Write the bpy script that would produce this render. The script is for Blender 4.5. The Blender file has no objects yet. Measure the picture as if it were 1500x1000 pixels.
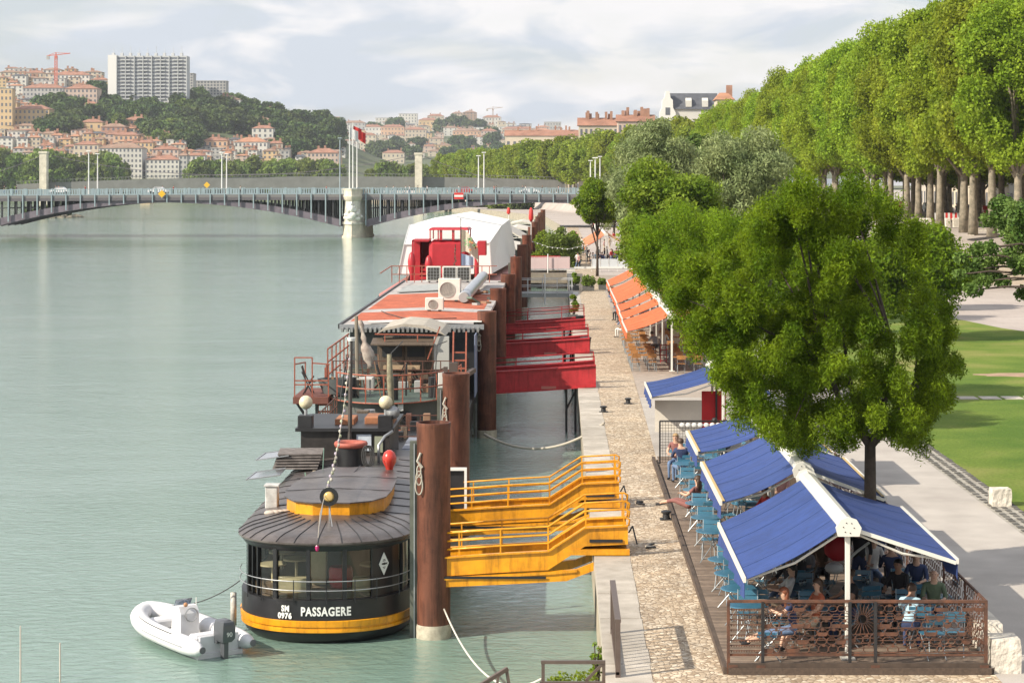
import bpy, bmesh, math, random
import numpy as np
from mathutils import Vector, Matrix
PI=math.pi; R=math.radians
scene=bpy.context.scene
COL=scene.collection
# ------------------------------------------------------------------ camera
H=11.0; F=3000.0; VX=818.0; VY=268.0       # eye height, focal length and vanishing point in photo pixels
cam=bpy.data.cameras.new('camera'); co=bpy.data.objects.new('camera',cam); COL.objects.link(co)
co.location=(0,0,H); co.rotation_euler=(R(90),0,0)
cam.sensor_width=36; cam.lens=72; cam.shift_x=-68/1500; cam.shift_y=-232/1500
cam.clip_start=1; cam.clip_end=12000
scene.camera=co
HZ=0.00009   # haze density
# ------------------------------------------------------------------ light
SUN_EL=34; SUN_AZ=-62      # azimuth of the sun measured from -Y (behind the camera) towards -X
sx=-math.cos(R(SUN_EL))*math.cos(R(28)); sy=-math.cos(R(SUN_EL))*math.sin(R(28)); sz=math.sin(R(SUN_EL))
sd=Vector((sx,sy,sz))
sun=bpy.data.lights.new('sun','SUN'); sun.energy=5.0; sun.angle=R(0.5); sun.color=(1.0,0.91,0.76)
so=bpy.data.objects.new('sun',sun); COL.objects.link(so)
so.rotation_euler=sd.to_track_quat('Z','Y').to_euler(); so.location=(-50,-30,60)
w=bpy.data.worlds.new('World'); scene.world=w; w.use_nodes=True
nt=w.node_tree; nt.nodes.clear(); N=nt.nodes.new; L=nt.links.new
out=N('ShaderNodeOutputWorld'); bg=N('ShaderNodeBackground'); L(bg.outputs[0],out.inputs[0]); bg.inputs[1].default_value=0.115
sky=N('ShaderNodeTexSky'); sky.sky_type='NISHITA'; sky.sun_disc=False; sky.sun_elevation=R(SUN_EL)
sky.sun_rotation=math.atan2(sx,sy); sky.altitude=200; sky.air_density=1.3; sky.dust_density=2.0; sky.ozone_density=1.5
tc=N('ShaderNodeTexCoord'); sep=N('ShaderNodeSeparateXYZ'); L(tc.outputs['Generated'],sep.inputs[0])
def M_(op,a,b=None,c=None,nt=nt):
    n=nt.nodes.new('ShaderNodeMath'); n.operation=op
    for i,v in enumerate((a,b,c)):
        if v is None: continue
        if isinstance(v,(int,float)): n.inputs[i].default_value=v
        else: nt.links.new(v,n.inputs[i])
    return n.outputs[0]
zz=M_('POWER',M_('ADD',M_('MAXIMUM',sep.outputs[2],0.0),0.01),0.75)
cmb=N('ShaderNodeCombineXYZ'); L(M_('MULTIPLY',sep.outputs[0],1.0),cmb.inputs[0]); L(M_('MULTIPLY',sep.outputs[1],0.4),cmb.inputs[1]); L(M_('MULTIPLY',M_('MAXIMUM',sep.outputs[2],0.0),3.2),cmb.inputs[2])
n1=N('ShaderNodeTexNoise'); L(cmb.outputs[0],n1.inputs['Vector']); n1.inputs['Scale'].default_value=5.0; n1.inputs['Detail'].default_value=9; n1.inputs['Roughness'].default_value=0.55; n1.inputs['Distortion'].default_value=0.35
r1=N('ShaderNodeValToRGB'); L(n1.outputs[0],r1.inputs[0]); r1.color_ramp.elements[0].position=0.44; r1.color_ramp.elements[1].position=0.55
n2=N('ShaderNodeTexNoise'); L(cmb.outputs[0],n2.inputs['Vector']); n2.inputs['Scale'].default_value=12; n2.inputs['Detail'].default_value=9; n2.inputs['Distortion'].default_value=0.5
r2=N('ShaderNodeValToRGB'); L(n2.outputs[0],r2.inputs[0]); r2.color_ramp.elements[0].position=0.35; r2.color_ramp.elements[1].position=0.66
r2.color_ramp.elements[0].position=.43; r2.color_ramp.elements[1].position=.57; r2.color_ramp.elements[0].color=(4.5,4.9,5.5,1); r2.color_ramp.elements[1].color=(6.9,6.7,6.7,1)
mx=N('ShaderNodeMix'); mx.data_type='RGBA'; L(M_('MULTIPLY_ADD',r1.outputs[0],0.30,0.66),mx.inputs[0]); L(sky.outputs[0],mx.inputs[6]); L(r2.outputs[0],mx.inputs[7])
L(mx.outputs[2],bg.inputs[0])
vs=scene.view_settings; scene.display_settings.display_device='sRGB'; vs.view_transform='Standard'; vs.look='None'; vs.exposure=0.46; vs.gamma=1; vs.use_curve_mapping=False
scene.render.engine='CYCLES'
cy_=scene.cycles; cy_.max_bounces=7; cy_.diffuse_bounces=2; cy_.glossy_bounces=3; cy_.transmission_bounces=4; cy_.transparent_max_bounces=8; cy_.caustics_reflective=False; cy_.caustics_refractive=False
try: cy_.use_denoising=True; cy_.denoiser='OPENIMAGEDENOISE'
except Exception: pass

# ------------------------------------------------------------------ pixel <-> world helpers (photo pixels, used as a drawing plan)
def XY(px,Y): return (px-VX)*Y/F
def ZY(py,Y): return H-(py-VY)*Y/F
def Yat(py,z): return F*(H-z)/(py-VY)

# ------------------------------------------------------------------ materials
MATS={}
def mat(name,col=(.5,.5,.5),rough=.6,metal=0,var=0.0,vscale=3.0,bump=0.0,bscale=20.0,col2=None,emit=None,spec=0.5,coat=0,isl=0.0,detail=6,stretch=None,dirt=0):
    if name in MATS: return MATS[name]
    m=bpy.data.materials.new(name); m.use_nodes=True; nt=m.node_tree; b=nt.nodes['Principled BSDF']
    b.inputs['Base Color'].default_value=(*col,1); b.inputs['Roughness'].default_value=rough; b.inputs['Metallic'].default_value=metal
    b.inputs['Specular IOR Level'].default_value=spec; b.inputs['Coat Weight'].default_value=coat
    if emit: b.inputs['Emission Color'].default_value=(*emit[:3],1); b.inputs['Emission Strength'].default_value=emit[3]
    tcn=nt.nodes.new('ShaderNodeNewGeometry'); vec=tcn.outputs['Position']
    if stretch:
        mp=nt.nodes.new('ShaderNodeMapping'); nt.links.new(vec,mp.inputs[0]); mp.inputs['Scale'].default_value=stretch; vec=mp.outputs[0]
    if var>0 or col2:
        n=nt.nodes.new('ShaderNodeTexNoise'); nt.links.new(vec,n.inputs['Vector']); n.inputs['Scale'].default_value=vscale; n.inputs['Detail'].default_value=detail; n.inputs['Roughness'].default_value=.6
        rp=nt.nodes.new('ShaderNodeValToRGB'); nt.links.new(n.outputs[0],rp.inputs[0]); rp.color_ramp.elements[0].position=.32; rp.color_ramp.elements[1].position=.68
        a=col2 if col2 else tuple(c*(1-var) for c in col); c2=col if col2 else tuple(min(1,c*(1+var)) for c in col)
        rp.color_ramp.elements[0].color=(*a,1); rp.color_ramp.elements[1].color=(*c2,1)
        o=rp.outputs[0]
        if isl>0:
            hs=nt.nodes.new('ShaderNodeHueSaturation'); nt.links.new(o,hs.inputs['Color'])
            mm=nt.nodes.new('ShaderNodeMapRange'); nt.links.new(tcn.outputs['Random Per Island'],mm.inputs[0]); mm.inputs[3].default_value=1-isl; mm.inputs[4].default_value=1+isl
            nt.links.new(mm.outputs[0],hs.inputs['Value']); o=hs.outputs[0]
        if dirt:
            for sc_,amt,p0 in (((7,7,.8),dirt,.50),((1.1,1.1,1.1),dirt*.7,.45)):
                mp2=nt.nodes.new('ShaderNodeMapping'); nt.links.new(tcn.outputs['Position'],mp2.inputs[0]); mp2.inputs['Scale'].default_value=sc_
                n3=nt.nodes.new('ShaderNodeTexNoise'); nt.links.new(mp2.outputs[0],n3.inputs['Vector']); n3.inputs['Scale'].default_value=1; n3.inputs['Detail'].default_value=8; n3.inputs['Roughness'].default_value=.7
                r3_=nt.nodes.new('ShaderNodeValToRGB'); nt.links.new(n3.outputs[0],r3_.inputs[0]); r3_.color_ramp.elements[0].position=p0; r3_.color_ramp.elements[1].position=p0+.16; r3_.color_ramp.elements[0].color=(1,1,1,1); r3_.color_ramp.elements[1].color=(1-amt,1-amt*1.12 if amt<.85 else .05,1-amt*1.15 if amt<.85 else .05,1)
                mm_=nt.nodes.new('ShaderNodeMix'); mm_.data_type='RGBA'; mm_.blend_type='MULTIPLY'; mm_.inputs[0].default_value=1; nt.links.new(o,mm_.inputs[6]); nt.links.new(r3_.outputs[0],mm_.inputs[7]); o=mm_.outputs[2]
        nt.links.new(o,b.inputs['Base Color'])
    if bump>0:
        n=nt.nodes.new('ShaderNodeTexNoise'); nt.links.new(vec,n.inputs['Vector']); n.inputs['Scale'].default_value=bscale; n.inputs['Detail'].default_value=5
        bp=nt.nodes.new('ShaderNodeBump'); nt.links.new(n.outputs[0],bp.inputs['Height']); bp.inputs['Strength'].default_value=bump; bp.inputs['Distance'].default_value=.05
        nt.links.new(bp.outputs[0],b.inputs['Normal'])
    MATS[name]=m; return m
def leafmat(name,ca,cb,trans=.35,scale=.5,isl=.35):
    if name in MATS: return MATS[name]
    m=bpy.data.materials.new(name); m.use_nodes=True; nt=m.node_tree; nt.nodes.clear(); n_=nt.nodes.new; l=nt.links.new
    o=n_('ShaderNodeOutputMaterial'); g=n_('ShaderNodeNewGeometry'); nz=n_('ShaderNodeTexNoise'); l(g.outputs['Position'],nz.inputs['Vector']); nz.inputs['Scale'].default_value=scale; nz.inputs['Detail'].default_value=3
    oi=n_('ShaderNodeObjectInfo')
    rp=n_('ShaderNodeValToRGB'); l(nz.outputs[0],rp.inputs[0]); rp.color_ramp.elements[0].position=.35; rp.color_ramp.elements[1].position=.65
    rp.color_ramp.elements[0].color=(*ca,1); rp.color_ramp.elements[1].color=(*cb,1)
    hs=n_('ShaderNodeHueSaturation'); l(rp.outputs[0],hs.inputs['Color'])
    v=M_('ADD',M_('MULTIPLY',g.outputs['Random Per Island'],2*isl,nt=nt),1-isl,nt=nt); v=M_('MULTIPLY',v,M_('ADD',M_('MULTIPLY',oi.outputs['Random'],.3,nt=nt),.85,nt=nt),nt=nt)
    l(v,hs.inputs['Value']); l(M_('ADD',M_('MULTIPLY',oi.outputs['Random'],.03,nt=nt),.485,nt=nt),hs.inputs['Hue'])
    d=n_('ShaderNodeBsdfPrincipled'); l(hs.outputs[0],d.inputs['Base Color']); d.inputs['Roughness'].default_value=.6; d.inputs['Specular IOR Level'].default_value=.18
    t=n_('ShaderNodeBsdfTranslucent'); hs2=n_('ShaderNodeHueSaturation'); l(hs.outputs[0],hs2.inputs['Color']); hs2.inputs['Value'].default_value=1.6; hs2.inputs['Hue'].default_value=.485; l(hs2.outputs[0],t.inputs[0])
    ms=n_('ShaderNodeMixShader'); ms.inputs[0].default_value=trans; l(d.outputs[0],ms.inputs[1]); l(t.outputs[0],ms.inputs[2]); l(ms.outputs[0],o.inputs[0])
    MATS[name]=m; return m
def glassmat(name,tint=(.6,.7,.7),mixf=.45,rough=.03):
    if name in MATS: return MATS[name]
    m=bpy.data.materials.new(name); m.use_nodes=True; nt=m.node_tree; nt.nodes.clear(); n_=nt.nodes.new; l=nt.links.new
    o=n_('ShaderNodeOutputMaterial'); t=n_('ShaderNodeBsdfTransparent'); t.inputs[0].default_value=(*tint,1); g=n_('ShaderNodeBsdfGlossy'); g.inputs['Roughness'].default_value=rough
    f=n_('ShaderNodeFresnel'); f.inputs[0].default_value=1.5; ms=n_('ShaderNodeMixShader'); l(M_('ADD',f.outputs[0],mixf*.2,nt=nt),ms.inputs[0]); l(t.outputs[0],ms.inputs[1]); l(g.outputs[0],ms.inputs[2]); l(ms.outputs[0],o.inputs[0])
    MATS[name]=m; return m

# ------------------------------------------------------------------ mesh builder
ORG={}
def frame(d):
    d=Vector(d).normalized(); a=Vector((0,0,1)) if abs(d.z)<.9 else Vector((1,0,0))
    u=d.cross(a).normalized(); v=d.cross(u).normalized(); return u,v
class MB:
    def __init__(s): s.v=[]; s.f=[]; s.m=[]
    def add(s,vs,fs,mi=0):
        k=len(s.v); s.v+= [tuple(p) for p in vs]; s.f+=[tuple(i+k for i in f) for f in fs]; s.m+=[mi]*len(fs); return s
    def box(s,x0,x1,y0,y1,z0,z1,mi=0):
        v=[(x0,y0,z0),(x1,y0,z0),(x1,y1,z0),(x0,y1,z0),(x0,y0,z1),(x1,y0,z1),(x1,y1,z1),(x0,y1,z1)]
        return s.add(v,[(0,3,2,1),(4,5,6,7),(0,1,5,4),(1,2,6,5),(2,3,7,6),(3,0,4,7)],mi)
    def bbox(s,x0,x1,y0,y1,z0,z1,b=.02,mi=0):      # box with chamfered vertical and top edges
        p=[(x0+b,y0),(x1-b,y0),(x1,y0+b),(x1,y1-b),(x1-b,y1),(x0+b,y1),(x0,y1-b),(x0,y0+b)]
        q=[(min(max(x,x0+b),x1-b),min(max(y,y0+b),y1-b)) for x,y in p]
        return s.loft([[(x,y,z0) for x,y in p],[(x,y,z1-b) for x,y in p],[(x,y,z1) for x,y in q]],True,True,mi)
    def obox(s,c,dx,dy,dz,rz=0,rx=0,ry=0,mi=0):
        M=Matrix.Translation(c)@Matrix.Rotation(rz,4,'Z')@Matrix.Rotation(ry,4,'Y')@Matrix.Rotation(rx,4,'X')
        v=[M@Vector((a*dx/2,b*dy/2,e*dz/2)) for e in (-1,1) for b in (-1,1) for a in (-1,1)]
        return s.add(v,[(0,2,3,1),(4,5,7,6),(0,1,5,4),(1,3,7,5),(3,2,6,7),(2,0,4,6)],mi)
    def bar(s,a,b,w=.05,h=None,mi=0):
        h=h or w; a=Vector(a); b=Vector(b); u,v=frame(b-a)
        vs=[p+u*x*w/2+v*y*h/2 for p in (a,b) for x,y in ((-1,-1),(1,-1),(1,1),(-1,1))]
        return s.add(vs,[(0,1,2,3),(7,6,5,4),(0,4,5,1),(1,5,6,2),(2,6,7,3),(3,7,4,0)],mi)
    def tube(s,pts,r=.02,n=6,mi=0,close=False):
        pts=[Vector(p) for p in pts]; rs=r if isinstance(r,(list,tuple)) else [r]*len(pts); rings=[]; pu=None
        for i,p in enumerate(pts):
            d=(pts[min(i+1,len(pts)-1)]-pts[max(i-1,0)])
            if d.length<1e-9: d=Vector((0,0,1))
            d.normalize()
            if pu is None: u,_=frame(d)
            else:
                u=pu-d*pu.dot(d)
                if u.length<1e-4: u,_=frame(d)
                u.normalize()
            pu=u; v=d.cross(u); rings.append([p+(u*math.cos(t)+v*math.sin(t))*rs[i] for t in [2*PI*k/n for k in range(n)]])
        return s.loft(rings,True,True,mi)
    def loft(s,rings,c0=True,c1=True,mi=0,closed=True):
        n=len(rings[0]); vs=[p for r in rings for p in r]; fs=[]
        for i in range(len(rings)-1):
            for k in range(n if closed else n-1):
                a=i*n+k; b=i*n+(k+1)%n; fs.append((a,b,b+n,a+n))
        if c0: fs.append(tuple(range(n-1,-1,-1)))
        if c1: fs.append(tuple((len(rings)-1)*n+k for k in range(n)))
        return s.add(vs,fs,mi)
    def cyl(s,x,y,z0,z1,r0,r1=None,n=16,mi=0):
        r1=r0 if r1 is None else r1
        return s.loft([[(x+r*math.cos(2*PI*k/n),y+r*math.sin(2*PI*k/n),z) for k in range(n)] for r,z in ((r0,z0),(r1,z1))],True,True,mi)
    def lathe(s,x,y,prof,n=20,mi=0):
        return s.loft([[(x+r*math.cos(2*PI*k/n),y+r*math.sin(2*PI*k/n),z) for k in range(n)] for r,z in prof],True,True,mi)
    def prism(s,poly,z0,z1,mi=0):
        return s.loft([[(x,y,z0) for x,y in poly],[(x,y,z1) for x,y in poly]],True,True,mi)
    def prismY(s,poly,y0,y1,mi=0):   # poly of (x,z)
        return s.loft([[(x,y1,z) for x,z in poly],[(x,y0,z) for x,z in poly]],True,True,mi)
    def prismX(s,poly,x0,x1,mi=0):   # poly of (y,z)
        return s.loft([[(x0,y,z) for y,z in poly],[(x1,y,z) for y,z in poly]],True,True,mi)
    def ball(s,c,r,n=12,m=8,mi=0,jit=0,rng=None):
        rx,ry,rz=(r,r,r) if isinstance(r,(int,float)) else r; rings=[]
        for i in range(1,m):
            t=PI*i/m; rings.append([(c[0]+rx*math.sin(t)*math.cos(2*PI*k/n)*(1+(rng.uniform(-jit,jit) if jit else 0)),c[1]+ry*math.sin(t)*math.sin(2*PI*k/n)*(1+(rng.uniform(-jit,jit) if jit else 0)),c[2]-rz*math.cos(t)*(1+(rng.uniform(-jit,jit) if jit else 0))) for k in range(n)])
        k=len(s.v); s.loft(rings,False,False,mi)
        s.v+=[(c[0],c[1],c[2]-rz),(c[0],c[1],c[2]+rz)]; a=len(s.v)-2; b=len(s.v)-1; o=(m-2)*n
        for j in range(n): s.f.append((a,k+(j+1)%n,k+j)); s.f.append((b,k+o+j,k+o+(j+1)%n)); s.m+=[mi,mi]
        return s
    def quad(s,a,b,c,d,mi=0): return s.add([a,b,c,d],[(0,1,2,3)],mi)
    def sheet(s,P,t=.01,mi=0):       # thick patch: grid P[i][j] of points, thickness t downward
        n=len(P); m=len(P[0]); top=[p for r in P for p in r]; bot=[(p[0],p[1],p[2]-t) for p in top]; k=n*m; fs=[]
        for i in range(n-1):
            for j in range(m-1):
                a=i*m+j; fs.append((a,a+m,a+m+1,a+1)); fs.append((k+a,k+a+1,k+a+m+1,k+a+m))
        for i in range(n-1):
            a=i*m; fs.append((a,k+a,k+a+m,a+m)); a=i*m+m-1; fs.append((a,a+m,k+a+m,k+a))
        for j in range(m-1):
            fs.append((j,j+1,k+j+1,k+j)); a=(n-1)*m+j; fs.append((a,k+a,k+a+1,a+1))
        return s.add(top+bot,fs,mi)
    def build(s,name,mats,parent=None,smooth=False,loc=None,angle=None):
        me=bpy.data.meshes.new(name)
        base=Vector(ORG[parent]) if parent is not None and parent in ORG else Vector((0,0,0))
        o_=Vector(loc) if loc is not None else base
        me.from_pydata([tuple(Vector(p)-o_) for p in s.v] if o_.length>0 else s.v,[],s.f)
        if not isinstance(mats,(list,tuple)): mats=[mats]
        for m in mats: me.materials.append(m)
        if len(mats)>1: me.polygons.foreach_set('material_index',s.m)
        if smooth: 
            me.polygons.foreach_set('use_smooth',[True]*len(me.polygons))
            if angle is not None: me.set_sharp_from_angle(angle=R(angle))
        me.update()
        ob=bpy.data.objects.new(name,me); COL.objects.link(ob)
        if parent is not None:
            ob.parent=parent; ob.location=o_-base
            ORG[ob]=tuple(o_)
        elif loc is not None: ob.location=o_
        if parent is None: ORG[ob]=tuple(o_)
        return ob
def tag(o,label,cat,group=None):
    o['label']=label; o['category']=cat
    if group: o['group']=group
    return o
def thing(name,label,cat,loc=(0,0,0),group=None,rz=0):
    o=bpy.data.objects.new(name,None); COL.objects.link(o); o.location=loc; o.rotation_euler=(0,0,rz); o.empty_display_size=.3
    ORG[o]=tuple(loc); return tag(o,label,cat,group)
def local(o): ORG[o]=(0,0,0); return o         # parts of this thing are drawn in its own coordinates
def structure(o,kind='structure'): o['kind']=kind; return o
KIDS={}
def dup(root,loc=None,rz=None,label=None,group=None,scale=None):
    def cp(o,par):
        c=o.copy(); COL.objects.link(c)
        if par is not None: c.parent=par
        for ch in CH.get(o,()): cp(ch,c)
        return c
    CH={}
    for ch in root.children: CH.setdefault(root,[]).append(ch)
    for ch in list(root.children):
        for g in ch.children: CH.setdefault(ch,[]).append(g)
    c=cp(root,None)
    if loc is not None: c.location=loc
    if rz is not None: c.rotation_euler=(0,0,rz)
    if scale is not None: c.scale=(scale,)*3 if isinstance(scale,(int,float)) else scale
    if label: c['label']=label
    if group: c['group']=group
    return c
ONES='first second third fourth fifth sixth seventh eighth ninth tenth eleventh twelfth thirteenth fourteenth fifteenth sixteenth seventeenth eighteenth nineteenth'.split()
TENS='twent thirt fort fift sixt sevent eight ninet'.split()
def ORD(n):
    if n<20: return ONES[n-1]
    if n>=100: return 'hundred-'+('th' if n==100 else ORD(n-100))
    t=TENS[n//10-2]
    return t+'ieth' if n%10==0 else t+'y-'+ONES[n%10-1]
def proc(name,fn): # custom material by node function
    if name in MATS: return MATS[name]
    m=bpy.data.materials.new(name); m.use_nodes=True; fn(m.node_tree,m.node_tree.nodes['Principled BSDF']); MATS[name]=m; return m
# ================================================================== SETTING
def ramp(nt,fac,stops):
    r=nt.nodes.new('ShaderNodeValToRGB'); nt.links.new(fac,r.inputs[0]); e=r.color_ramp.elements
    while len(e)<len(stops): e.new(.5)
    for k,(p,c) in enumerate(stops): e[k].position=p; e[k].color=(*c,1)
    return r.outputs[0]
def tex(nt,kind,vec,scale,**kw):
    n=nt.nodes.new('ShaderNodeTex'+kind); nt.links.new(vec,n.inputs['Vector']); n.inputs['Scale'].default_value=scale
    for k,v in kw.items():
        try: n.inputs[k].default_value=v
        except Exception: setattr(n,k,v)
    return n
def mapv(nt,sc,rot=(0,0,0)):
    g=nt.nodes.new('ShaderNodeNewGeometry'); mp=nt.nodes.new('ShaderNodeMapping'); nt.links.new(g.outputs['Position'],mp.inputs[0]); mp.inputs['Scale'].default_value=sc; mp.inputs['Rotation'].default_value=rot; return mp.outputs[0]
def mixc(nt,f,a,b,mode='MIX'):
    n=nt.nodes.new('ShaderNodeMix'); n.data_type='RGBA'; n.blend_type=mode
    for i,v in ((0,f),(6,a),(7,b)):
        if isinstance(v,(int,float)): n.inputs[i].default_value=v
        elif isinstance(v,tuple): n.inputs[i].default_value=(*v,1)
        else: nt.links.new(v,n.inputs[i])
    return n.outputs[2]
def bumpn(nt,b,h,strength,dist):
    n=nt.nodes.new('ShaderNodeBump'); nt.links.new(h,n.inputs['Height']); n.inputs['Strength'].default_value=strength; n.inputs['Distance'].default_value=dist; nt.links.new(n.outputs[0],b.inputs['Normal'])
def f_water(nt,b):
    v=mapv(nt,(1,1.5,1)); v2=mapv(nt,(.02,.006,1))
    big=tex(nt,'Noise',v2,1.0,Detail=4)
    col=ramp(nt,big.outputs[0],[(.35,(.17,.265,.22)),(.65,(.225,.32,.275))])
    nt.links.new(col,b.inputs['Base Color']); b.inputs['Roughness'].default_value=.06; b.inputs['IOR'].default_value=1.55; b.inputs['Specular IOR Level'].default_value=.5
    a=tex(nt,'Noise',v,2.2,Detail=6,Roughness=.6,Distortion=.5); c=tex(nt,'Noise',v,.35,Detail=3)
    h=M_('ADD',a.outputs[0],M_('MULTIPLY',c.outputs[0],.9,nt=nt),nt=nt)
    mid=tex(nt,'Noise',mapv(nt,(.05,.10,1)),1.0,Detail=4); amp=ramp(nt,mid.outputs[0],[(.35,(.6,.6,.6)),(.65,(1.15,1.15,1.15))])
    bumpn(nt,b,M_('MULTIPLY',h,amp,nt=nt),.55,.10)
def f_cobble(nt,b):
    v=mapv(nt,(1,1,1)); vo=tex(nt,'Voronoi',v,8.5,Randomness=.8); ve=tex(nt,'Voronoi',v,8.5,Randomness=.8); ve.feature='DISTANCE_TO_EDGE'
    c=ramp(nt,vo.outputs['Color'],[(.1,(.34,.25,.17)),(.5,(.55,.44,.32)),(.9,(.74,.64,.51))])
    e=ramp(nt,ve.outputs['Distance'],[(.0,(0,0,0)),(.09,(1,1,1))])
    n=tex(nt,'Noise',v,.9,Detail=4); d=ramp(nt,n.outputs[0],[(.3,(.78,.78,.78)),(.7,(1.08,1.06,1.02))])
    c=mixc(nt,e,(.20,.145,.10),c); c=mixc(nt,1.0,c,d,'MULTIPLY'); nt.links.new(c,b.inputs['Base Color']); b.inputs['Roughness'].default_value=.8
    bumpn(nt,b,M_('MINIMUM',ve.outputs['Distance'],.2,nt=nt),.8,.05)
def f_slab(nt,b):
    v=mapv(nt,(1,1,1)); n=tex(nt,'Noise',v,2.2,Detail=8); n2=tex(nt,'Noise',v,40,Detail=3)
    c=ramp(nt,n.outputs[0],[(.3,(.36,.32,.27)),(.7,(.52,.47,.41))]); c=mixc(nt,.25,c,n2.outputs[0],'OVERLAY')
    g=nt.nodes.new('ShaderNodeNewGeometry'); hs=nt.nodes.new('ShaderNodeHueSaturation'); nt.links.new(c,hs.inputs['Color']); nt.links.new(M_('ADD',M_('MULTIPLY',g.outputs['Random Per Island'],.25,nt=nt),.85,nt=nt),hs.inputs['Value'])
    nt.links.new(hs.outputs[0],b.inputs['Base Color']); b.inputs['Roughness'].default_value=.8; bumpn(nt,b,n2.outputs[0],.4,.02)
def f_grass(nt,b):
    v=mapv(nt,(1,1,1)); n=tex(nt,'Noise',v,.22,Detail=5); n2=tex(nt,'Noise',v,9,Detail=6,Roughness=.75)
    c=ramp(nt,n.outputs[0],[(.34,(.085,.150,.022)),(.5,(.14,.20,.034)),(.66,(.22,.235,.065)),(.76,(.30,.24,.12))])
    c=mixc(nt,.8,c,n2.outputs[0],'OVERLAY'); nt.links.new(c,b.inputs['Base Color']); b.inputs['Roughness'].default_value=.9; b.inputs['Specular IOR Level'].default_value=.15; bumpn(nt,b,n2.outputs[0],.9,.05)
def f_pave(a,c,sc=.6,joint=None):
    def f(nt,b):
        v=mapv(nt,(1,1,1)); n=tex(nt,'Noise',v,sc,Detail=7); n2=tex(nt,'Noise',v,30,Detail=3)
        col=ramp(nt,n.outputs[0],[(.3,a),(.7,c)]); col=mixc(nt,.2,col,n2.outputs[0],'OVERLAY')
        if joint:
            br=tex(nt,'Brick',v,1.0); br.inputs['Color1'].default_value=(1,1,1,1); br.inputs['Color2'].default_value=(.9,.9,.9,1); br.inputs['Mortar'].default_value=(.6,.58,.55,1)
            br.inputs['Brick Width'].default_value=joint[0]; br.inputs['Row Height'].default_value=joint[1]; br.inputs['Mortar Size'].default_value=.012
            col=mixc(nt,1.0,col,br.outputs[0],'MULTIPLY')
        nt.links.new(col,b.inputs['Base Color']); b.inputs['Roughness'].default_value=.85; bumpn(nt,b,n2.outputs[0],.25,.01)
    return f
def f_planks(a,c,w,axis):
    def f(nt,b):
        v=mapv(nt,(1,1,1)); sp=nt.nodes.new('ShaderNodeSeparateXYZ'); nt.links.new(v,sp.inputs[0]); t=M_('MULTIPLY',sp.outputs[axis],1/w,nt=nt)
        fr=M_('FRACT',t,nt=nt); fl=M_('FLOOR',t,nt=nt); wn=nt.nodes.new('ShaderNodeTexWhiteNoise'); wn.noise_dimensions='1D'; nt.links.new(fl,wn.inputs['W'])
        col=ramp(nt,wn.outputs[0],[(0,a),(1,c)]); n=tex(nt,'Noise',mapv(nt,(2,2,2)),3,Detail=6); col=mixc(nt,.5,col,n.outputs[0],'OVERLAY')
        g=M_('LESS_THAN',fr,.09,nt=nt); col=mixc(nt,g,col,(.02,.017,.013)); nt.links.new(col,b.inputs['Base Color']); b.inputs['Roughness'].default_value=.75
        bumpn(nt,b,M_('MULTIPLY',g,-1,nt=nt),.6,.02)
    return f
WATER=proc('water',f_water); COBBLE=proc('cobble',f_cobble); SLAB=proc('quay stone',f_slab); GRASS=proc('grass',f_grass)
PATH=proc('path concrete',f_pave((.36,.325,.295),(.47,.43,.39),.8)); PLAZA=proc('plaza paving',f_pave((.40,.34,.31),(.50,.44,.40),.15,(2.2,1.1)))
SAND=proc('stabilised sand',f_pave((.42,.35,.27),(.52,.45,.36),.3)); STREET=proc('street',f_pave((.16,.155,.15),(.24,.23,.22),.1))
DECK=proc('deck planks',f_planks((.16,.115,.085),(.27,.20,.15),.14,1)); SETTS=proc('gutter setts',f_pave((.22,.20,.17),(.42,.39,.34),3))
LAND=proc('land',f_pave((.10,.12,.05),(.20,.20,.11),.03))
# river
structure(MB().quad((-2500,5,0),(400,5,0),(400,1255,0),(-2500,1255,0)).build('river_water',WATER))
# edge of the right bank: straight by the quay, bending left in the distance
def edgeX(Y):
    P=[(0,.92),(420,.92),(560,-4),(750,-34),(1000,-82),(1256,-125)]
    for (a,b),(c,d) in zip(P,P[1:]):
        if Y<=c: return b+(d-b)*(Y-a)/(c-a)
    return P[-1][1]
def rowX(Y):     # line of the tall plane trees
    P=[(0,38),(330,38),(430,33),(550,22),(700,2),(900,-34),(1200,-95),(2000,-250)]
    for (a,b),(c,d) in zip(P,P[1:]):
        if Y<=c: return b+(d-b)*(Y-a)/(c-a)
def sstep(t): t=min(1,max(0,t)); return t*t*(3-2*t)
def bankZ(X,Y):
    off=rowX(Y)
    t=sstep((X-(off-9))/6.0)
    g=1 if Y>205 else sstep((Y-176)/26)*1.0
    if X>off-8 and Y<205: t=max(t,sstep((X-(off-9))/6.0)) 
    return 1.98+4.6*t*g
mb=MB(); Ys=[30+2*i for i in range(0,100)]+[230+10*i for i in range(0,80)]+[1035+40*i for i in range(6)]
Us=[0,.01,.03,.06]+[.06+.94*i/40 for i in range(1,41)]
rings=[]
for Y in Ys:
    ex=edgeX(Y)+(.1 if Y<420 else 0); row=[]
    for i in range(46):
        X=ex+ (i*1.0 if i<38 else 38+ (i-38)**2.2*6)
        row.append((X,Y,bankZ(X,Y)))
    rings.append(row)
n=46; vs=[p for r in rings for p in r]; fs=[(i*n+k,i*n+k+1,(i+1)*n+k+1,(i+1)*n+k) for i in range(len(rings)-1) for k in range(n-1)]
mb.add(vs,fs); structure(mb.build('ground',PLAZA,smooth=True))
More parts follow.
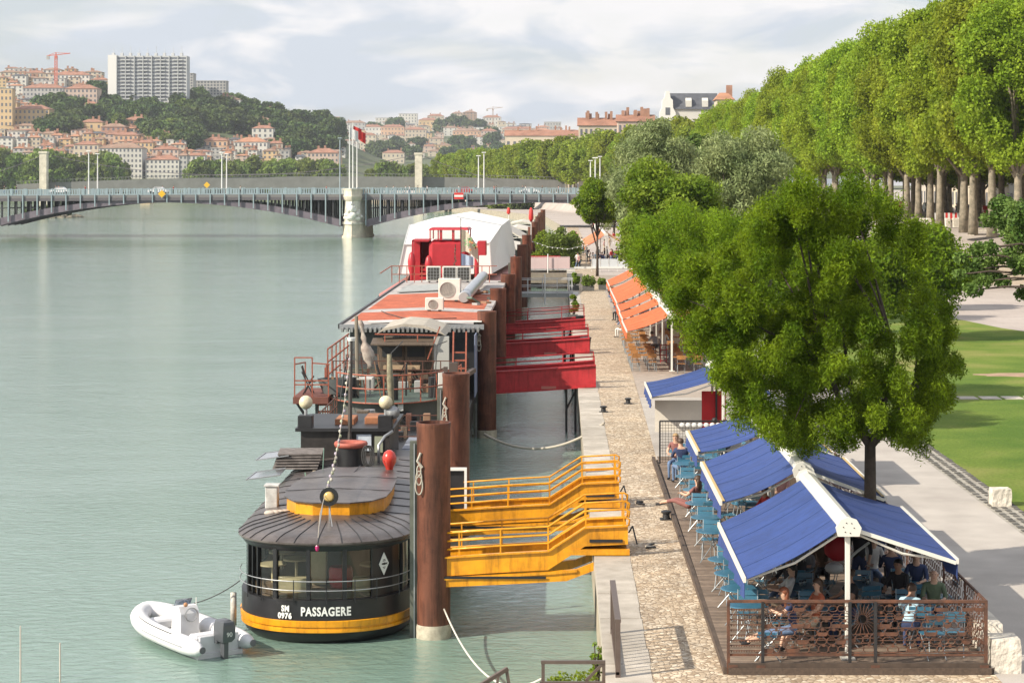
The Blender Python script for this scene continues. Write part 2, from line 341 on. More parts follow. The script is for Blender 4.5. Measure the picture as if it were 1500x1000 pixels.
# quay wall
mb=MB(); P=[(edgeX(Y)+.01,Y) for Y in (28,100,200,300,420,560,750,1000,1256)]
for (a,b),(c,d) in zip(P,P[1:]): mb.add([(a,b,-3),(c,d,-3),(c,d,1.985),(a,b,1.985),(a+.6,b,-3),(c+.6,d,-3),(c+.6,d,1.97),(a+.6,b,1.97)],[(3,2,1,0),(2,3,7,6),(5,6,7,4)])
WALLST=mat('quay wall stone',(.36,.31,.24),.85,var=.35,vscale=1.5,bump=.6,bscale=6)
structure(mb.build('quay_wall',WALLST))
# coping slabs (real joints)
rng=random.Random(4); mb=MB(); y=30.0
while y<420:
    l=rng.uniform(.9,1.5); yy=min(y+l,420)
    mb.box(.86,1.72+rng.uniform(-.02,.02),y+.012,yy-.012,1.7,2.0+rng.uniform(-.003,.004)); y=yy
structure(mb.build('quay_coping',SLAB))
def strip(name,m,xa,xb,ya,yb,z,n=24):
    mb=MB(); 
    for i in range(n):
        y0=ya+(yb-ya)*i/n; y1=ya+(yb-ya)*(i+1)/n
        mb.quad((xa(y0),y0,z),(xb(y0),y0,z),(xb(y1),y1,z),(xa(y1),y1,z))
    return structure(mb.build(name,m))
def terX(Y):
    P=[(0,3.05),(40,3.12),(67,3.2),(80,3.35),(110,3.6),(170,3.9),(420,4.0)]
    for (a,b),(c,d) in zip(P,P[1:]):
        if Y<=c: return b+(d-b)*(Y-a)/(c-a)
    return 4.0
strip('cobbled_quay',COBBLE,lambda y:1.70,lambda y:terX(y),30,420,1.990)
strip('cobbled_quay_end',COBBLE,lambda y:terX(y)-.05,lambda y:8.2,30,37.55,1.993,2)
strip('path',PATH,lambda y:8.0,lambda y:11.9,30,175,2.0)
strip('gutter',SETTS,lambda y:11.9,lambda y:12.75,30,175,1.996)
mb=MB(); rng=random.Random(8)                       # rows of dark grooves and setts in the drain strip
for r in range(3):
    x=12.0+r*.3; y=34
    while y<120:
        l=rng.uniform(.16,.3); mb.box(x,x+.13+rng.uniform(0,.05),y,y+l,1.98,2.012+rng.uniform(0,.012)); y+=l+rng.uniform(.12,.3)
structure(mb.build('drain_setts',mat('dark sett',(.10,.095,.085),.8,var=.3)))
# lawn with curved far edge
LW=[(12.75,30),(60,30),(60,100),(45,112),(34,116),(29.5,120),(27.5,127),(26.6,134),(25.0,141),(22.6,147),(19.5,150),(12.75,152)]
mb=MB(); mb.add([(x,y,2.008) for x,y in LW],[tuple(range(len(LW)))]); structure(mb.build('lawn',GRASS))
SOIL=mat('bare soil',(.36,.24,.16),.9,var=.2,vscale=2,bump=.4)
for k,(cx,cy,rx,ry) in enumerate(((21.8,96,2.2,1.0),(24.6,98,1.6,.7),(15.1,55.2,.6,.8))):
    rr=random.Random(k); mb=MB(); pts=[(cx+rx*math.cos(t)*rr.uniform(.75,1.15),cy+ry*math.sin(t)*rr.uniform(.7,1.2),2.013) for t in [2*PI*i/18 for i in range(18)]]
    mb.add(pts,[tuple(range(18))]); structure(mb.build('bare_soil',SOIL))
# stepping slabs across the lawn
mb=MB(); rng=random.Random(2)
for i in range(26):
    x=12.9+i*.95; mb.box(x,x+.78,85.0+rng.uniform(-.05,.05)+.02*i,86.1+.02*i,1.98,2.035)
structure(mb.build('stepping_slabs',SLAB))
# terrace floors
strip('cafe_deck_floor',DECK,lambda y:terX(y),lambda y:8.0,37.6,66.6,2.12,10)
mb=MB()
mb.box(3.03,3.13,37.6,66.6,1.97,2.118); mb.box(7.94,8.02,37.6,66.6,1.97,2.118); mb.box(3.13,7.94,37.52,37.6,1.97,2.118); structure(mb.build('deck_edge',mat('dark deck edge',(.085,.06,.045),.8,var=.3,vscale=4,stretch=(4,.4,4))))  # dark brown deck edge
strip('cafe_floor_far',PATH,lambda y:terX(y),lambda y:8.0,66.7,86,2.003,6)
strip('cafe_floor_orange',mat('cafe floor',(.36,.30,.25),.8,var=.2),lambda y:terX(y),lambda y:8.0,86,200,2.004,6)
# amphitheatre of shallow steps up to the boulevard
mb=MB()
for i in range(11):
    z=2.0+.41*(i+1); y0=179+i*2.1; x0=31.0+.35*i
    P=[(x0+ (1-math.cos(t))*6, y0+0+math.sin(t)*0- (math.sin(t))*0+ (t/1.2)*0,0) for t in (0,.4,.8,1.2)]
    mb.add([(x0,y0+6,z-.42),(x0+1.2,y0+2,z-.42),(x0+4,y0,z-.42),(70,y0-2,z-.42),(x0,y0+6,z+.01),(x0+1.2,y0+2,z+.01),(x0+4,y0,z+.01),(70,y0-2,z+.01),(x0,y0+40,z+.01),(70,y0+12,z+.01)],
           [(0,1,5,4),(1,2,6,5),(2,3,7,6),(0,4,8),(4,5,6,9,8),(6,7,9)])
structure(mb.build('amphitheatre_steps',SAND))
STONE=mat('pale stone',(.62,.57,.50),.85,var=.2,vscale=5,bump=.5,bscale=15)
# ---------------------------------------------------------------- hills and far banks
def itp(P,x):
    if x<=P[0][0]: return P[0][1]
    for (a,b),(c,d) in zip(P,P[1:]):
        if x<=c: return b+(d-b)*(x-a)/(c-a)
    return P[-1][1]
HILL1=[(-400,120),(0,128),(150,135),(280,142),(350,158),(400,176),(480,196),(540,225),(620,256),(900,262)]
HILL2=[(-400,230),(380,215),(440,203),(520,194),(600,186),(700,184),(800,192),(900,205),(1100,215),(2200,225)]
def h1(px,t): # t 0..1 -> Y, z
    Y=1262+t*460; top=itp(HILL1,px); py=282-t*(282-top); return Y,ZY(py,Y)
def h2(px,t):
    Y=2000+t*1200; top=itp(HILL2,px); py=262-t*(262-top); return Y,ZY(py,Y)
HILLM=mat('wooded hill',(.07,.10,.04),.95,var=.4,vscale=.03,col2=(.11,.12,.06))
for fn,nm,pa,pb in ((h1,'hill',-300,760),(h2,'far_hill',-300,2300)):
    rows=[]
    for j in range(25):
        t=j/22; r=[]
        for i in range(60):
            px=pa+(pb-pa)*i/59; Y,z=fn(px,min(t,1)); 
            if t>1: Y+= (t-1)*2500; z-=(t-1)*200
            r.append((XY(px,Y),Y,z))
        rows.append(r)
    mb=MB(); n=60; mb.add([p for r in rows for p in r],[(i*n+k,i*n+k+1,(i+1)*n+k+1,(i+1)*n+k) for i in range(24) for k in range(n-1)])
    structure(mb.build(nm,HILLM,smooth=True))
structure(MB().add([(-3000,1254,4.5),(700,1254,4.5),(2500,2300,5),(-3000,2300,5),(-3000,1254,-2),(700,1254,-2)],[(0,1,2,3),(4,5,1,0)]).build('far_bank',LAND))
structure(MB().quad((-9000,-20,-4),(9000,-20,-4),(9000,11000,-4),(-9000,11000,-4)).build('land_to_horizon',LAND))
# ================================================================== TREES
def leaves(name,blobs,n,size,rng,aspect=.6,shell=.45,droop=0.0,parent=None,mats=None,flat=.35,holes=0):
    """n leaf-sized rhombi spread through a set of ellipsoid clumps"""
    rs=np.random.RandomState(rng.randint(0,10**6)); B=np.array(blobs,float)
    wt=(B[:,3]*B[:,4]*B[:,5])**(2/3.); wt/=wt.sum(); idx=rs.choice(len(B),n,p=wt); b=B[idx]
    d=rs.normal(size=(n,3)); d/=np.linalg.norm(d,axis=1)[:,None]
    r=shell+(1-shell)*rs.rand(n)**.6; r*=1+.10*rs.normal(size=n)
    c=b[:,:3]+d*b[:,3:6]*r[:,None]
    nn=d*flat+rs.normal(size=(n,3))*.6+np.array([0,0,.25]); nn/=np.linalg.norm(nn,axis=1)[:,None]
    t=rs.normal(size=(n,3)); t[:,2]-=droop; t-=nn*(t*nn).sum(1)[:,None]; t/=np.linalg.norm(t,axis=1)[:,None]
    bt=np.cross(nn,t); s=size*(.6+.8*rs.rand(n))[:,None]
    V=np.empty((n,4,3)); V[:,0]=c-t*s*.5; V[:,1]=c+bt*s*aspect*.5; V[:,2]=c+t*s*.5; V[:,3]=c-bt*s*aspect*.5
    me=bpy.data.meshes.new(name); me.vertices.add(4*n); me.loops.add(4*n); me.polygons.add(n)
    me.vertices.foreach_set('co',V.reshape(-1).astype(np.float32)); me.loops.foreach_set('vertex_index',np.arange(4*n,dtype=np.int32))
    me.polygons.foreach_set('loop_start',np.arange(0,4*n,4,dtype=np.int32))
    me.update(calc_edges=True); me.materials.append(mats)
    o=bpy.data.objects.new(name,me); COL.objects.link(o)
    if parent is not None: o.parent=parent
    return o
def clumps(rng,c,r,k,fr=(.26,.42),low=-1.0,inner=2,sq=1.0):
    """k clumps set round the surface of an ellipsoid crown"""
    out=[]
    for i in range(k):
        for _ in range(40):
            z=rng.uniform(-1,1); a=rng.uniform(0,2*PI)
            if z>low: break
        q=math.sqrt(1-z*z); f=rng.uniform(.62,.86); s=rng.uniform(*fr)*min(r[0],r[1]); 
        out.append((c[0]+r[0]*q*math.cos(a)*f,c[1]+r[1]*q*math.sin(a)*f,c[2]+r[2]*z*f,s*rng.uniform(.9,1.25),s*rng.uniform(.9,1.25),s*rng.uniform(.75,1.05)*sq))
    for i in range(inner): out.append((c[0]+rng.uniform(-.3,.3)*r[0],c[1]+rng.uniform(-.3,.3)*r[1],c[2]+rng.uniform(-.3,.3)*r[2],r[0]*.5,r[1]*.5,r[2]*.5))
    return out
def wood(name,blobs,h0,r0,m,parent,rng,fork=.35,base=(0,0,0),top=None,lean=(0,0),nl=14):
    mb=MB(); b=Vector(base); zc=top or h0
    k=[b,b+Vector((lean[0]*.3+rng.uniform(-.1,.1)*r0*2,lean[1]*.3,zc*.35)),b+Vector((lean[0],lean[1],zc*.7)),b+Vector((lean[0]*1.2,lean[1]*1.2,zc))]
    mb.tube(k,[r0*1.25,r0*.92,r0*.78,r0*.62],10)
    ends=sorted(blobs,key=lambda q:-q[3])[:nl]
    for q in ends:
        e=Vector(q[:3]); s=k[3] if rng.random()<.6 else k[2]; mid=s.lerp(e,.5)+Vector((rng.uniform(-.1,.1),rng.uniform(-.1,.1),rng.uniform(0,.12)))*(e-s).length
        mb.tube([s-Vector((0,0,r0*.3)),mid,e],[r0*.42,r0*.26,r0*.08],6)
    return mb.build(name,m,parent,smooth=True)
BARKP=mat('plane bark',(.33,.28,.21),.9,var=.35,vscale=2.2,bump=.5,bscale=8,col2=(.13,.115,.085))
BARKD=mat('dark bark',(.075,.055,.042),.9,var=.3,vscale=5,bump=.8,bscale=14)
LPLANE=leafmat('plane leaves',(.15,.225,.014),(.26,.34,.028),.38,.35,.35)
LPLANE2=leafmat('far plane leaves',(.14,.205,.02),(.23,.29,.034),.34,.2,.3)
LFINE=leafmat('fine leaves',(.075,.14,.005),(.18,.26,.012),.45,1.1,.5)
LWILL=leafmat('willow leaves',(.17,.22,.09),(.27,.31,.135),.25,.6,.3)
LYEL=leafmat('yellow green leaves',(.11,.19,.015),(.20,.28,.028),.35,.8,.3)
LDARK=leafmat('dark leaves',(.045,.085,.022),(.10,.14,.035),.15,.05,.35)
LMID=leafmat('mid leaves',(.095,.145,.025),(.17,.225,.04),.22,.06,.3)
LOAK=leafmat('oak leaves',(.055,.10,.018),(.13,.185,.04),.25,1.5,.35)
GR_P='tall plane trees along the boulevard'
def proto_tree(name,label,cat,lm,bark,seed,crown,k,n,size,trunk_h,r0,group=None,low=-.8,aspect=.7,sq=1,droop=0,shell=.45,fr=(.26,.42),nl=12,inner=2):
    rng=random.Random(seed); T=local(thing(name,label,cat,(0,0,0),group)); c,r=crown
    bl=clumps(rng,c,r,k,fr,low,inner,sq); leaves('crown',bl,n,size,rng,aspect,shell,droop,T,lm); wood('trunk',bl,trunk_h,r0,bark,T,rng,top=trunk_h,nl=nl); return T
# --- tall planes: five models, unit height 21 m
PL=[proto_tree('plane_tree','x','tree',LPLANE,BARKP,10+i,((0,0,13.1),(5.5,5.7,8.5)),96,64000,.28,7.2,.40,GR_P,low=-.97,fr=(.16,.32),aspect=.8,nl=12) for i in range(4)]
PF=[proto_tree('plane_tree','x','tree',LPLANE2,BARKP,30+i,((0,0,12.8),(5.8,5.8,8.0)),45,8000,.75,6.5,.45,GR_P,low=-.95,fr=(.26,.44),aspect=.85,nl=6) for i in range(3)]
rng=random.Random(77); spots=[]
y=171.0
while y<430: spots.append((rowX(y)+rng.uniform(-.6,.6),y)); y+=7.6
nf=len(spots); y=434
while y<1010: spots.append((rowX(y)+rng.uniform(-2,2),y)); y+=9.5 if y<700 else 11
used=set()
def place(P,i,loc,label,rz,sc,group=None):
    root=P[i%len(P)]
    if root.name not in used:
        used.add(root.name); root.location=loc; root.rotation_euler=(0,0,rz); root.scale=(sc,)*3 if isinstance(sc,(int,float)) else sc; root['label']=label
        if group: root['group']=group
        return root
    return dup(root,loc,rz,label,group,sc)
for i,(x,y) in enumerate(spots):
    near=i<nf; z=bankZ(x,y) if not(y<205) else 6.4
    if y<205: z=bankZ(x,y) if x>0 else z
    s=rng.uniform(.93,1.06)
    place(PL if near else PF,i,(x,y,6.3 if y<205 else z-.1),(f'tall plane tree in the front row of the boulevard, {ORD(i+1)} from the near end' if near else f'distant plane tree lining the river beyond the bridge, {ORD(i-nf+1)} past the nearest'),rng.uniform(0,6.28),(s,s,rng.uniform(.96,1.12)*(1 if y<350 else .90)))
y=176; i=0
while y<330:
    i+=1; place(PL,i,(rowX(y)+9.5+rng.uniform(-.8,.8),y,6.4),f'tall plane tree in the rear row of the boulevard, {ORD(i)} from the near end',rng.uniform(0,6.28),(.95,.95,rng.uniform(.96,1.04)),'tall plane trees in the second row'); y+=10.5
# --- fine-leaved trees of the lower quay
def quay_tree(name,label,lm,loc,crown,k,n,size,th,r0,seed,bark=BARKD,low=-.9,aspect=.34,droop=.4,lean=(0,0),fr=(.25,.4),group=None,shell=.5,inner=3,nl=16,extra=()):
    rng=random.Random(seed); T=local(thing(name,label,'tree',loc,group)); c,r=crown
    bl=clumps(rng,c,r,k,fr,low,inner)+list(extra); leaves('crown',bl,n,size,rng,aspect,shell,droop,T,lm,); wood('trunk',bl,th,r0,bark,T,rng,lean=lean,nl=nl); return T
def inpoly(p,x,y):
    c=False; n=len(p)
    for i in range(n):
        (x1,y1),(x2,y2)=p[i],p[(i+1)%n]
        if (y1>y)!=(y2>y) and x<(x2-x1)*(y-y1)/(y2-y1)+x1: c=not c
    return c
def traced_tree(label,lm,loc,poly,depth,n,leafn,size,fr,th,r0,seed,thin=(),nl=14,lean=(0,0),droop=.8,aspect=.27):
    """crown whose clumps fill an irregular volume: its width and height follow the plan, its depth is its own"""
    rng=random.Random(seed); T=local(thing('honey_locust',label,'tree',loc)); bl=[]; xs=[p[0] for p in poly]; ys=[p[1] for p in poly]; cx_=sum(xs)/len(xs); tries=0
    while len(bl)<n and tries<20000:
        tries+=1; px,py=rng.uniform(min(xs),max(xs)),rng.uniform(min(ys),max(ys))
        if not inpoly(poly,px,py): continue
        if any(a<px<b and c<py<d and rng.random()<k for a,b,c,d,k in thin): continue
        e=math.sqrt(max(.12,1-((px-cx_)/((max(xs)-min(xs))*.5))**2)); y=loc[1]+rng.uniform(-1,1)*depth*e; r=rng.uniform(*fr)
        q=(XY(px,y)-loc[0],y-loc[1],ZY(py,y)-loc[2])
        bl.append((*q,r*rng.uniform(.7,1.15),r*rng.uniform(.8,1.3),r*rng.uniform(.9,1.6)))
    leaves('crown',bl,leafn,size,rng,aspect,.15,droop,T,lm,flat=.25); 
    mb=MB(); b=Vector((0,0,0)); f=Vector((lean[0],lean[1],th)); mb.tube([b,(lean[0]*.2,0,th*.4),f],[r0*1.25,r0*.95,r0*.8],10)
    tg=sorted(bl,key=lambda q:rng.random())[:nl]; L1=[]
    for k in range(4):
        a=2*PI*k/4+.5; m_=f+Vector((math.cos(a)*(.9 if k%2 else 1.2),math.sin(a)*.6,1.3+.25*k)); L1.append(m_); mb.tube([f-Vector((0,0,.15)),f.lerp(m_,.5)+Vector((math.cos(a)*.15,0,-.08)),m_],[r0*.6,r0*.45,r0*.33],7)
    for q in tg:
        e=Vector(q[:3]); s=min(L1,key=lambda m:(m-e).length); mb.tube([s,s.lerp(e,.5)+Vector((0,0,.1)),e],[r0*.3,r0*.18,r0*.05],5)
    mb.build('trunk',BARKD,T,smooth=True); return T
traced_tree('broad green tree rising through the blue cafe awnings beside the path',LFINE,(6.85,45.0,2.05),[(985,430),(992,392),(1030,372),(1050,352),(1090,345),(1112,312),(1150,300),(1160,276),(1200,268),(1225,282),(1262,270),(1290,290),(1330,318),(1352,345),(1340,385),(1352,420),(1385,448),(1395,490),(1408,540),(1402,580),(1375,592),(1366,640),(1330,655),(1302,625),(1262,636),(1235,655),(1200,660),(1165,645),(1135,645),(1100,608),(1075,598),(1062,560),(1040,545),(1030,505),(1008,490)],2.2,380,300000,.092,(.17,.38),3.3,.15,3,thin=((1280,1338,330,480,.9),(1195,1240,440,520,.5),(1110,1150,560,620,.5),(1230,1290,590,640,.6)),nl=26)
traced_tree('dense green tree behind the broad one, over the near orange awnings',LFINE,(6.6,73,2.05),[(932,372),(938,345),(962,322),(1000,308),(1035,318),(1080,330),(1110,350),(1120,450),(1100,560),(1075,548),(1058,520),(1036,490),(1016,468),(990,448),(974,432),(955,408),(936,396)],2.6,150,110000,.12,(.32,.6),4.2,.17,5,nl=14)
quay_tree('honey_locust','green tree at the foot of the grey willow, right of the broad tree',LFINE,(9.6,84,2.0),((0,0,4.6),(3.6,3.4,3.0)),46,60000,.19,2.6,.15,6,low=-.85)
quay_tree('ash_tree','yellow-green tree over the far end of the orange awnings',LYEL,(6.4,118,2.05),((-.2,0,6.6),(2.9,3.4,3.7)),44,50000,.24,3.2,.16,7,aspect=.5)
quay_tree('ash_tree','small round dark green tree in front of the far orange pavilion',LFINE,(3.75,198,2.0),((0,0,7.0),(2.35,2.6,2.0)),34,26000,.26,3.8,.13,8,aspect=.5)
quay_tree('willow','tall grey-green willow right of the yellow-green tree',LWILL,(11.4,130,2.0),((0,0,7.6),(3.2,3.4,5.1)),60,60000,.30,3.5,.25,9,droop=1.2,aspect=.28,fr=(.24,.42))
quay_tree('willow','silver willow standing left of the taller grey-green willow',LWILL,(8.9,190,2.0),((0,0,9.4),(4.0,4.0,5.8)),60,42000,.38,4,.25,11,droop=1.2,aspect=.3)
quay_tree('poplar','narrow dark tree rising behind the silver willow',LOAK,(15.5,222,2.0),((0,0,9),(2.6,2.8,6.2)),44,26000,.42,4,.25,12,aspect=.6)
for k,(x,y,h,rw,lm,lb) in enumerate([(14.5,236,9.5,3.8,LWILL,'low grey-green willow just beyond the silver one'),(12.5,168,7.5,3.6,LFINE,'bushy green tree between the two willows'),(17.0,150,8,3.6,LMID,'bushy tree half hidden behind the tall willow'),(20,190,8.5,4,LMID,'green tree under the plane crowns right of the tall willow'),(14,290,10,4.5,LMID,'green tree in front of the far plane row near the lamp posts'),(9,330,10,4.5,LWILL,'pale tree beside the bridge end'),(19,240,10,4.4,LYEL,'light green tree behind the dark narrow one'),(20.5,118,6.6,3.4,LFINE,'low green tree left of the beige steps'),(24.8,146,6.0,2.9,LWILL,'sparse pale tree in front of the boulevard trunks')]):
    quay_tree('bushy_tree',lb,lm,(x,y,2.0),((0,0,h*.58),(rw,rw,h*.44)),40,18000 if y>140 else 36000,.36 if y>140 else .22,h*.3,.18,40+k,aspect=.55)
# branch entering from the right
y=176; i=0
while y<330:
    i+=1; place(PL,i+1,(rowX(y)+18+rng.uniform(-.8,.8),y,5.4),f'plane tree added to shade the facades, third row of the boulevard, {ORD(i)} from the near end',rng.uniform(0,6.28),(1.1,1.1,.92),'plane trees added in a third row for shade'); y+=10.5  # third row added with low crowns to shade the facades behind the trunks
T=local(thing('oak_tree','dark leafy branches reaching in from the right edge above the lawn','tree',(17.2,60,2.0)))
rng=random.Random(21); bl=[]
for (px,py,s) in [(1495,312,.55),(1468,300,.4),(1450,322,.32),(1488,345,.45),(1500,385,.5),(1480,375,.42),(1445,385,.42),(1425,395,.32),(1408,378,.26),(1432,365,.3),(1450,362,.28),(1470,412,.26),(1500,430,.3),(1425,425,.3),(1455,405,.3),(1405,402,.2),(1500,350,.5),(1440,412,.28),(1475,330,.4)]:
    y=60+rng.uniform(-1,1); bl.append((XY(px,y)-17.2,y-60,ZY(py,y)-2.0,s,s*1.2,s*.75))
bl+= [(0+rng.uniform(-1.5,3),rng.uniform(-2,2),rng.uniform(6,10.5),1.3,1.3,1.1) for _ in range(10)]
bl+=[(-1.9,0.3,8.3,.9,1,.8),(-1.6,-.4,6.9,.7,.8,.6)]
leaves('crown',bl,80000,.10,rng,.75,.2,0,T,LOAK)
mb=MB(); mb.tube([(0,0,0),(.1,0,2.5),(0,0,5.5)],[.3,.25,.2],10)
for e in bl[:19]:
    e=Vector(e[:3]); mb.tube([(0,0,5.0),(-1.2,e.y*.3,e.z*.5+3.0),(e+Vector((.9,0,.1))),e],[.10,.06,.035,.012],6)
mb.build('trunk',BARKD,T,smooth=True)
# far vegetation: left bank and hill
GB=[proto_tree('bank_tree','x','tree',LMID,BARKD,60+i,((0,0,8),(7.2,7.2,6.6)),34,3600,1.5,5,.4,'green trees along the left bank',low=-1,aspect=.85,nl=4) for i in range(3)]
GD=[proto_tree('hill_tree','x','tree',LDARK,BARKD,70+i,((0,0,9),(9.5,9.5,8.6)),36,3600,2.0,5,.4,'dark trees on the wooded hillside',low=-1,aspect=.85,nl=4) for i in range(3)]
rng=random.Random(5); used_=0; i=0
LB=[(p,226 if p<60 else 232) for p in range(-8,178,9)]+[(p,236) for p in range(284,492,9)]+[(560,236),(575,238),(590,240),(604,238),(622,240),(548,244)]
for (px,top) in LB:
    i+=1; Y=1258+rng.uniform(0,8)+(40 if i%2 else 0); 
    if px>500: Y=1262
    top2=top-(16 if px<178 else 6 if px<480 else 0)*rng.random(); zt=ZY(top2,Y); s=(zt-4.5)/15.5*rng.uniform(.9,1.05)
    place(GB,i,(XY(px,Y),Y,4.4),f'green tree on the far left bank, {ORD(i)} from the left',rng.uniform(0,6),(max(.7,s*.75),max(.7,s*.75),s))
i=0
REG=[(62,155,'l',118,168),(150,172,0,0,0)]
def hill_at(px,py,fn=h1):
    top=itp(HILL1,px) if fn is h1 else itp(HILL2,px); b=282 if fn is h1 else 262
    t=(b-py)/(b-top); return fn(px,t)
cand=[]
def region(x0,x1,f0,f1,st,sty):
    x=x0
    while x<x1:
        y=f0(x)
        while y<f1(x): cand.append((x+rng.uniform(-4,4),y+rng.uniform(-3,3))); y+=sty
        x+=st
region(142,275,lambda x:150-(x-142)*.02,lambda x:186 if x<200 else 206,11,11)
region(275,400,lambda x:150+(x-275)*.18,lambda x:196+(x-275)*.05,11,11)
region(400,497,lambda x:184+(x-400)*.12,lambda x:230,10,10)
region(62,118,lambda x:168,lambda x:208,9,9)
region(200,275,lambda x:148,lambda x:160,10,10)
region(255,290,lambda x:165,lambda x:225,11,11)
for (px,py) in sorted(cand):
    if abs(px-240)<38 and py<150: continue
    if 300<px<352 and py<150: continue
    i+=1; Y,z=hill_at(px,py); s=rng.uniform(.65,1.15)
    place(GD,i,(XY(px,Y),Y,z-3),f'dark tree on the wooded hill behind the bridge, {ORD(i)} from the left',rng.uniform(0,6),s)
for k,(px,py,s) in enumerate([(240,196,1.0),(252,190,.9),(268,168,1.1),(276,175,1.0),(262,205,.8),(232,205,.8),(246,208,.8),(175,180,.8)]):
    Y,z=hill_at(px,py+6); Y-=14; place(GB,k,(XY(px,Y),Y,z-2),f'lighter green tree among the dark ones on the hill, {ORD(k+1)} in the clump',k,s,'lighter trees on the hillside')
cand=[]; region(498,760,lambda x:192,lambda x:236,17,13); k=0
for (px,py) in sorted(cand):
    if rng.random()<.45: continue
    k+=1; Y,z=hill_at(px,py,h2); place(GD,k,(XY(px,Y),Y,z-4),f'dark tree between the houses of the far ridge, {ORD(k)} from the left',rng.uniform(0,6),rng.uniform(1.0,1.7),'trees on the far ridge')
# shrubs and planters on the quay
def shrub(label,loc,r,n,size,lm,seed,cat='shrub',group=None,pot=None,name='shrub'):
    rng=random.Random(seed); T=local(thing(name,label,cat,loc,group)); z0=pot[2] if pot else 0
    bl=clumps(rng,(0,0,z0+r[2]*.9),r,16,(.3,.5),-1,1); leaves('foliage',bl,n,size,rng,.6,.4,0,T,lm)
    mb=MB(); [mb.tube([(rng.uniform(-.3,.3)*r[0],rng.uniform(-.3,.3)*r[1],z0),(b[0],b[1],b[2])],[.02,.01],4) for b in bl[:10]]; mb.build('stem',BARKD,T)
    if pot: MB().bbox(-pot[0],pot[0],-pot[1],pot[1],0,pot[2],.02).build('planter_box',mat('grey planter',(.10,.10,.095),.7,var=.2),T)
    return T
for k,(x,y,r,lb) in enumerate([(-1.3,222,(1.8,2,2.1),'big bush on the moored garden, nearest the piles'),(.4,219,(2.0,2,2.6),'largest bush of the garden between gangway and quay'),(1.5,226,(1.2,2,2.3),'tall bush beside the cobbles past the pink gangway'),(-.3,236,(2,2,1.8),'bush at the back of the moored garden'),(-1.6,262,(1.5,4,.9),'low hedge far along the moored garden'),(.8,256,(1.4,3,1.2),'low green hedge past the garden bushes')]):
    shrub(lb,(x,y,1.6),r,5200,.26,LYEL if k%2==0 else LMID,80+k,group='bushes on the moored garden')
structure(MB().box(-3.0,.9,213,275,.6,1.62).build('garden_pontoon',mat('pontoon deck',(.25,.21,.17),.8,var=.2)))
for k,(x,y,s,lm,lb) in enumerate([(1.35,172,(.42,.5,.55),LYEL,'yellow-green shrub in a tall box by the grey gangway'),(2.5,171,(.55,.6,.5),LMID,'wide planter with white flowers at the end of the cobbles'),(3.7,173,(.35,.4,.3),LMID,'small dark planter beside the orange awnings'),(1.0,134,(.3,.3,.75),LYEL,'bright lime shrub on the quay edge beyond the red gangways')]):
    shrub(lb,(x,y,2.0),s,1800,.14,lm,90+k,cat='planter',name='planter',pot=(s[0]*.9,.35,.4))
# ================================================================== BUILDINGS
ROOFM=[mat('terracotta roof',(.31,.155,.105),.9,var=.25,vscale=.25),mat('brown tile roof',(.28,.18,.13),.9,var=.25,vscale=.25),mat('orange tile roof',(.40,.20,.12),.9,var=.2,vscale=.25)]
SLATE=mat('slate roof',(.085,.09,.105),.6,var=.2,vscale=.6)
WINM=mat('far window',(.13,.14,.16),.25); WINL=mat('window shutter',(.30,.31,.33),.6)
WALLS=dict(cream=(.55,.48,.37),ochre=(.58,.42,.24),pink=(.54,.42,.35),white=(.60,.58,.53),beige=(.52,.44,.34),orange=(.58,.38,.25),grey=(.42,.41,.39),brown=(.38,.27,.20),red=(.42,.24,.18),stone=(.50,.46,.40))
def wallm(c): return mat(c+' plaster',WALLS[c],.9,var=.10,vscale=.08)
WINU=MB().box(-.5,.5,-.06,.06,0,1).build('window',WINM); WINME=WINU.data; bpy.data.objects.remove(WINU)
CHM=mat('brick chimney',(.34,.19,.13),.9,var=.2,vscale=.5)
CHME=[]
def win(parent,x,y,z,w,h,m=None):
    o=bpy.data.objects.new('window',WINME); COL.objects.link(o); o.parent=parent; o.location=(x,y,z); o.scale=(w,1,h); return o
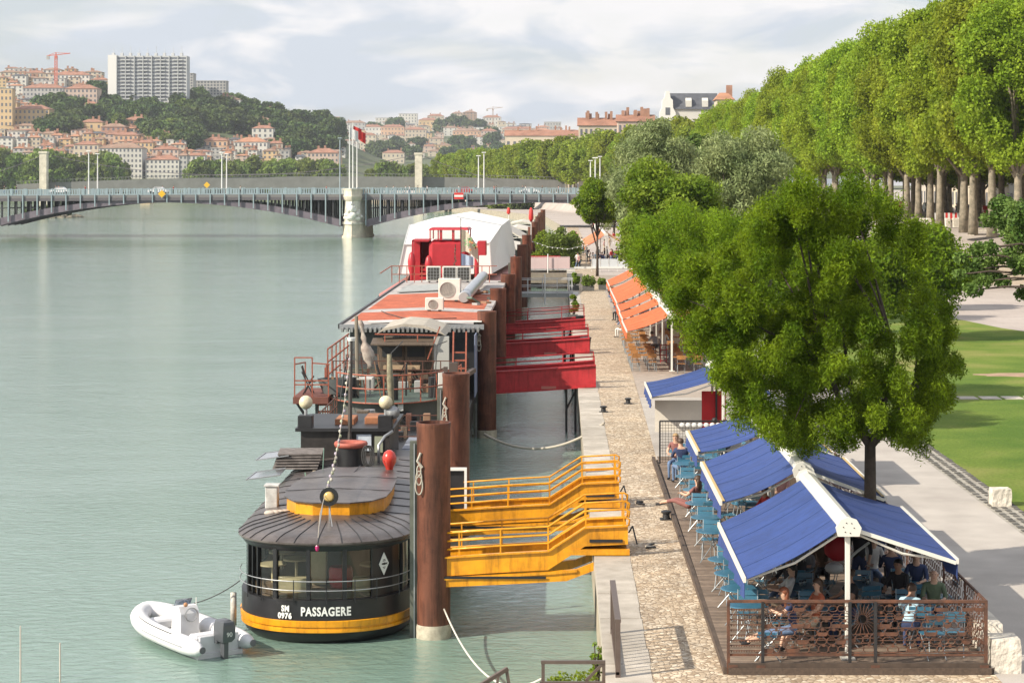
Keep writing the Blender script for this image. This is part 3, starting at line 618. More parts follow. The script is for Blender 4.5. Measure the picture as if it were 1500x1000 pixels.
def house(label,px0,px1,pt,pb,Y,col,roof=0,rows=3,cols=5,rh=.22,group=None,cat='house',name='house',depth=None,chim=2,hip=True,z0=None,rz=0,wf=(.42,.5),seed=0,nowin=False):
    x0,x1=XY(px0,Y),XY(px1,Y); zt=ZY(pt,Y); zb=ZY(pb,Y) if z0 is None else z0; cx=(x0+x1)/2; W=x1-x0; Hh=zt-zb; D=depth or max(9,min(16,W*.7)); rng=random.Random(seed+int(px0*7+pt))
    T=local(thing(name,label,cat,(cx,Y,zb),group,rz)); T['group']=group or ''
    if not group: del T['group']
    MB().box(-W/2,W/2,0,D,-14,Hh).build('wall',wallm(col),T)
    h=rh*D if roof is not None else 0
    if roof is not None:
        e=.5; r=MB(); ins=min(W*.35,D*.5) if hip else 0
        b=[(-W/2-e,-e,Hh),(W/2+e,-e,Hh),(W/2+e,D+e,Hh),(-W/2-e,D+e,Hh)]; t=[(-W/2-e+ins,D/2,Hh+h),(W/2+e-ins,D/2,Hh+h)]
        r.add(b+t,[(0,1,5,4),(2,3,4,5),(1,2,5),(3,0,4),(3,2,1,0)]); ro=r.build('roof',SLATE if roof=='slate' else ROOFM[roof],T)
        for c in range(chim):
            x=rng.uniform(-.36,.36)*W; y=D*rng.uniform(.35,.6); cw_=.8 if chim<6 else .45; MB().box(x-cw_,x+cw_,y-.4,y+.4,Hh+h*.4,Hh+h+rng.uniform(1.2,2.4)).build('chimney',CHM,ro)
    else: MB().box(-W/2-.3,W/2+.3,-.3,D+.3,Hh,Hh+.5).build('roof',wallm('grey'),T)
    if not nowin:
        cw=W/cols; fh=Hh/rows
        for i in range(cols):
            for j in range(rows): win(T,-W/2+cw*(i+.5),-.02,fh*(j+.28),min(1.5,cw*wf[0]),min(2.3,fh*wf[1]))
    return T
def hh(label,px0,px1,pt,pb,col,fn=h1,**k):
    Y,z=hill_at((px0+px1)/2,pb,fn); return house(label,px0,px1,pt,pb,Y,col,**k)
LST=[('cream house with brown roof at the top left edge of the hill',0,40,106,118,'cream',1,2,6),('long cream house on the hilltop under the crane',37,64,107,122,'beige',0,2,5),
('wide white house with red roof on the crest, left of the tower',77,131,110,129,'white',0,3,9),('low cream house between the crest row and the white tower',133,158,117,134,'cream',0,2,4),
('ochre block at the left edge below the crest',0,20,116,128,'ochre',1,2,4),('wide grey-beige apartment house with many windows, left of the pink one',33,92,129,154,'grey',0,4,11),
('pink apartment block with white windows above the dark trees',95,142,130,166,'pink',0,5,8),('tall ochre block cut by the left picture edge',-6,18,130,196,'ochre',None,7,4),
('ochre house with wide red roof below the grey-beige one',20,72,160,193,'ochre',0,4,8),('ochre house with a blank gable above the left bank trees',118,150,179,203,'ochre',0,2,3),
('red-brown house behind the big white block',148,184,186,208,'red',1,3,5),('orange house beside the dark trees above the white block',167,202,198,216,'orange',0,2,5),
('small beige house under the pink block',124,141,152,172,'beige',0,2,3),('low grey houses among the trees left of the pink block',62,86,196,212,'beige',1,2,4),
('big white six-storey block with grid of windows on the left bank',145,208,217,262,'white',1,6,11),('cream house with orange roof left of the big white block',108,144,212,240,'cream',0,3,5),
('white apartment house right of the big white block',213,262,234,262,'white',0,4,8),('narrow grey house between two white ones on the bank',262,274,228,262,'grey',1,5,2),
('white house at the end of the left bank row',274,300,228,250,'white',0,3,4),('small orange house above the bank row',200,224,209,232,'ochre',0,3,4),
('terracotta-roofed house behind the left bank row',223,261,219,240,'pink',0,3,6),('long ruined beige wall-like house under the white tower',228,278,140,158,'beige',None,2,8),
('white house with flat roof on the wooded shoulder',312,352,146,172,'white',1,3,6),('small white house below it among dark trees',317,347,176,194,'white',1,2,4),
('white villa with red roof alone right of the hill wall',369,400,188,210,'white',0,3,4),('orange house where the diagonal wall ends',297,333,206,226,'orange',0,2,5),
('long white house with orange roof on the lower hill',343,391,208,226,'white',2,2,8),('stepped beige house at the right foot of the hill',392,414,210,228,'beige',0,2,3),
('pink row house at the foot of the wooded hill, near the flags',450,496,224,246,'pink',0,3,8),('small ochre house on the right shoulder of the hill',386,401,163,177,'beige',1,2,3),
('terracotta-roofed house between the dark trees and the white villa',180,215,176,190,'orange',0,2,4)]
for (lb,a,b,t,bt,c,r,ro,cl) in LST: hh(lb,a,b,t,bt,c,roof=r,rows=ro,cols=cl)
LS2=[('cream house at the left end of the far ridge',472,503,174,192,'cream',1,3,6),('pale grey block near the flagpoles on the ridge',503,535,180,200,'grey',1,4,6),('white house row on the ridge above the bridge pier',535,560,186,206,'white',0,3,5),
('stepped white house climbing the ridge behind the flags',527,551,198,226,'cream',0,5,4),('pink brick house low on the ridge',548,569,211,230,'pink',1,3,4),('orange-cream row in the middle of the ridge',558,592,186,204,'orange',0,3,7),
('beige house with hipped roof on the ridge slope',593,624,190,212,'beige',0,4,6),('yellow hall with red roof on the ridge',613,641,176,192,'ochre',0,2,5),('pale flat block on the ridge skyline',584,611,167,180,'white',None,3,6),
('first of two beige tower blocks on the ridge skyline',662,678,166,188,'beige',1,7,4),('second, darker tower block beside the beige one',678,698,165,189,'brown',1,7,4),('orange-fronted house below the two tower blocks',663,704,192,210,'orange',1,3,8),
('low white house with antennae right of the tower blocks',707,734,172,188,'white',0,3,6),('long red-roofed hall on the right of the ridge',735,781,189,200,'cream',0,2,8),('second long red-roofed hall beside it',781,806,191,201,'cream',2,2,5),
('grey flat block at the right end of the ridge',797,822,179,190,'grey',None,2,6),('white block with flat roof behind the ridge trees',550,584,173,186,'white',None,3,7),('cream house halfway down the ridge right of the flags',560,592,224,240,'cream',0,2,5),
('brown-roofed house between the yellow hall and the tower blocks',641,662,180,194,'cream',1,3,4),('pale house at the very crest left of the tower blocks',626,650,170,180,'beige',0,2,5),('light pink house right of the orange front',704,728,192,206,'pink',0,3,5)]
for (lb,a,b,t,bt,c,r,ro,cl) in LS2: hh(lb,a,b,t,bt,c,fn=h2,roof=r,rows=ro,cols=cl,wf=(.5,.5))
rng=random.Random(12); fill=[]; cols_=['cream','white','beige','pink','grey','ochre','white']
def tryfill(fn,x0,x1,f0,f1,n,wr):
    for _ in range(n):
        px=rng.uniform(x0,x1); pb=rng.uniform(f0(px),f1(px)); wd=rng.uniform(*wr)
        if any(abs(px-q[0])<(wd+q[2])*.34 and abs(pb-q[1])<4.5 for q in fill): continue
        fill.append((px,pb,wd,fn))
tryfill(h1,-5,150,lambda x:116,lambda x:160,160,(14,30)); tryfill(h1,0,300,lambda x:196 if x<120 else 206,lambda x:252,420,(12,28)); tryfill(h1,300,415,lambda x:216,lambda x:242,80,(10,22)); tryfill(h1,0,60,lambda x:150,lambda x:215,60,(14,26)); tryfill(h1,225,400,lambda x:152+(x-225)*.16,lambda x:175+(x-225)*.12,14,(12,22)); tryfill(h1,410,500,lambda x:228,lambda x:246,40,(12,22))
n1=len(fill); tryfill(h2,455,880,lambda x:itp(HILL2,x)+1,lambda x:itp(HILL2,x)+10,420,(9,22)); tryfill(h2,500,780,lambda x:196,lambda x:232,260,(11,24))
fill.sort(key=lambda q:(q[3] is h2,q[0])); k1=k2=0
for q in fill:
    px,pb,wd,fn=q; k1,k2=(k1+1,k2) if fn is h1 else (k1,k2+1); hgt=rng.uniform(9,19) if fn is h1 else rng.uniform(6,12)
    c=rng.choice(cols_); lb=(f'small {c} house packed on the left hillside, {ORD(k1)} from the left of its kind' if fn is h1 else f'small {c} house on the far ridge, {ORD(k2)} from the left of the small ones')
    hh(lb,px-wd/2,px+wd/2,pb-hgt,pb,c,fn=fn,roof=rng.choice([0,1,1,2,'slate',None]),rows=2 if hgt<11 else 3,cols=max(2,int(wd/6)),group='small houses on the left hillside' if fn is h1 else 'small houses on the far ridge',rh=rng.uniform(.08,.2),chim=rng.choice([0,1,2,3]))
# white slab tower
Y=1640; T=local(thing('tower_block','huge white slab tower of flats standing on the hilltop','tower block',(XY(216,Y),Y,ZY(146,Y))))
Wd=XY(274,Y)-XY(159,Y); Hh=ZY(82,Y)-ZY(146,Y)
WT=mat('white concrete',(.50,.51,.51),.8,var=.06,vscale=.1)
x1=Wd/2; x0=-x1+7
MB().box(x0,x1,0,14,-6,Hh).build('wall',WT,T)
MB().box(-x1,x0-.02,-1.5,15,-6,Hh+.6).build('end_wall',mat('pale concrete',(.74,.73,.70),.8),T)
BALC=MB().box(-.5,.5,-.9,0,0,.30).build('balcony',WT); bm_=BALC.data; bpy.data.objects.remove(BALC)
nc,nr=8,12; cw=(x1-x0)/nc; fh=(Hh-1)/nr
for i in range(nc):
    for j in range(nr):
        win(T,x0+cw*(i+.5),-.02,fh*j+fh*.42,cw*.86,fh*.52)
        o=bpy.data.objects.new('balcony',bm_); COL.objects.link(o); o.parent=T; o.location=(x0+cw*(i+(.28 if i%2 else .7)),-.02,fh*j+.1); o.scale=(cw*.5,1,fh*1.15)
for i in range(nc+1): MB().box(x0+cw*i-.28,x0+cw*i+.28,-1.1,0,-2,Hh).build('fin',WT,T)
for i in range(9): 
    x=-x1+3+i*Wd/9.2; MB().box(x-1,x+1,4,8,Hh,Hh+2.6).build('roof_unit',WT,T); MB().tube([(x+.4,5,Hh+2.5),(x+.4,5,Hh+6+i%3)],.14,4).build('antenna',WT,T)
hh('dark modern block with open frames right of the white tower',284,331,119,140,'grey',roof=None,rows=5,cols=10,wf=(.75,.6),depth=14,cat='apartment block',name='apartment_block')
hh('narrow grey wing against the right flank of the white tower',273,283,108,140,'grey',roof=None,rows=8,cols=2,wf=(.6,.5),depth=14,cat='apartment block',name='apartment_block')
# diagonal retaining wall on the hill
mb=MB(); P=[(272,189),(290,200),(306,208)]; q=[]
for (px,py) in P: Y,z=hill_at(px,py+10); q.append((XY(px,Y),Y-12,z+2,z+ (10)*Y/3000))
for (a,b) in zip(q,q[1:]): mb.add([(a[0],a[1],a[2]-9),(b[0],b[1],b[2]-9),(b[0],b[1],b[3]),(a[0],a[1],a[3]),(a[0],a[1]+2,a[2]-9),(b[0],b[1]+2,b[2]-9),(b[0],b[1]+2,b[3]),(a[0],a[1]+2,a[3])],[(0,1,2,3),(3,2,6,7),(5,4,7,6),(1,5,6,2),(4,0,3,7)])
tag(mb.build('retaining_wall',wallm('stone')),'long pale wall slanting down the wooded hill','wall')
# cranes
def crane(lb,px,pt,pb,Y,s,m):
    T=local(thing('tower_crane',lb,'crane',(XY(px,Y),Y,ZY(pb,Y)))); Hh=ZY(pt,Y)-ZY(pb,Y)
    mb=MB()
    for a in (-.9,.9):
        for b in (-.9,.9): mb.bar((a,b,-20),(a,b,Hh),.35)
    z=-20
    while z<Hh-2: mb.bar((-.9,-.9,z),(.9,-.9,z+2.2),.25); mb.bar((.9,-.9,z),(-.9,-.9,z+2.2),.2); z+=2.2
    mb.build('mast',m,T); mb=MB(); mb.bar((-11*s,0,Hh),(17*s,0,Hh+3*s),.7); mb.bar((0,0,Hh),(0,0,Hh+4*s),.8); mb.bar((0,0,Hh+4*s),(15*s,0,Hh+2.9*s),.3); mb.bar((0,0,Hh+4*s),(-10*s,0,Hh+.1),.3); mb.build('jib',m,T)
    MB().box(-11*s,-8*s,-1,1,Hh-3,Hh).build('counterweight',wallm('grey'),T); MB().box(-1,1.3,-1,1,Hh-2.2,Hh).build('cab',m,T)
REDM=mat('crane red',(.55,.12,.07),.5)
crane('red tower crane above the left hill roofs',82,82,116,1700,.7,REDM); crane('thin pale crane on the ridge behind the tower blocks',722,160,186,3100,.9,wallm('brown'))
# buildings behind the plane row on the right bank
def rb(lb,px0,px1,pt,Y,col,**k): return house(lb,px0,px1,pt,260,Y,col,z0=6.4,**k)
rb('red-roofed house with many chimneys above the far plane trees',848,905,184,700,'cream',roof=0,rows=5,cols=8,chim=11,rh=.3,hip=False,nowin=False)
rb('lower red-roofed house with brick chimneys left of it',905,958,178,640,'pink',roof=0,rows=5,cols=8,chim=12,rh=.25,hip=False)
rb('long tiled roof just above the plane trees behind the bridge',740,850,199,1050,'cream',roof=0,rows=4,cols=12,chim=8,rh=.2,hip=False)
# white gable with slate roof
Y=560; x0,x1=XY(966,Y),XY(1052,Y); zt=ZY(136,Y); ze=ZY(160,Y)
T=local(thing('mansion','white stepped-gable mansion with a slate roof above the trees','mansion',(x0,Y,6.4)))
W=x1-x0; e=ze-6.4; t=zt-6.4
MB().box(0.8,W,0,13,0,e).build('wall',wallm('white'),T)
g=MB(); g.prismY([(0,0),(4.4,0),(4.4,e-1),(3.7,e+.3),(3.6,e+2.5),(3.0,e+3.0),(2.7,t+.4),(1.7,t+.4),(1.3,e+3.0),(.8,e+2.5),(.6,e+.3),(0,e-1)],-.8,2.0); g.build('gable',mat('white render',(.72,.70,.66),.8),T)
r=MB(); r.prismX([(-.5,e),(13.5,e),(9.5,t),(3.5,t)],2.2,W); ro=r.build('roof',SLATE,T)
for x in (8,12.5): MB().prismX([(-.2,e+.6),(3.2,e+.6),(3.2,e+2.6),(1.2,e+3.1),(-.2,e+2.3)],x-.8,x+.8).build('dormer',wallm('white'),ro)
for z in (e-5,e-1.6): win(T,2.2,-.82,z,1.2,2)
rb('cream house with an orange roof half hidden by the nearest tall crowns',1050,1074,146,540,'cream',roof=2,rows=6,cols=3,chim=1)
# boulevard facades behind the trunks
rng=random.Random(31); y=150
for k in range(12):
    l=rng.uniform(18,28); c=rng.choice(['cream','beige','stone','pink','white']); X=72+rng.uniform(-1,1)
    if y+l>420: break
    T=local(thing('boulevard_house',f'{c} boulevard house behind the plane trunks, {ORD(k+1)} from the near end','house',(X,y,6.3),'houses along the boulevard')); hgt=rng.uniform(15,18)
    MB().box(0,14,.1,l-.1,0,hgt).build('wall',wallm(c),T)
    MB().add([(-.5,0,hgt),(14,0,hgt),(14,l,hgt),(-.5,l,hgt),(4,0,hgt+3.5),(4,l,hgt+3.5)],[(0,3,5,4),(3,2,5),(0,4,1),(1,4,5,2),(0,1,2,3)]).build('roof',ROOFM[k%3],T)
    nn=int(l/3)
    for i in range(nn):
        for j in range(4):
            o=win(T,-.02,l*(i+.5)/nn,j*3.6+.8,1.2,2.3); o.rotation_euler=(0,0,PI/2)
    y+=l
# ================================================================== BRIDGES
STEELB=mat('bridge blue-grey paint',(.27,.34,.37),.5,var=.12,vscale=1); STEELD=mat('bridge arch paint',(.15,.125,.15),.6,var=.2,vscale=1); CONC=mat('pier limestone',(.60,.54,.44),.85,var=.2,vscale=.6,bump=.4,bscale=3)
YB=412; XP=XY(517.5,YB)
T=local(thing('arch_bridge','long steel arch bridge with blue-grey railings crossing the whole river','bridge',(XP,YB,0)))
SP=69.5; DW=20
def zdeck(x): return 8.75-.00004*(x-20)**2
mb=MB(); n=80; xs=[-150+ (250)*i/n for i in range(n+1)]
mb.loft([[(x,-.6,zdeck(x)),(x,-.6,zdeck(x)-.55),(x,DW+.6,zdeck(x)-.55),(x,DW+.6,zdeck(x))] for x in xs]); mb.build('deck',mat('bridge deck',(.18,.17,.17),.8),T)
mb=MB(); mb.loft([[(x,-.62,zdeck(x)-.55),(x,-.62,zdeck(x)-1.15),(x,-.3,zdeck(x)-1.15),(x,-.3,zdeck(x)-.55)] for x in xs]); mb.build('fascia_girder',mat('bridge fascia',(.11,.10,.11),.6),T)
def zarch(x):   # soffit centre line measured from springing
    for c in (-SP/2-2.6,SP/2+2.6,-SP*1.5-2.6):
        if abs(x-c)<=SP/2: u=(x-c)/(SP/2); return 2.9+4.55*(1-u*u)
    return None
for (c,nm) in ((-SP/2-2.6,0),(SP/2+2.6,1),(-SP*1.5-7.8,2)):
    for yy in (0,5,10,15,20):
        m=MB(); ring=[]
        for i in range(41):
            x=c-SP/2+SP*i/40; u=(x-c)/(SP/2); z=2.9+4.55*(1-u*u); th=1.5-.7*(1-abs(u))
            ring.append([(x,yy-.25,z-th/2),(x,yy+.25,z-th/2),(x,yy+.25,z+th/2),(x,yy-.25,z+th/2)])
        m.loft(ring); m.build('arch_rib',STEELD,T)
        m=MB()
        for i in range(1,48):
            x=c-SP/2+SP*i/48; u=(x-c)/(SP/2); z=2.9+4.55*(1-u*u); zd=zdeck(x)-.55
            if zd-z>.5: m.bar((x,yy,z),(x,yy,zd),.42,.3)
        m.bar((c-SP/2+.5,yy,5.9),(c-SP/2+16,yy,6.0),.12)
        cb=m.build('spandrel_columns',mat('shaded column paint',(.035,.035,.04),.7),T); cb['kind']='stuff'  # columns near black: the shade under the deck is put into their colour
    for i in range(0,25):
        x=c-SP/2+SP*i/24; u=(x-c)/(SP/2); z=2.9+4.55*(1-u*u)
        MB().box(x-.11,x+.11,-.85,-.5,z-.4,zdeck(x)+.1).build('outer_post',STEELB,T)
    m=MB()
    for i in range(1,16):
        x=c-SP/2+SP*i/16; u=(x-c)/(SP/2); z=2.9+4.55*(1-u*u); m.bar((x,0,z),(x,20,z),.3)
    m.build('cross_bracing',STEELD,T)
for yy,nm in ((-.55,'a'),(DW+.45,'b')):
    m=MB()
    m.loft([[(x,yy,zdeck(x)+1.1),(x,yy+.14,zdeck(x)+1.1),(x,yy+.14,zdeck(x)+1.22),(x,yy,zdeck(x)+1.22)] for x in xs]); m.loft([[(x,yy,zdeck(x)),(x,yy+.14,zdeck(x)),(x,yy+.14,zdeck(x)+.14),(x,yy,zdeck(x)+.14)] for x in xs])
    x=-150
    while x<100: m.box(x,x+.22,yy+.02,yy+.1,zdeck(x)+.1,zdeck(x)+1.1); x+=.5
    x=-150
    while x<100: m.box(x,x+.4,yy-.05,yy+.2,zdeck(x),zdeck(x)+1.35); x+=2.9
    m.build('railing',STEELB,T)
MB().box(62+12,110,-1.5,22,1.0,7.6).build('abutment',CONC,T)
# pier with its carved figures
P=thing('bridge_pier','round stone bridge pier carved with a white reclining figure group','bridge pier',(XP,YB,0)); local(P)
def oval(rx,ry,z,n=28,y0=10): return [(rx*math.cos(t),y0-(ry)*math.sin(t)*1.0 if True else 0,z) for t in [2*PI*k/n for k in range(n)]]
def ov(pr,m,nm): 
    mb=MB(); mb.loft([oval(rx,ry,z) for rx,ry,z in pr][::1]); return mb.build(nm,m,P,smooth=True,angle=35)
ov([(3.3,13.8,-3),(3.1,13.6,.35),(2.9,13.4,.4),(2.75,13.2,2.7)],CONC,'base'); ov([(3.0,13.5,2.7),(3.0,13.5,3.1),(2.65,13,3.2),(2.55,12.9,7.4)],mat('carved limestone',(.66,.62,.54),.8,var=.2,vscale=1.2),'shaft')
ov([(2.65,13.0,7.4),(2.9,13.4,7.7),(3.1,13.6,8.3),(3.0,13.5,8.5),(3.0,13.5,9.5),(3.15,13.65,9.6),(3.15,13.65,9.85)],CONC,'cornice')
rng=random.Random(3); mb=MB()
ST=[(0,5.9,.55,.75),(-.05,6.85,.3,.34),(.5,5.6,.4,.5),(.9,4.9,.6,.4),(1.5,4.3,.55,.32),(-.7,5.4,.4,.45),(-1.1,4.6,.6,.45),(-1.5,4.0,.5,.4),(.2,4.6,.7,.6),(-.4,4.0,.9,.5),(.9,3.9,.8,.4),(1.3,5.3,.24,.5),(-1.2,5.8,.2,.55),(.5,6.3,.22,.4),(-.5,6.2,.25,.35),(-1.9,4.7,.25,.3),(1.9,4.0,.3,.25)]
for (x,z,a,b) in ST: 
    yy=10-12.9*math.sqrt(max(0,1-(x/2.45)**2))-.15; mb.ball((x,yy,z),(a,.5,b),12,8,jit=.06,rng=rng)
mb.build('carved_figures',mat('white marble',(.74,.72,.67),.7,var=.08),P,smooth=True)
# second pier left outside view end, lamp posts, flagpoles
WHITEP=mat('white pole',(.72,.72,.70),.4)
def lamp(lb,X,Y,z,h,heads=1,grp=None,m=WHITEP):
    T=local(thing('street_lamp',lb,'street lamp',(X,Y,z),grp)); MB().tube([(0,0,0),(0,0,h)],[.16,.10],8).build('pole',m,T); MB().bbox(-.45,.45,-.3,.3,h,h+.16,.05).build('lamp_head',m,T); return T
k=0
for (px,pt,lbl) in [(130,222,'left'),(143,226,''),(325,224,''),(332,226,''),(701,229,''),(709,224,''),(865,236,''),(879,230,'')]:
    k+=1; YY=YB+(2 if k%2 else 17); lamp(f'tall white lamp post on the arch bridge, {ORD(k)} from the left',XY(px,YY),YY,8.7,ZY(pt,YY)-8.7,grp='lamp posts on the arch bridge')
RED=mat('signal red',(.62,.04,.035),.6); YEL=mat('sign yellow',(.75,.42,.02),.5)
for k,(px,pt,red) in enumerate([(512,183,0),(517,180,0),(523,186,1)]):
    YY=YB-1.5+k*2.5; X=XY(px,YY); T=local(thing('flagpole',['white flagpole at the left on the bridge pier','tallest white flagpole in the middle of the pier','white flagpole with a red flag on the pier'][k],'flagpole',(X,YY,9.85),'flagpoles on the bridge pier'))
    h=ZY(pt,YY)-9.85; MB().tube([(0,0,0),(0,0,h)],[.13,.08],8).build('pole',WHITEP,T)
    col=[mat('flag white',(.75,.75,.75),.8),RED,RED][k]; P_=[[(.05+i*.28,.18*math.sin(i*1.3),h-.6-j*.45-.05*i*j*.3-(i*.12)) for j in range(5)] for i in range(7)]
    MB().sheet(P_,.02).build('flag',col,T)
lamp('grey mast beside the flags on the far side of the pier',XY(498,YB+19),YB+19,8.7,ZY(203,YB+19)-8.7,m=STEELB)
def diamond(lb,px,py,YY,s):
    T=local(thing('navigation_sign',lb,'sign',(XY(px,YY),YY,ZY(py,YY)))); MB().prismY([(-s,0),(0,-s),(s,0),(0,s)],-.06,0).build('plate',YEL,T); MB().prismY([(-s*.15,-s*1.2),(s*.15,-s*1.2),(s*.15,.0),(-s*.15,0)],.02,.12).build('bracket',STEELB,T)
diamond('yellow diamond sign on the arch bridge railing',237,284,YB-1.1,.78)
diamond('smaller yellow diamond sign on the footbridge behind',303,271,698,1.1)
T=local(thing('navigation_sign','red and white no-entry board on the arch bridge above the right span','sign',(XY(672,YB-1.1),YB-1.1,ZY(287,YB)))); MB().box(-.95,.95,-.06,0,-.65,.65).build('plate',RED,T); MB().box(-.9,.9,-.085,-.062,-.2,.2).build('bar',WHITEP,T)
# cars and tiny walkers on the deck come later
# suspension footbridge behind
YF=700; T=local(thing('suspension_footbridge','grey footbridge with a deep deck hung between stone towers','footbridge',(0,YF,0)))
PG=mat('footbridge grey',(.17,.17,.16),.8,var=.15,vscale=.3); n=40
xs=[XY(24,YF)+(XY(830,YF)-XY(24,YF))*i/n for i in range(n+1)]
zt=lambda x: ZY(258.5,YF)-.00022*(x+75)**2
mb=MB(); mb.loft([[(x,0,zt(x)-4.1),(x,5,zt(x)-4.1),(x,5,zt(x)),(x,0,zt(x))] for x in xs]); mb.build('deck',PG,T)
m=MB(); m.loft([[(x,-.05,zt(x)+.85),(x,.1,zt(x)+.85),(x,.1,zt(x)+1.0),(x,-.05,zt(x)+1.0)] for x in xs]); x=xs[0]
while x<xs[-1]: m.box(x,x+.12,0,.1,zt(x),zt(x)+.9); x+=1.2
m.build('railing',PG,T)
for nm,px,pt in (('tower',67,222),('tower',614,224)):
    X=XY(px,YF); w=2.1*.62; mb=MB(); mb.loft([[(X-a,-4-b,z),(X+a,-4-b,z),(X+a,-1-0+b*0,z),(X-a,-1,z)] for a,b,z in ((1.7,.5,-2),(1.6,.3,2),(1.2,0,9),(1.2,0,ZY(pt+3,YF)),(1.5,.2,ZY(pt+3,YF)),(1.4,.2,ZY(pt,YF)))]); mb.build(nm,CONC,T)
mb=MB()
ZT=ZY(226,YF)
for (xa,xb,za,zb) in ((XY(67,YF),XY(614,YF),ZT,ZT),(XY(67,YF),XY(-40,YF),ZT,ZY(262,YF)),(XY(614,YF),XY(720,YF),ZT,ZY(262,YF))):
    full=abs(xb-xa)>60; pts=[]
    for i in range(25):
        u=i/24; pts.append((xa+(xb-xa)*u,-.6,(za+(zb-za)*u)-(7.2 if full else 1.0)*4*u*(1-u)*(1 if full else .6)))
    mb.tube(pts,.09,5)
mb.build('cable',STEELD,T)
MB().box(XY(208,1100),XY(222,1100),395,405,-1,2.4).build('pier_block',wallm('ochre'),T)
# islet under the left arch
mb=MB(); rng=random.Random(6)
for i in range(70):
    t=rng.random(); mb.ball((XY(38+80*t,655)+0,650+rng.uniform(-4,10),-.3+rng.random()*.5),(rng.uniform(.7,2),rng.uniform(.7,2),rng.uniform(.4,1.0)),7,5,jit=.2,rng=rng)
structure(mb.build('rocky_islet',mat('islet rock',(.17,.15,.11),.9,var=.3)))
for k,(px,r) in enumerate([(48,1.7),(62,2.4),(78,2.5),(92,1.8)]): shrub(f'low green bush on the rocky islet, {ORD(k+1)} from the left',(XY(px,655),655,.2),(r*1.5,3,r*.75),1500,.6,LDARK,120+k,group='bushes on the islet')
# bank vegetation under the right span
for k,(px,y,s,lm) in enumerate([(640,800,1,LMID),(655,790,1.2,LYEL),(700,760,1.0,LMID),(760,700,1.0,LDARK),(545,1240,1.6,LMID),(420,1240,1.4,LMID),(730,720,.9,LMID)]): shrub(f'waterside bush beyond the right span, {ORD(k+1)} of them',(XY(px,y),y,1.8),(5*s,5,2.4*s),2200,.9,lm,140+k,group='waterside bushes beyond the bridge')
# ================================================================== MOORING PILES
RUST=mat('rusted pile steel',(.21,.072,.04),.6,var=.3,vscale=1.2,bump=.25,bscale=4,col2=(.10,.036,.022),stretch=(3,3,.5),dirt=.55); SCUM=mat('pile waterline scum',(.42,.38,.30),.85,var=.3,vscale=5)
DARKM=mat('dark painted steel',(.02,.02,.022),.45,var=.3,vscale=2); GREYST=mat('grey galvanised steel',(.38,.39,.40),.4,metal=.6,var=.15,vscale=3); ROPE=mat('old rope',(.42,.38,.32),.9); ROPED=mat('dark rope',(.05,.05,.05),.8)
k=0
for (Y,x,r,zt) in [(49.7,-3.03,.41,5.2),(62,-3.10,.41,5.25),(88.7,-3.10,.41,5.45),(107,-3.15,.42,5.5),(126,-3.1,.45,5.4),(150,-3.1,.42,5.6),(176,-3.1,.45,5.7),(205,-3.2,.45,5.8),(238,-3.1,.45,5.9),(270,-3.1,.45,5.9),(305,-3.0,.45,6),(345,-3.0,.45,6),(385,-2.9,.45,6)]:
    k+=1; desc=['nearest rusted pile, in front of the yellow gangways','second rusted pile, behind the nearest one','third rusted pile beside the near red gangway'][k-1] if k<4 else f'rusted mooring pile beside the barges, {ORD(k)} from the viewer'
    T=local(thing('mooring_pile',desc,'mooring pile',(x,Y,0),'rust-brown mooring piles')); mb=MB()
    mb.lathe(0,0,[(r,-3),(r,zt-.12),(r+.01,zt-.1),(r+.01,zt),(r-.03,zt),(r-.04,zt-.25),(0.02,zt-.28)],28)
    pl=mb.build('pile',RUST,T,smooth=True,angle=30); MB().lathe(0,0,[(r+.012,-.5),(r+.02,.28),(r+.005,.33)],28).build('waterline_band',SCUM,T,smooth=True,angle=30)
    m=MB(); m.box(-r-.16,-r+.06,-.10,.10,-1,zt-.45); m.build('guide_rail',mat('guide rail',(.10,.105,.085),.6,var=.3),T)
    if k<=5:
        m=MB(); m.bar((-r-.05,-.12,0),(-r-.05,-.12,zt-.5),.03); m.build('guide_edge',GREYST,T)
        c=MB(); rr=random.Random(k)
        for q in range(3): 
            a=.12+.05*q; c.tube([(-r*.75-.02+a*.4*math.sin(t),-r*.8-.05,zt-1.0-q*.13-a*(1-math.cos(t))) for t in [2*PI*i/14 for i in range(15)]],.018,5)
        c.tube([(-r*.7,-r*.8,zt-.7),(-r*.9,-r*.85,zt-.9),(-r*.6,-r*.9,zt-1.05)],.035,6); c.build('mooring_rope',ROPE,T)
# ================================================================== DINNER BOAT
YELP=mat('yellow paint',(.80,.34,.007),.45,dirt=.35,var=.10,vscale=2.5,bump=.06,bscale=6,coat=.2); BLK=mat('black hull paint',(.014,.014,.016),.38,var=.4,vscale=2,bump=.1,bscale=5)
ROOFB=mat('bitumen boat roof',(.10,.085,.08),.34,dirt=.4,var=.35,vscale=1.2,bump=.15,bscale=9); WHT=mat('white lettering',(.75,.75,.72),.6)
GL=glassmat('saloon glass',(.86,.90,.87),.2); WOODC=mat('cream panelling',(.58,.48,.30),.6,var=.1)
BX,BHW,BY0,BD,BY1=-5.72,2.15,48.75,2.3,64.0
def bout(hw,y0,dep,y1,n=44,ex=2.3,bx=BX):
    pts=[]
    for i in range(n+1):
        t=PI*i/n; c=math.cos(t); s_=math.sin(t); pts.append((bx-hw*abs(c)**(2/ex)*(1 if c>0 else -1),y0+dep-dep*abs(s_)**(2/ex)))
    return pts+[(bx+hw,y1),(bx-hw,y1)]
def ring(hw,y0,z,dep=BD,y1=BY1): return [(x,y,z) for x,y in bout(hw,y0,dep,y1)]
B=thing('passenger_barge','black and yellow glazed restaurant barge moored nearest, its rounded stern lettered in white','barge',(BX,55,0))
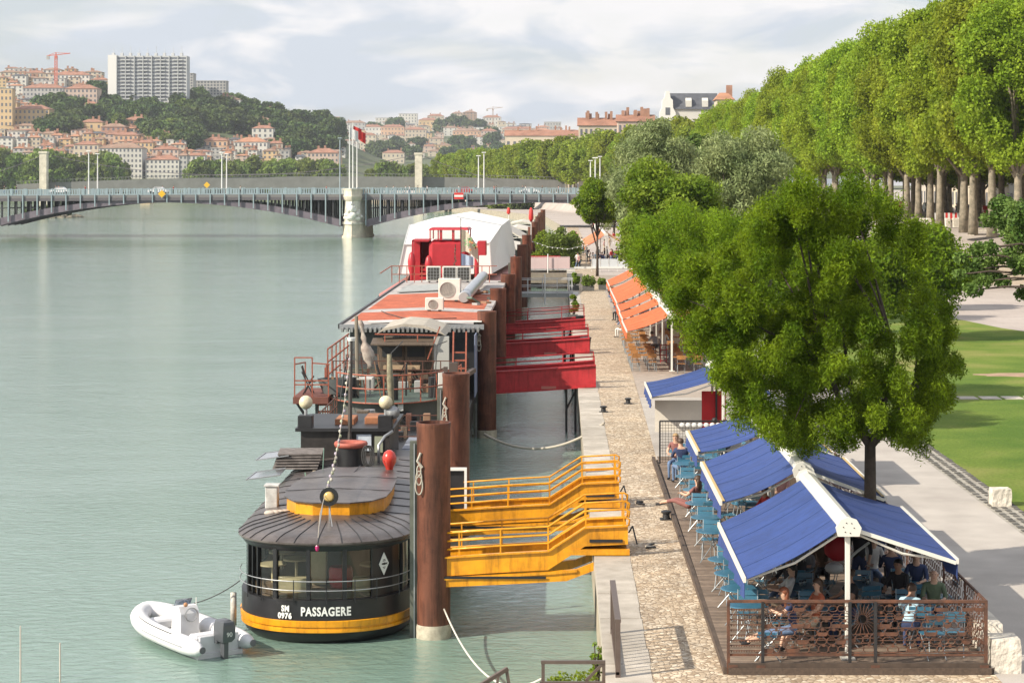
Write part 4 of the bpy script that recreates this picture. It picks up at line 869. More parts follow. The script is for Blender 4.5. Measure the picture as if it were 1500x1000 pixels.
def lo(levels,name,m,smooth=True,ang=35,par=B,caps=(True,True)):
    mb=MB(); mb.loft([ring(*l) for l in levels],*caps); return mb.build(name,m,par,smooth=smooth,angle=ang)
hull=lo([(1.55,49.5,-.6),(1.92,49.0,.0),(2.05,48.84,.14),(2.09,48.79,.28)],'hull_bottom',BLK)
lo([(2.10,48.77,.28),(2.14,48.74,.30),(2.14,48.74,.37),(2.12,48.76,.38),(2.12,48.76,.42),(2.15,48.73,.43),(2.16,48.72,.57),(2.13,48.75,.58)],'yellow_band',YELP)
lo([(2.125,48.76,.575),(2.125,48.76,1.06),(2.06,48.82,1.07)],'bulwark',BLK)
lo([(2.0,48.9,1.05),(2.0,48.9,1.09)],'saloon_floor',mat('saloon floor',(.22,.15,.10),.6))
# windows ring
gl=bout(2.03,48.87,BD,BY1); ZL,ZH=1.07,2.27
mb=MB(); n=len(gl); mb.add([(x,y,ZL) for x,y in gl]+[(x,y,ZH) for x,y in gl],[(i,(i+1)%n,(i+1)%n+n,i+n) for i in range(n-2)]+[(n-1,0,n,2*n-1)]); mb.build('saloon_glazing',GL,B,smooth=True)
lo([(2.07,48.83,ZH-.05),(2.1,48.8,ZH+.0),(2.14,48.78,ZH+.04),(2.14,48.78,ZH+.10),(1.9,49.0,ZH+.11)],'window_head',BLK)
def pix_on(px,pts=gl):   # point of the outline seen at photo column px (camera-facing half)
    best=None
    for i in range(len(pts)-3):
        (x,y),(x2,y2)=pts[i],pts[i+1]; a=VX+F*x/y; b=VX+F*x2/y2
        if (a-px)*(b-px)<=0 and y<BY0+BD+.01:
            u=(px-a)/(b-a+1e-9); best=(x+(x2-x)*u,y+(y2-y)*u,math.atan2(y2-y,x2-x)); 
            if best[1]<BY0+BD: break
    return best
for px,wd in [(366,.05),(372,.04),(379,.04),(404,.11),(452,.09),(505,.10),(546,.07),(588,.06),(600,.05)]:
    q=pix_on(px)
    if q: MB().obox((q[0],q[1]-.03,(ZL+ZH)/2),wd,.08,ZH-ZL,q[2]).build('mullion',BLK,B)
for sx_ in (1,-1):
    for y in (52,53.2,54.4,55.6,56.8,58,59.2,60.4,61.6): MB().box(BX+sx_*2.03-.04,BX+sx_*2.03+.04,y-.05,y+.05,ZL,ZH).build('mullion',BLK,B)
q0,q1=pix_on(551),pix_on(583); pn=MB()
pts=[pix_on(p) for p in (549,557,566,575,584)]
pn.loft([[(q[0],q[1]-.05,ZL) for q in pts]+[(q[0],q[1]+.02,ZL) for q in pts[::-1]],[(q[0],q[1]-.05,ZH) for q in pts]+[(q[0],q[1]+.02,ZH) for q in pts[::-1]]]); pn.build('door_panel',BLK,B)
q=pix_on(560); a=q[2]; s=.155
def onp(u,v,off=.065): return (q[0]+math.cos(a)*u+math.sin(a)*off,q[1]+math.sin(a)*u-math.cos(a)*off,1.83+v)
d=MB(); d.add([onp(-s,0),onp(0,-s*1.75),onp(s,0),onp(0,s*1.75),onp(-s,0,.05),onp(0,-s*1.75,.05),onp(s,0,.05),onp(0,s*1.75,.05)],[(0,1,2,3),(0,4,5,1),(1,5,6,2),(2,6,7,3),(3,7,4,0)]); d.build('diamond_badge',WHT,B)
d=MB(); fish=[(-.085,.0),(-.05,.022),(.03,.030),(.06,.008),(.10,.035),(.092,0),(.10,-.035),(.06,-.008),(.03,-.028),(-.05,-.02)]
d.add([onp(x,z,.072) for x,z in fish]+[onp(x,z,.066) for x,z in fish],[tuple(range(9,-1,-1))]+[(i,(i+1)%10,(i+1)%10+10,i+10) for i in range(10)])
d.build('fish_emblem',BLK,B)
for (w_,zz_) in ((.07,.10),(.10,.07),(.09,-.08),(.05,-.115)): MB().add([onp(-w_/2,zz_-.008,.07),onp(w_/2,zz_-.008,.07),onp(w_/2,zz_+.008,.07),onp(-w_/2,zz_+.008,.07)],[(0,1,2,3)]).build('badge_lettering',BLK,B)
# rails outside the glass
for z in (1.30,1.52):
    m=MB(); m.tube([(x,y,z) for x,y in bout(2.16,48.72,BD,54)][:-1],.012,5); m.build('guard_rail',GREYST,B)
for px in (363,383,430,478,520,552,585,604):
    qq=pix_on(px,bout(2.16,48.72,BD,BY1)); 
    if qq: MB().bar((qq[0],qq[1],1.0),(qq[0],qq[1],1.55),.022).build('guard_post',BLK,B)
# lettering wrapped round the stern
def outline_len(pts):
    s=[0]
    for a,b in zip(pts,pts[1:]): s.append(s[-1]+math.hypot(b[0]-a[0],b[1]-a[1]))
    return s
def wrap_text(txt,px,zb,size,par,name,pts=None,m=WHT,sxf=1.0,off=.012,width=None):
    pts=(pts or bout(2.135,48.75,BD,BY1))[:-2]; S=outline_len(pts); q=pix_on(px,pts+[(0,0),(0,0)]); 
    s0=min(range(len(pts)),key=lambda i:abs(pts[i][0]-q[0])+abs(pts[i][1]-q[1])); s0=S[s0]
    # refine
    for i in range(len(pts)-1):
        if (pts[i][0]-q[0])*(pts[i+1][0]-q[0])<=0 and pts[i][1]<BY0+BD: s0=S[i]+(S[i+1]-S[i])*abs((q[0]-pts[i][0])/(pts[i+1][0]-pts[i][0]+1e-9))
    cu=bpy.data.curves.new(name,'FONT'); cu.body=txt; cu.size=size; cu.resolution_u=3; cu.offset=.010; cu.space_character=1.12
    to=bpy.data.objects.new('t',cu); COL.objects.link(to); bpy.context.view_layer.update(); me=bpy.data.meshes.new_from_object(to.evaluated_get(bpy.context.evaluated_depsgraph_get())); bpy.data.objects.remove(to)
    org=Vector(ORG[par])
    if width: sxf=width/max(v.co.x for v in me.vertices)
    for v in me.vertices:
        s=s0+v.co.x*sxf; i=max(0,min(len(pts)-2,next((i for i in range(len(S)-1) if S[i+1]>=s),len(pts)-2))); u=(s-S[i])/(S[i+1]-S[i]); a,b=pts[i],pts[i+1]
        x=a[0]+(b[0]-a[0])*u; y=a[1]+(b[1]-a[1])*u; t=math.atan2(b[1]-a[1],b[0]-a[0])
        v.co=Vector((x+math.sin(t)*off,y-math.cos(t)*off,zb+v.co.y))-org
    me.materials.clear(); me.materials.append(m); o=bpy.data.objects.new(name,me); COL.objects.link(o); o.parent=par; return o
wrap_text('PASSAGERE',440.5,.71,.285,B,'lettering',width=1.20)
wrap_text('SM',412.5,.80,.19,B,'lettering',width=.20)
wrap_text('0976',407.5,.63,.185,B,'lettering',width=.36)
# roof
lo([(2.16,48.72,2.36),(2.20,48.68,2.40),(2.20,48.68,2.44),(2.05,48.85,2.52),(1.9,49.1,2.56),(.9,50.5,2.66),(.3,52,2.69)],'roof',ROOFB,ang=25)
RS=[ring(2.2,48.68,2.447),ring(2.05,48.85,2.527),ring(1.9,49.1,2.567),ring(.9,50.5,2.667)]
for i in range(1,44,3): m=MB(); m.tube([r_[i] for r_ in RS],.013,4); m.build('roof_seam',DARKM,B)
for y in (52.2,53.4,54.6,55.8,57,58.2,59.4,60.6,61.8):
    for s_ in (-1,1): MB().tube([(BX+s_*2.2,y,2.447),(BX+s_*2.05,y,2.527),(BX+s_*1.9,y,2.567),(BX+s_*.9,y,2.667)],.013,4).build('roof_seam',DARKM,B)
lant=[(BX+ .02 + x*1.0,y) for x,y in [(-1.36,54.6),(-1.40,53.4),(-1.32,52.4),(-.98,51.65),(-.48,51.32),(.48,51.32),(.98,51.62),(1.30,52.3),(1.36,53.4),(1.34,55.2),(1.22,56.9),(.85,57.7),(-.75,57.7),(-1.12,56.9)]]
MB().prism([(BX+(x-BX)*.95,54.5+(y-54.5)*.975) for x,y in lant],2.55,2.97).build('lantern_wall',YELP,B)
mb=MB(); mb.loft([[(x,y,2.97) for x,y in lant],[(x,y,3.0) for x,y in lant],[(BX+(x-BX)*.45,54.5+(y-54.5)*.5,3.06) for x,y in lant]]); mb.build('lantern_roof',ROOFB,B)
m=MB()
for y in (53.2,55.4): m.bar((BX-1.36,y,3.02),(BX,y,3.08),.02,.012); m.bar((BX,y,3.08),(BX+1.36,y,3.02),.02,.012)
m.bar((BX-.1,51.4,3.01),(BX+.15,57.6,3.06),.02,.012); m.build('lantern_seam',DARKM,B)
# interior
def mk(name,m,f,par=B,**k): mb=MB(); f(mb); return mb.build(name,m,par,**k)
mk('interior_column',WOODC,lambda m:(m.box(-6.15,-5.75,50.6,51.0,1.09,2.4)))
mk('interior_wall',WOODC,lambda m:(m.box(-7.7,-6.4,55.5,55.6,1.09,2.4),m.box(-4.9,-3.8,54,54.1,1.09,2.4)))
mk('drum',mat('red drum',(.42,.03,.03),.4),lambda m:m.lathe(-5.35,50.4,[(.26,1.09),(.30,1.2),(.30,1.5),(.26,1.58)],20),smooth=True,angle=40)
for (x,y) in ((-7.1,50.9),(-6.6,51.6),(-7.1,52.6),(-4.6,50.9),(-4.4,52.2)): mk('dining_table',WOODC,lambda m:(m.cyl(x,y,1.52,1.56,.34,n=18),m.cyl(x,y,1.09,1.52,.04,n=8)))
mk('bench',WOODC,lambda m:m.bbox(-6.9,-6.0,49.6,49.95,1.09,1.42,.03)); mk('bench',WOODC,lambda m:m.bbox(-5.0,-4.2,49.7,50.05,1.09,1.42,.03))
# roof furniture (bolted on)
mk('vent_box',mat('weathered white metal',(.55,.54,.52),.6,var=.3,vscale=4),lambda m:(m.bbox(-7.62,-7.30,53.2,53.55,2.5,3.12,.02),m.box(-7.65,-7.27,53.17,53.58,3.12,3.16)))
mk('cowl_vent',mat('red enamel',(.50,.035,.02),.3,coat=.5),lambda m:(m.lathe(-4.72,57.2,[(.09,2.6),(.08,2.95),(.12,3.08),(.19,3.22),(.20,3.34),(.15,3.48),(.05,3.55)],18)),smooth=True)
m=MB(); m.tube([(BX+.08,50.5,2.62),(BX+.08,50.5,3.0),(BX+.02,50.45,3.5)],.025,6); m.tube([(BX-.12,50.0,2.6),(BX-.02,50.4,3.5)],.015,5); m.tube([(BX+.2,50.0,2.6),(BX+.04,50.4,3.3)],.015,5); m.build('lamp_bracket',GREYST,B)
m=MB(); 
m.loft([[(BX+.1+r*math.cos(t),50.3-d_,3.32+r*math.sin(t)) for t in [2*PI*i/20 for i in range(20)]] for r,d_ in ((.05,-.1),(.18,0),(.23,.1),(.23,.13))]); fl=m.build('floodlight',DARKM,B,smooth=True,angle=40)
m=MB(); m.loft([[(BX+.1+r*math.cos(t),50.3-d_,3.32+r*math.sin(t)) for t in [2*PI*i/20 for i in range(20)]] for r,d_ in ((.13,.136),(.08,.15),(.02,.155))]); m.build('lens',mat('amber lens',(.60,.42,.16),.15),B,smooth=True)
# funnel with red rim, small cabin, mast, globe lamps
mk('funnel',BLK,lambda m:m.lathe(-6.12,60.4,[(.42,2.5),(.40,3.05),(.40,3.25)],26),smooth=True,angle=40)
mk('funnel_rim',mat('faded red rim',(.38,.10,.07),.6,var=.25,vscale=6),lambda m:m.lathe(-6.12,60.4,[(.36,3.2),(.47,3.24),(.50,3.32),(.47,3.38),(.36,3.36),(.30,3.25),(.28,3.1)],28),smooth=True)
mk('cable_coil',ROPED,lambda m:[m.tube([(-5.62+.05*j+.13*math.cos(t),59.9,3.02+.3*math.sin(t)) for t in [2*PI*i/16 for i in range(17)]],.022,5) for j in range(3)])
C=mk('cabin',mat('tarred cabin boards',(.028,.024,.022),.55,var=.4,vscale=3),lambda m:(m.box(-7.85,-5.15,62.4,66,2.3,3.45)))
mk('cabin_roof',DARKM,lambda m:m.box(-8.0,-5.0,62.25,66.2,3.45,3.55)); mk('cabin_poster',mat('pale poster',(.5,.55,.62),.7,var=.2,vscale=5),lambda m:m.box(-6.15,-5.7,62.36,62.398,2.85,3.35)); mk('cabin_hatch',mat('green grey board',(.28,.30,.22),.7),lambda m:m.box(-5.6,-5.35,62.36,62.398,2.8,3.3))
mk('hatch_cover',mat('orange brown timber',(.32,.13,.06),.7,var=.3,vscale=3),lambda m:(m.bbox(-6.9,-6.3,63.2,64.4,3.55,3.72),m.bbox(-6.0,-5.1,63.4,64.6,3.55,3.75)))
for x in (-7.72,-5.28):
    mk('lamp_box',DARKM,lambda m:m.bbox(x-.22,x+.22,62.35,62.8,3.55,3.92)); mk('lamp_stem',GREYST,lambda m:m.cyl(x,62.6,3.92,4.12,.05))
    mk('globe_lamp',mat('yellowed globe',(.62,.55,.38),.35,var=.2,vscale=9),lambda m:m.ball((x,62.6,4.3),.21,18,12),smooth=True)
mk('mast',mat('dark mast',(.06,.05,.045),.6,var=.3),lambda m:m.tube([(-6.35,62.3,2.6),(-6.33,62.3,4.8),(-6.3,62.3,6.25)],[.07,.06,.04],8)); mk('mast_cap',WHT,lambda m:m.cyl(-6.3,62.3,6.2,6.3,.11,.13))
mk('stove_pipe',GREYST,lambda m:m.tube([(-5.35,61.0,2.55),(-5.35,61.0,3.2),(-5.2,61.3,3.42),(-4.98,61.5,3.55)],.045,8),smooth=True)
for sxx in (0,1):
    mk('side_deck',mat('blue grey decking',(.22,.24,.29),.45,var=.2,vscale=3),lambda m:[m.box(-5.05 if sxx else -8.0,-3.62 if sxx else -7.3,y,y+.78,2.34,2.42+.02*(j%2)) for j,y in enumerate([58.6+.82*i for i in range(13)])]) if sxx else None
HULL2=mk('after_hull',BLK,lambda m:m.box(-7.9,-3.6,63.9,72,-.5,2.3))
mk('louvre_stack',mat('grey slatted timber',(.16,.14,.13),.8,var=.4,vscale=5),lambda m:[m.obox((-7.75+.02*i,60.6+.05*i,2.68+.07*i),1.3,1.9-.1*i,.035,.08) for i in range(6)])
for j,(zz_,t) in enumerate(((3.02,.15),(2.72,-.12))):
    y=60.0-j*1.9; mk('glazed_flap',glassmat('frosted flap',(.75,.78,.8),.9,.2),lambda m:m.sheet([[(-7.9,y,zz_),(-7.9,y+1.3,zz_+.02)],[(-8.85,y-.1,zz_-.12),(-8.75,y+1.2,zz_-.08)]],.015))
    mk('flap_frame',GREYST,lambda m:[m.bar(a_,b_,.03) for a_,b_ in (((-7.9,y,zz_),(-8.85,y-.1,zz_-.12)),((-8.85,y-.1,zz_-.12),(-8.75,y+1.2,zz_-.08)),((-8.75,y+1.2,zz_-.08),(-7.9,y+1.3,zz_+.02)))])
mk('roof_fitting',mat('verdigris fitting',(.20,.33,.27),.6),lambda m:(m.tube([(-7.0,57.0,2.6),(-7.05,57,2.95)],.02,5),m.cyl(-6.85,57,2.6,2.66,.2),m.tube([(-6.6,57.2,2.6),(-6.55,57.2,3.6)],.012,5),m.cyl(-6.62,57.2,2.6,2.65,.12)))
mk('capped_pipe',mat('buff pipe',(.5,.40,.28),.7),lambda m:m.cyl(-6.78,57,2.6,3.0,.06,n=10)); mk('tarpaulin_heap',mat('dirty rag',(.48,.42,.36),.9,var=.2,vscale=6),lambda m:[m.ball((-7.35+.12*i,52.2+.05*i,2.6),(.16,.12,.07),9,6) for i in range(4)],smooth=True)
# string of lights from lamp bracket to mast
gr=MB(); P0,P1=Vector((BX+.02,50.4,3.5)),Vector((-6.33,62.3,5.9)); pts=[]
for i in range(31): u=i/30; p=P0.lerp(P1,u); p.z-=1.3*4*u*(1-u)*.45; pts.append(p)
gr.tube(pts,.010,4); gr.tube([(BX+.02,50.4,3.5),(BX-.05,49.6,3.0),(BX-.02,48.9,2.5)],.01,4); go=gr.build('festoon_cable',ROPE); tag(go,'slack festoon cable with bulbs running from the stern lamp up to the mast','light string')
rng=random.Random(9)
for i,p in enumerate(pts[1:-1]):
    m=MB(); m.ball((p.x+rng.uniform(-.03,.03),p.y,p.z-.07),(.038,.038,.05),8,6); o=m.build('bulb',[mat('bulb glass',(.55,.52,.45),.2),mat('bulb violet',(.42,.36,.46),.3),mat('bulb green',(.42,.46,.30),.3)][i%3],go,smooth=True)
mk('stern_lamp',mat('magenta lamp',(.45,.03,.15),.3),lambda m:m.ball((BX-.02,48.72,2.33),(.05,.05,.09),8,6))
# ================================================================== RIGID INFLATABLE
D=local(thing('inflatable_dinghy','small white rigid inflatable with a grey outboard tied behind the yellow-striped barge','dinghy',(-8.98,49.1,0),None,R(37))); D.scale=(.93,.93,.93)
HYP=mat('white inflatable tube',(.66,.66,.68),.45,var=.06,vscale=3); 
path=[(-.70,-2.35,.30),(-.72,-1.5,.30),(-.73,-.5,.31),(-.70,.5,.33),(-.60,1.2,.37),(-.38,1.8,.43),(0,2.1,.48),(.38,1.8,.43),(.60,1.2,.37),(.70,.5,.33),(.73,-.5,.31),(.72,-1.5,.30),(.70,-2.35,.30)]
def smoothpath(P,k=4):
    out=[]
    for i in range(len(P)-1):
        p0,p1,p2,p3=[Vector(P[max(0,min(len(P)-1,j))]) for j in (i-1,i,i+1,i+2)]
        for q in range(k): t=q/k; out.append(.5*((2*p1)+(-p0+p2)*t+(2*p0-5*p1+4*p2-p3)*t*t+(-p0+3*p1-3*p2+p3)*t**3))
    return out+[Vector(P[-1])]
sp=smoothpath(path); r=[.235]*len(sp)
for i,v in enumerate((.06,.15,.2,.225)): r[i]=v; r[-1-i]=v
MB().tube(sp,r,16).build('tube',HYP,D,smooth=True)
m=MB(); m.tube([(p.x*1.31,p.y*1.0+(0.24 if p.y>1.6 else .12 if p.y>1.2 else 0),p.z+.02) for p in sp[3:-3]],.022,5); m.build('rubbing_strake',mat('strake grey',(.30,.31,.33),.6),D)
m=MB(); m.tube([(p.x*1.16,p.y,p.z+.20) for p in sp[6:22]],.014,5); m.tube([(p.x*1.16,p.y,p.z+.20) for p in sp[30:-5]],.014,5); m.build('grab_line',ROPED,D)
MB().loft([[(-x,y,z),(x,y,z),(x,y,z-.04),(-x,y,z-.04)] for x,y,z in ((.62,-1.9,.16),(.62,0,.16),(.5,1.0,.18),(.2,1.7,.24))]).build('floor',mat('dinghy floor',(.60,.58,.52),.6),D)
MB().loft([[(-x,y,-.02),(0,y,-z),(x,y,-.02),(x,y,.12),(-x,y,.12)] for x,y,z in ((.62,-2.0,.25),(.62,0,.25),(.45,1.2,.15),(.05,2.0,-.05))]).build('hull',HYP,D)
MB().bbox(-.42,.42,1.0,1.5,.2,.42,.05).build('bow_locker',HYP,D); MB().bbox(-.5,.5,-1.62,-1.2,.18,.5,.06).build('seat',HYP,D); MB().bbox(-.55,.55,-1.95,-1.88,.0,.55,.02).build('transom',HYP,D)
cn=MB(); cn.prismX([(-.35,.16),(.22,.16),(.12,.82),(-.02,.98),(-.22,.98),(-.35,.80)],-.26,.26); cn=cn.build('console',HYP,D); MB().tube([(.17*math.cos(t),-.42,.78+.17*math.sin(t)) for t in [2*PI*i/20 for i in range(21)]],.018,6).build('steering_wheel',GREYST,cn); MB().prismX([(.05,.96),(.12,.96),(.02,1.12),(-.03,1.12)],-.22,.22).build('windscreen',glassmat('screen',(.7,.75,.8),.5),cn)
MB().tube([(.2,-.3,.98),(.2,-.3,1.18)],.012,5).build('antenna',WHT,cn); MB().ball((-.1,-.3,1.03),(.06,.06,.06),8,6).build('compass',mat('compass brown',(.4,.2,.1),.4),cn)
OBM=mat('outboard grey',(.075,.08,.09),.35,coat=.3); ob=MB(); ob.loft([[( .0+a*x,-2.22+b*y,z) for x,y in ((-1,-1),(1,-1),(1.15,0),(1,1),(-1,1),(-1.15,0))] for z,a,b in ((.42,.12,.16),(.52,.17,.24),(.80,.17,.26),(.93,.14,.22),(.97,.09,.14))])
ob=ob.build('outboard_cowl',OBM,D,smooth=True,angle=40); MB().prismX([(-2.32,.45),(-2.12,.45),(-2.14,-.3),(-2.3,-.3)],-.06,.06).build('outboard_leg',OBM,ob); MB().bbox(-.14,.14,-2.06,-1.93,.35,.62,.02).build('clamp_bracket',OBM,ob)
def flat_text(txt,par,loc,size,rot,m,name='lettering',ext=.003,sx=1):
    cu=bpy.data.curves.new(name,'FONT'); cu.body=txt; cu.size=size; cu.extrude=ext; cu.align_x='CENTER'; to=bpy.data.objects.new('t',cu); COL.objects.link(to); bpy.context.view_layer.update()
    me=bpy.data.meshes.new_from_object(to.evaluated_get(bpy.context.evaluated_depsgraph_get())); bpy.data.objects.remove(to); me.materials.clear(); me.materials.append(m)
    o=bpy.data.objects.new(name,me); COL.objects.link(o); o.parent=par; o.location=loc; o.rotation_euler=rot; o.scale=(sx,1,1); return o
flat_text('90',ob,(0,-2.49,.58),.16,(R(90),0,0),WHT)
for s_ in (-1,1):
    MB().lathe(0,0,[(.03,0),(.085,.005),(.085,.012),(.03,.02)],16).build('end_cap',mat('cap grey',(.12,.12,.13),.5),D).matrix_basis=Matrix.Translation((s_*.70,-2.40,.32))@Matrix.Rotation(R(90),4,'X')
def rope(lb,a,b,sag,r=.015,m=ROPE,n=20,name='mooring_rope'):
    a,b=Vector(a),Vector(b); mb=MB(); pts=[]
    for i in range(n+1): u=i/n; p=a.lerp(b,u); p.z-=sag*4*u*(1-u); pts.append(p)
    mb.tube(pts,r,6); return tag(mb.build(name,m,smooth=True),lb,'rope')
rope('thin black line holding the white inflatable to the barge stern',(-10.12,50.7,.62),(-7.78,50.0,1.3),.28,.014,ROPED)
rope('pale mooring rope drooping from the nearest pile towards the quay steps',(-2.75,49.3,.75),(-.32,37.6,1.9),.75,.022,mat('pale rope',(.6,.57,.5),.9))
rope('thick mooring rope hanging under the near red gangway to a quay ring',(-2.9,80,1.2),(1.7,76,2.1),.75,.05,ROPE)
rope('short frayed rope looped below the landing railing',(-1.6,38.2,.4),(-.35,37.5,1.85),.25,.018,ROPE)
f=MB(); f.tube([(-7.98,50.3,.95),(-7.98,50.3,.15)],.075,8); tag(f.build('fender',mat('stained fender',(.50,.47,.42),.8,var=.3,vscale=8),smooth=True),'pale fender post hung at the left of the barge stern','fender')
# ================================================================== SECOND BARGE (dark stern, wheelhouse, striped roof)
B2=thing('houseboat','dark barge with rust-red rails, timber wheelhouse and a red-striped grey roof','barge',(-6.4,75,0)); 
def r2(hw,y0,z,dep=4.5,y1=129,bx=-6.35): return [(x,y,z) for x,y in bout(hw,y0,dep,y1,36,2.0,bx)]
def lo2(ls,name,m,ang=35,par=B2): mb=MB(); mb.loft([r2(*l) for l in ls]); return mb.build(name,m,par,smooth=True,angle=ang)
RR=mat('rust red rail',(.30,.085,.05),.6,var=.25,vscale=8); HUL2=mat('brown black hull',(.030,.024,.022),.5,var=.4,vscale=1.5,bump=.2,bscale=4); GREYP=mat('grey green deckhouse',(.085,.085,.08),.6,var=.2,vscale=2)
lo2([(2.3,76,-.6),(2.6,74.6,.6),(2.75,74.2,1.9),(2.6,74.4,2.0)],'hull',HUL2); lo2([(2.45,74.8,1.95),(2.45,74.8,2.95)],'stern_wall',GREYP); lo2([(2.6,74.5,2.95),(2.6,74.5,3.0)],'upper_deck',mat('green deck paint',(.08,.12,.095),.6,dirt=.5,var=.3,vscale=2))
for z,m_ in ((2.02,RR),(2.98,RR),(3.5,RR),(4.0,RR)):
    hw=2.75 if z<2.5 else 2.6; y0=74.2 if z<2.5 else 74.45; pp=bout(hw,y0,4.5,79,36,2.0,-6.35)[:-2]
    pp=[p for p in pp if (z<3.2 or p[0]>-8.2)]; mb=MB(); mb.tube([(x,y,z) for x,y in pp],.028 if z!=2.02 else .035,6); mb.build('rail',m_,B2)
for i,(x,y) in enumerate(bout(2.6,74.45,4.5,79,12,2.0,-6.35)[:-2]):
    MB().bar((x,y,2.98),(x,y,4.0),.045).build('rail_post',RR,B2)
mk('porthole',DARKM,lambda m:[m.loft([[(-5.55+r*math.cos(t),74.86-d_,2.45+r*math.sin(t)) for t in [2*PI*i/18 for i in range(18)]] for r,d_ in ((.24,0),(.24,.05),(.15,.06),(.13,.02))])],B2)
for (x,w_) in ((-6.3,.34),(-5.86,.2)): mk('notice_board',WHT,lambda m:m.box(x,x+w_,74.70,74.74,2.97-.28,2.97-.0),B2)
for x in (-7.7,-4.7): mk('bollard_post',DARKM,lambda m:m.cyl(x,76.5,3,3.75,.16,.16,10),B2)
mk('black_pipe',DARKM,lambda m:m.cyl(-6.05,75.6,2.95,3.95,.14,n=12),B2)
# wheelhouse
WD=mat('weathered wheelhouse wood',(.115,.085,.062),.7,var=.45,vscale=5,stretch=(6,6,.5),bump=.3,bscale=10)
mk('wheelhouse',WD,lambda m:(m.box(-7.25,-5.05,82,85.5,3.0,4.62)),B2); mk('wheelhouse_door',WD,lambda m:(m.box(-7.0,-6.2,81.93,82,3.5,4.5),m.box(-6.12,-5.3,81.93,82,3.5,4.5)),B2)
mk('lower_canopy',WD,lambda m:m.sheet([[(-7.45,81.2,4.62),(-7.45,82.3,4.78)],[(-4.95,81.2,4.62),(-4.95,82.3,4.78)]],.06),B2)
mb=MB(); mb.prismY([(-7.3,4.95),(-7.0,5.2),(-6.2,5.38),(-5.4,5.32),(-4.7,5.08),(-4.5,4.9),(-4.7,4.98),(-5.4,5.2),(-6.2,5.27),(-7.0,5.1)],81.8,86.2); mb.build('wheelhouse_roof',mat('lichen canvas',(.42,.38,.32),.8,var=.2,vscale=3),B2)
mk('canopy_rail',RR,lambda m:(m.bar((-7.3,81.4,5.0),(-4.8,81.4,4.95),.05),m.bar((-6.9,81.4,4.7),(-6.9,81.4,4.98),.04),m.bar((-5.6,81.4,4.7),(-5.6,81.4,4.96),.04),m.bar((-5.2,81.3,4.0),(-4.7,81.3,5.3),.05)),B2)
mk('folded_screen',mat('cracked glass panel',(.42,.42,.40),.2),lambda m:m.box(-4.95,-4.35,81.4,81.6,3.6,4.9),B2); mk('timber_sill',mat('pale board',(.34,.24,.15),.7,var=.3),lambda m:m.box(-6.95,-5.5,81.2,81.6,3.62,3.75),B2)
# side stage with chair
mk('side_stage',mat('red brown platform',(.15,.05,.035),.7,var=.2),lambda m:m.box(-9.8,-8.5,75.6,79.0,2.85,3.10),B2)
mk('stage_rail',RR,lambda m:[m.bar(a_,b_,.045) for a_,b_ in (((-9.75,75.7,3.1),(-9.75,75.7,4.55)),((-9.1,75.7,3.1),(-9.1,75.7,4.55)),((-9.75,75.7,4.55),(-9.1,75.7,4.55)),((-9.75,75.7,3.7),(-8.5,75.7,3.7)),((-9.75,75.7,3.55),(-8.5,75.7,3.55)),((-9.75,78.9,3.1),(-9.75,78.9,4.1)),((-9.75,75.7,4.3),(-9.75,78.9,4.1)),((-9.1,75.7,4.35),(-8.45,75.7,4.3)),((-8.5,75.7,3.1),(-8.5,75.7,4.3)))],B2)
mk('stage_brace',DARKM,lambda m:(m.bar((-9.7,75.8,2.9),(-8.9,76,1.6),.10),m.bar((-8.95,75.8,2.9),(-8.95,76,1.0),.10)),B2)
mk('stairs',RR,lambda m:[m.box(-8.9,-8.4,75.9,76.2,1.5+.25*i,1.54+.25*i) for i in range(6)]+[m.bar((-8.9,75.85,1.3),(-8.9,75.85,2.9),.05)],B2)
T=thing('folding_chair','black folding chair alone on the little side platform of the dark barge','chair',(-9.35,77,3.1))
mk('frame',DARKM,lambda m:(m.bar((-9.55,76.6,3.1),(-9.2,76.6,3.75),.04),m.bar((-9.2,76.6,3.1),(-9.6,76.6,3.95),.04),m.bar((-9.55,77.1,3.1),(-9.2,77.1,3.75),.04),m.bar((-9.2,77.1,3.1),(-9.6,77.1,3.95),.04)),T); mk('seat',DARKM,lambda m:m.sheet([[(-9.6,76.6,3.62),(-9.6,77.1,3.62)],[(-9.1,76.6,3.58),(-9.1,77.1,3.58)]],.03),T); mk('backrest',DARKM,lambda m:m.sheet([[(-9.62,76.6,4.15),(-9.62,77.1,4.15)],[(-9.5,76.6,3.75),(-9.5,77.1,3.75)]],.03),T)
T=thing('tub','grey oval tub standing behind the folding chair on the dark barge','tub',(-8.5,76.8,3.1)); mb=MB(); mb.loft([[( -8.35+a*math.cos(t),77.0+.4*math.sin(t),z) for t in [2*PI*i/20 for i in range(20)]] for a,z in ((.5,3.1),(.68,3.55),(.72,3.66),(.62,3.66),(.55,3.4))]); mb.build('basin',mat('dark grey tub',(.09,.10,.10),.35),T,smooth=True,angle=50)
rng=random.Random(14)
CL=[mat('deck junk brown',(.26,.15,.09),.8),mat('deck junk grey',(.34,.34,.33),.7),mat('deck junk green',(.11,.17,.13),.7),mat('deck junk white',(.6,.58,.54),.7)]
for i in range(16):
    x=rng.uniform(-8.3,-4.4); y=rng.uniform(78,81); h=rng.uniform(.15,.7); tag(MB().bbox(x-.2*rng.random()-.08,x+.15,y,y+.3,3.0,3.0+h,.02).build('deck_crate',CL[i%4]),'small crate among the clutter on the green upper deck','crate','clutter crates on the green deck')
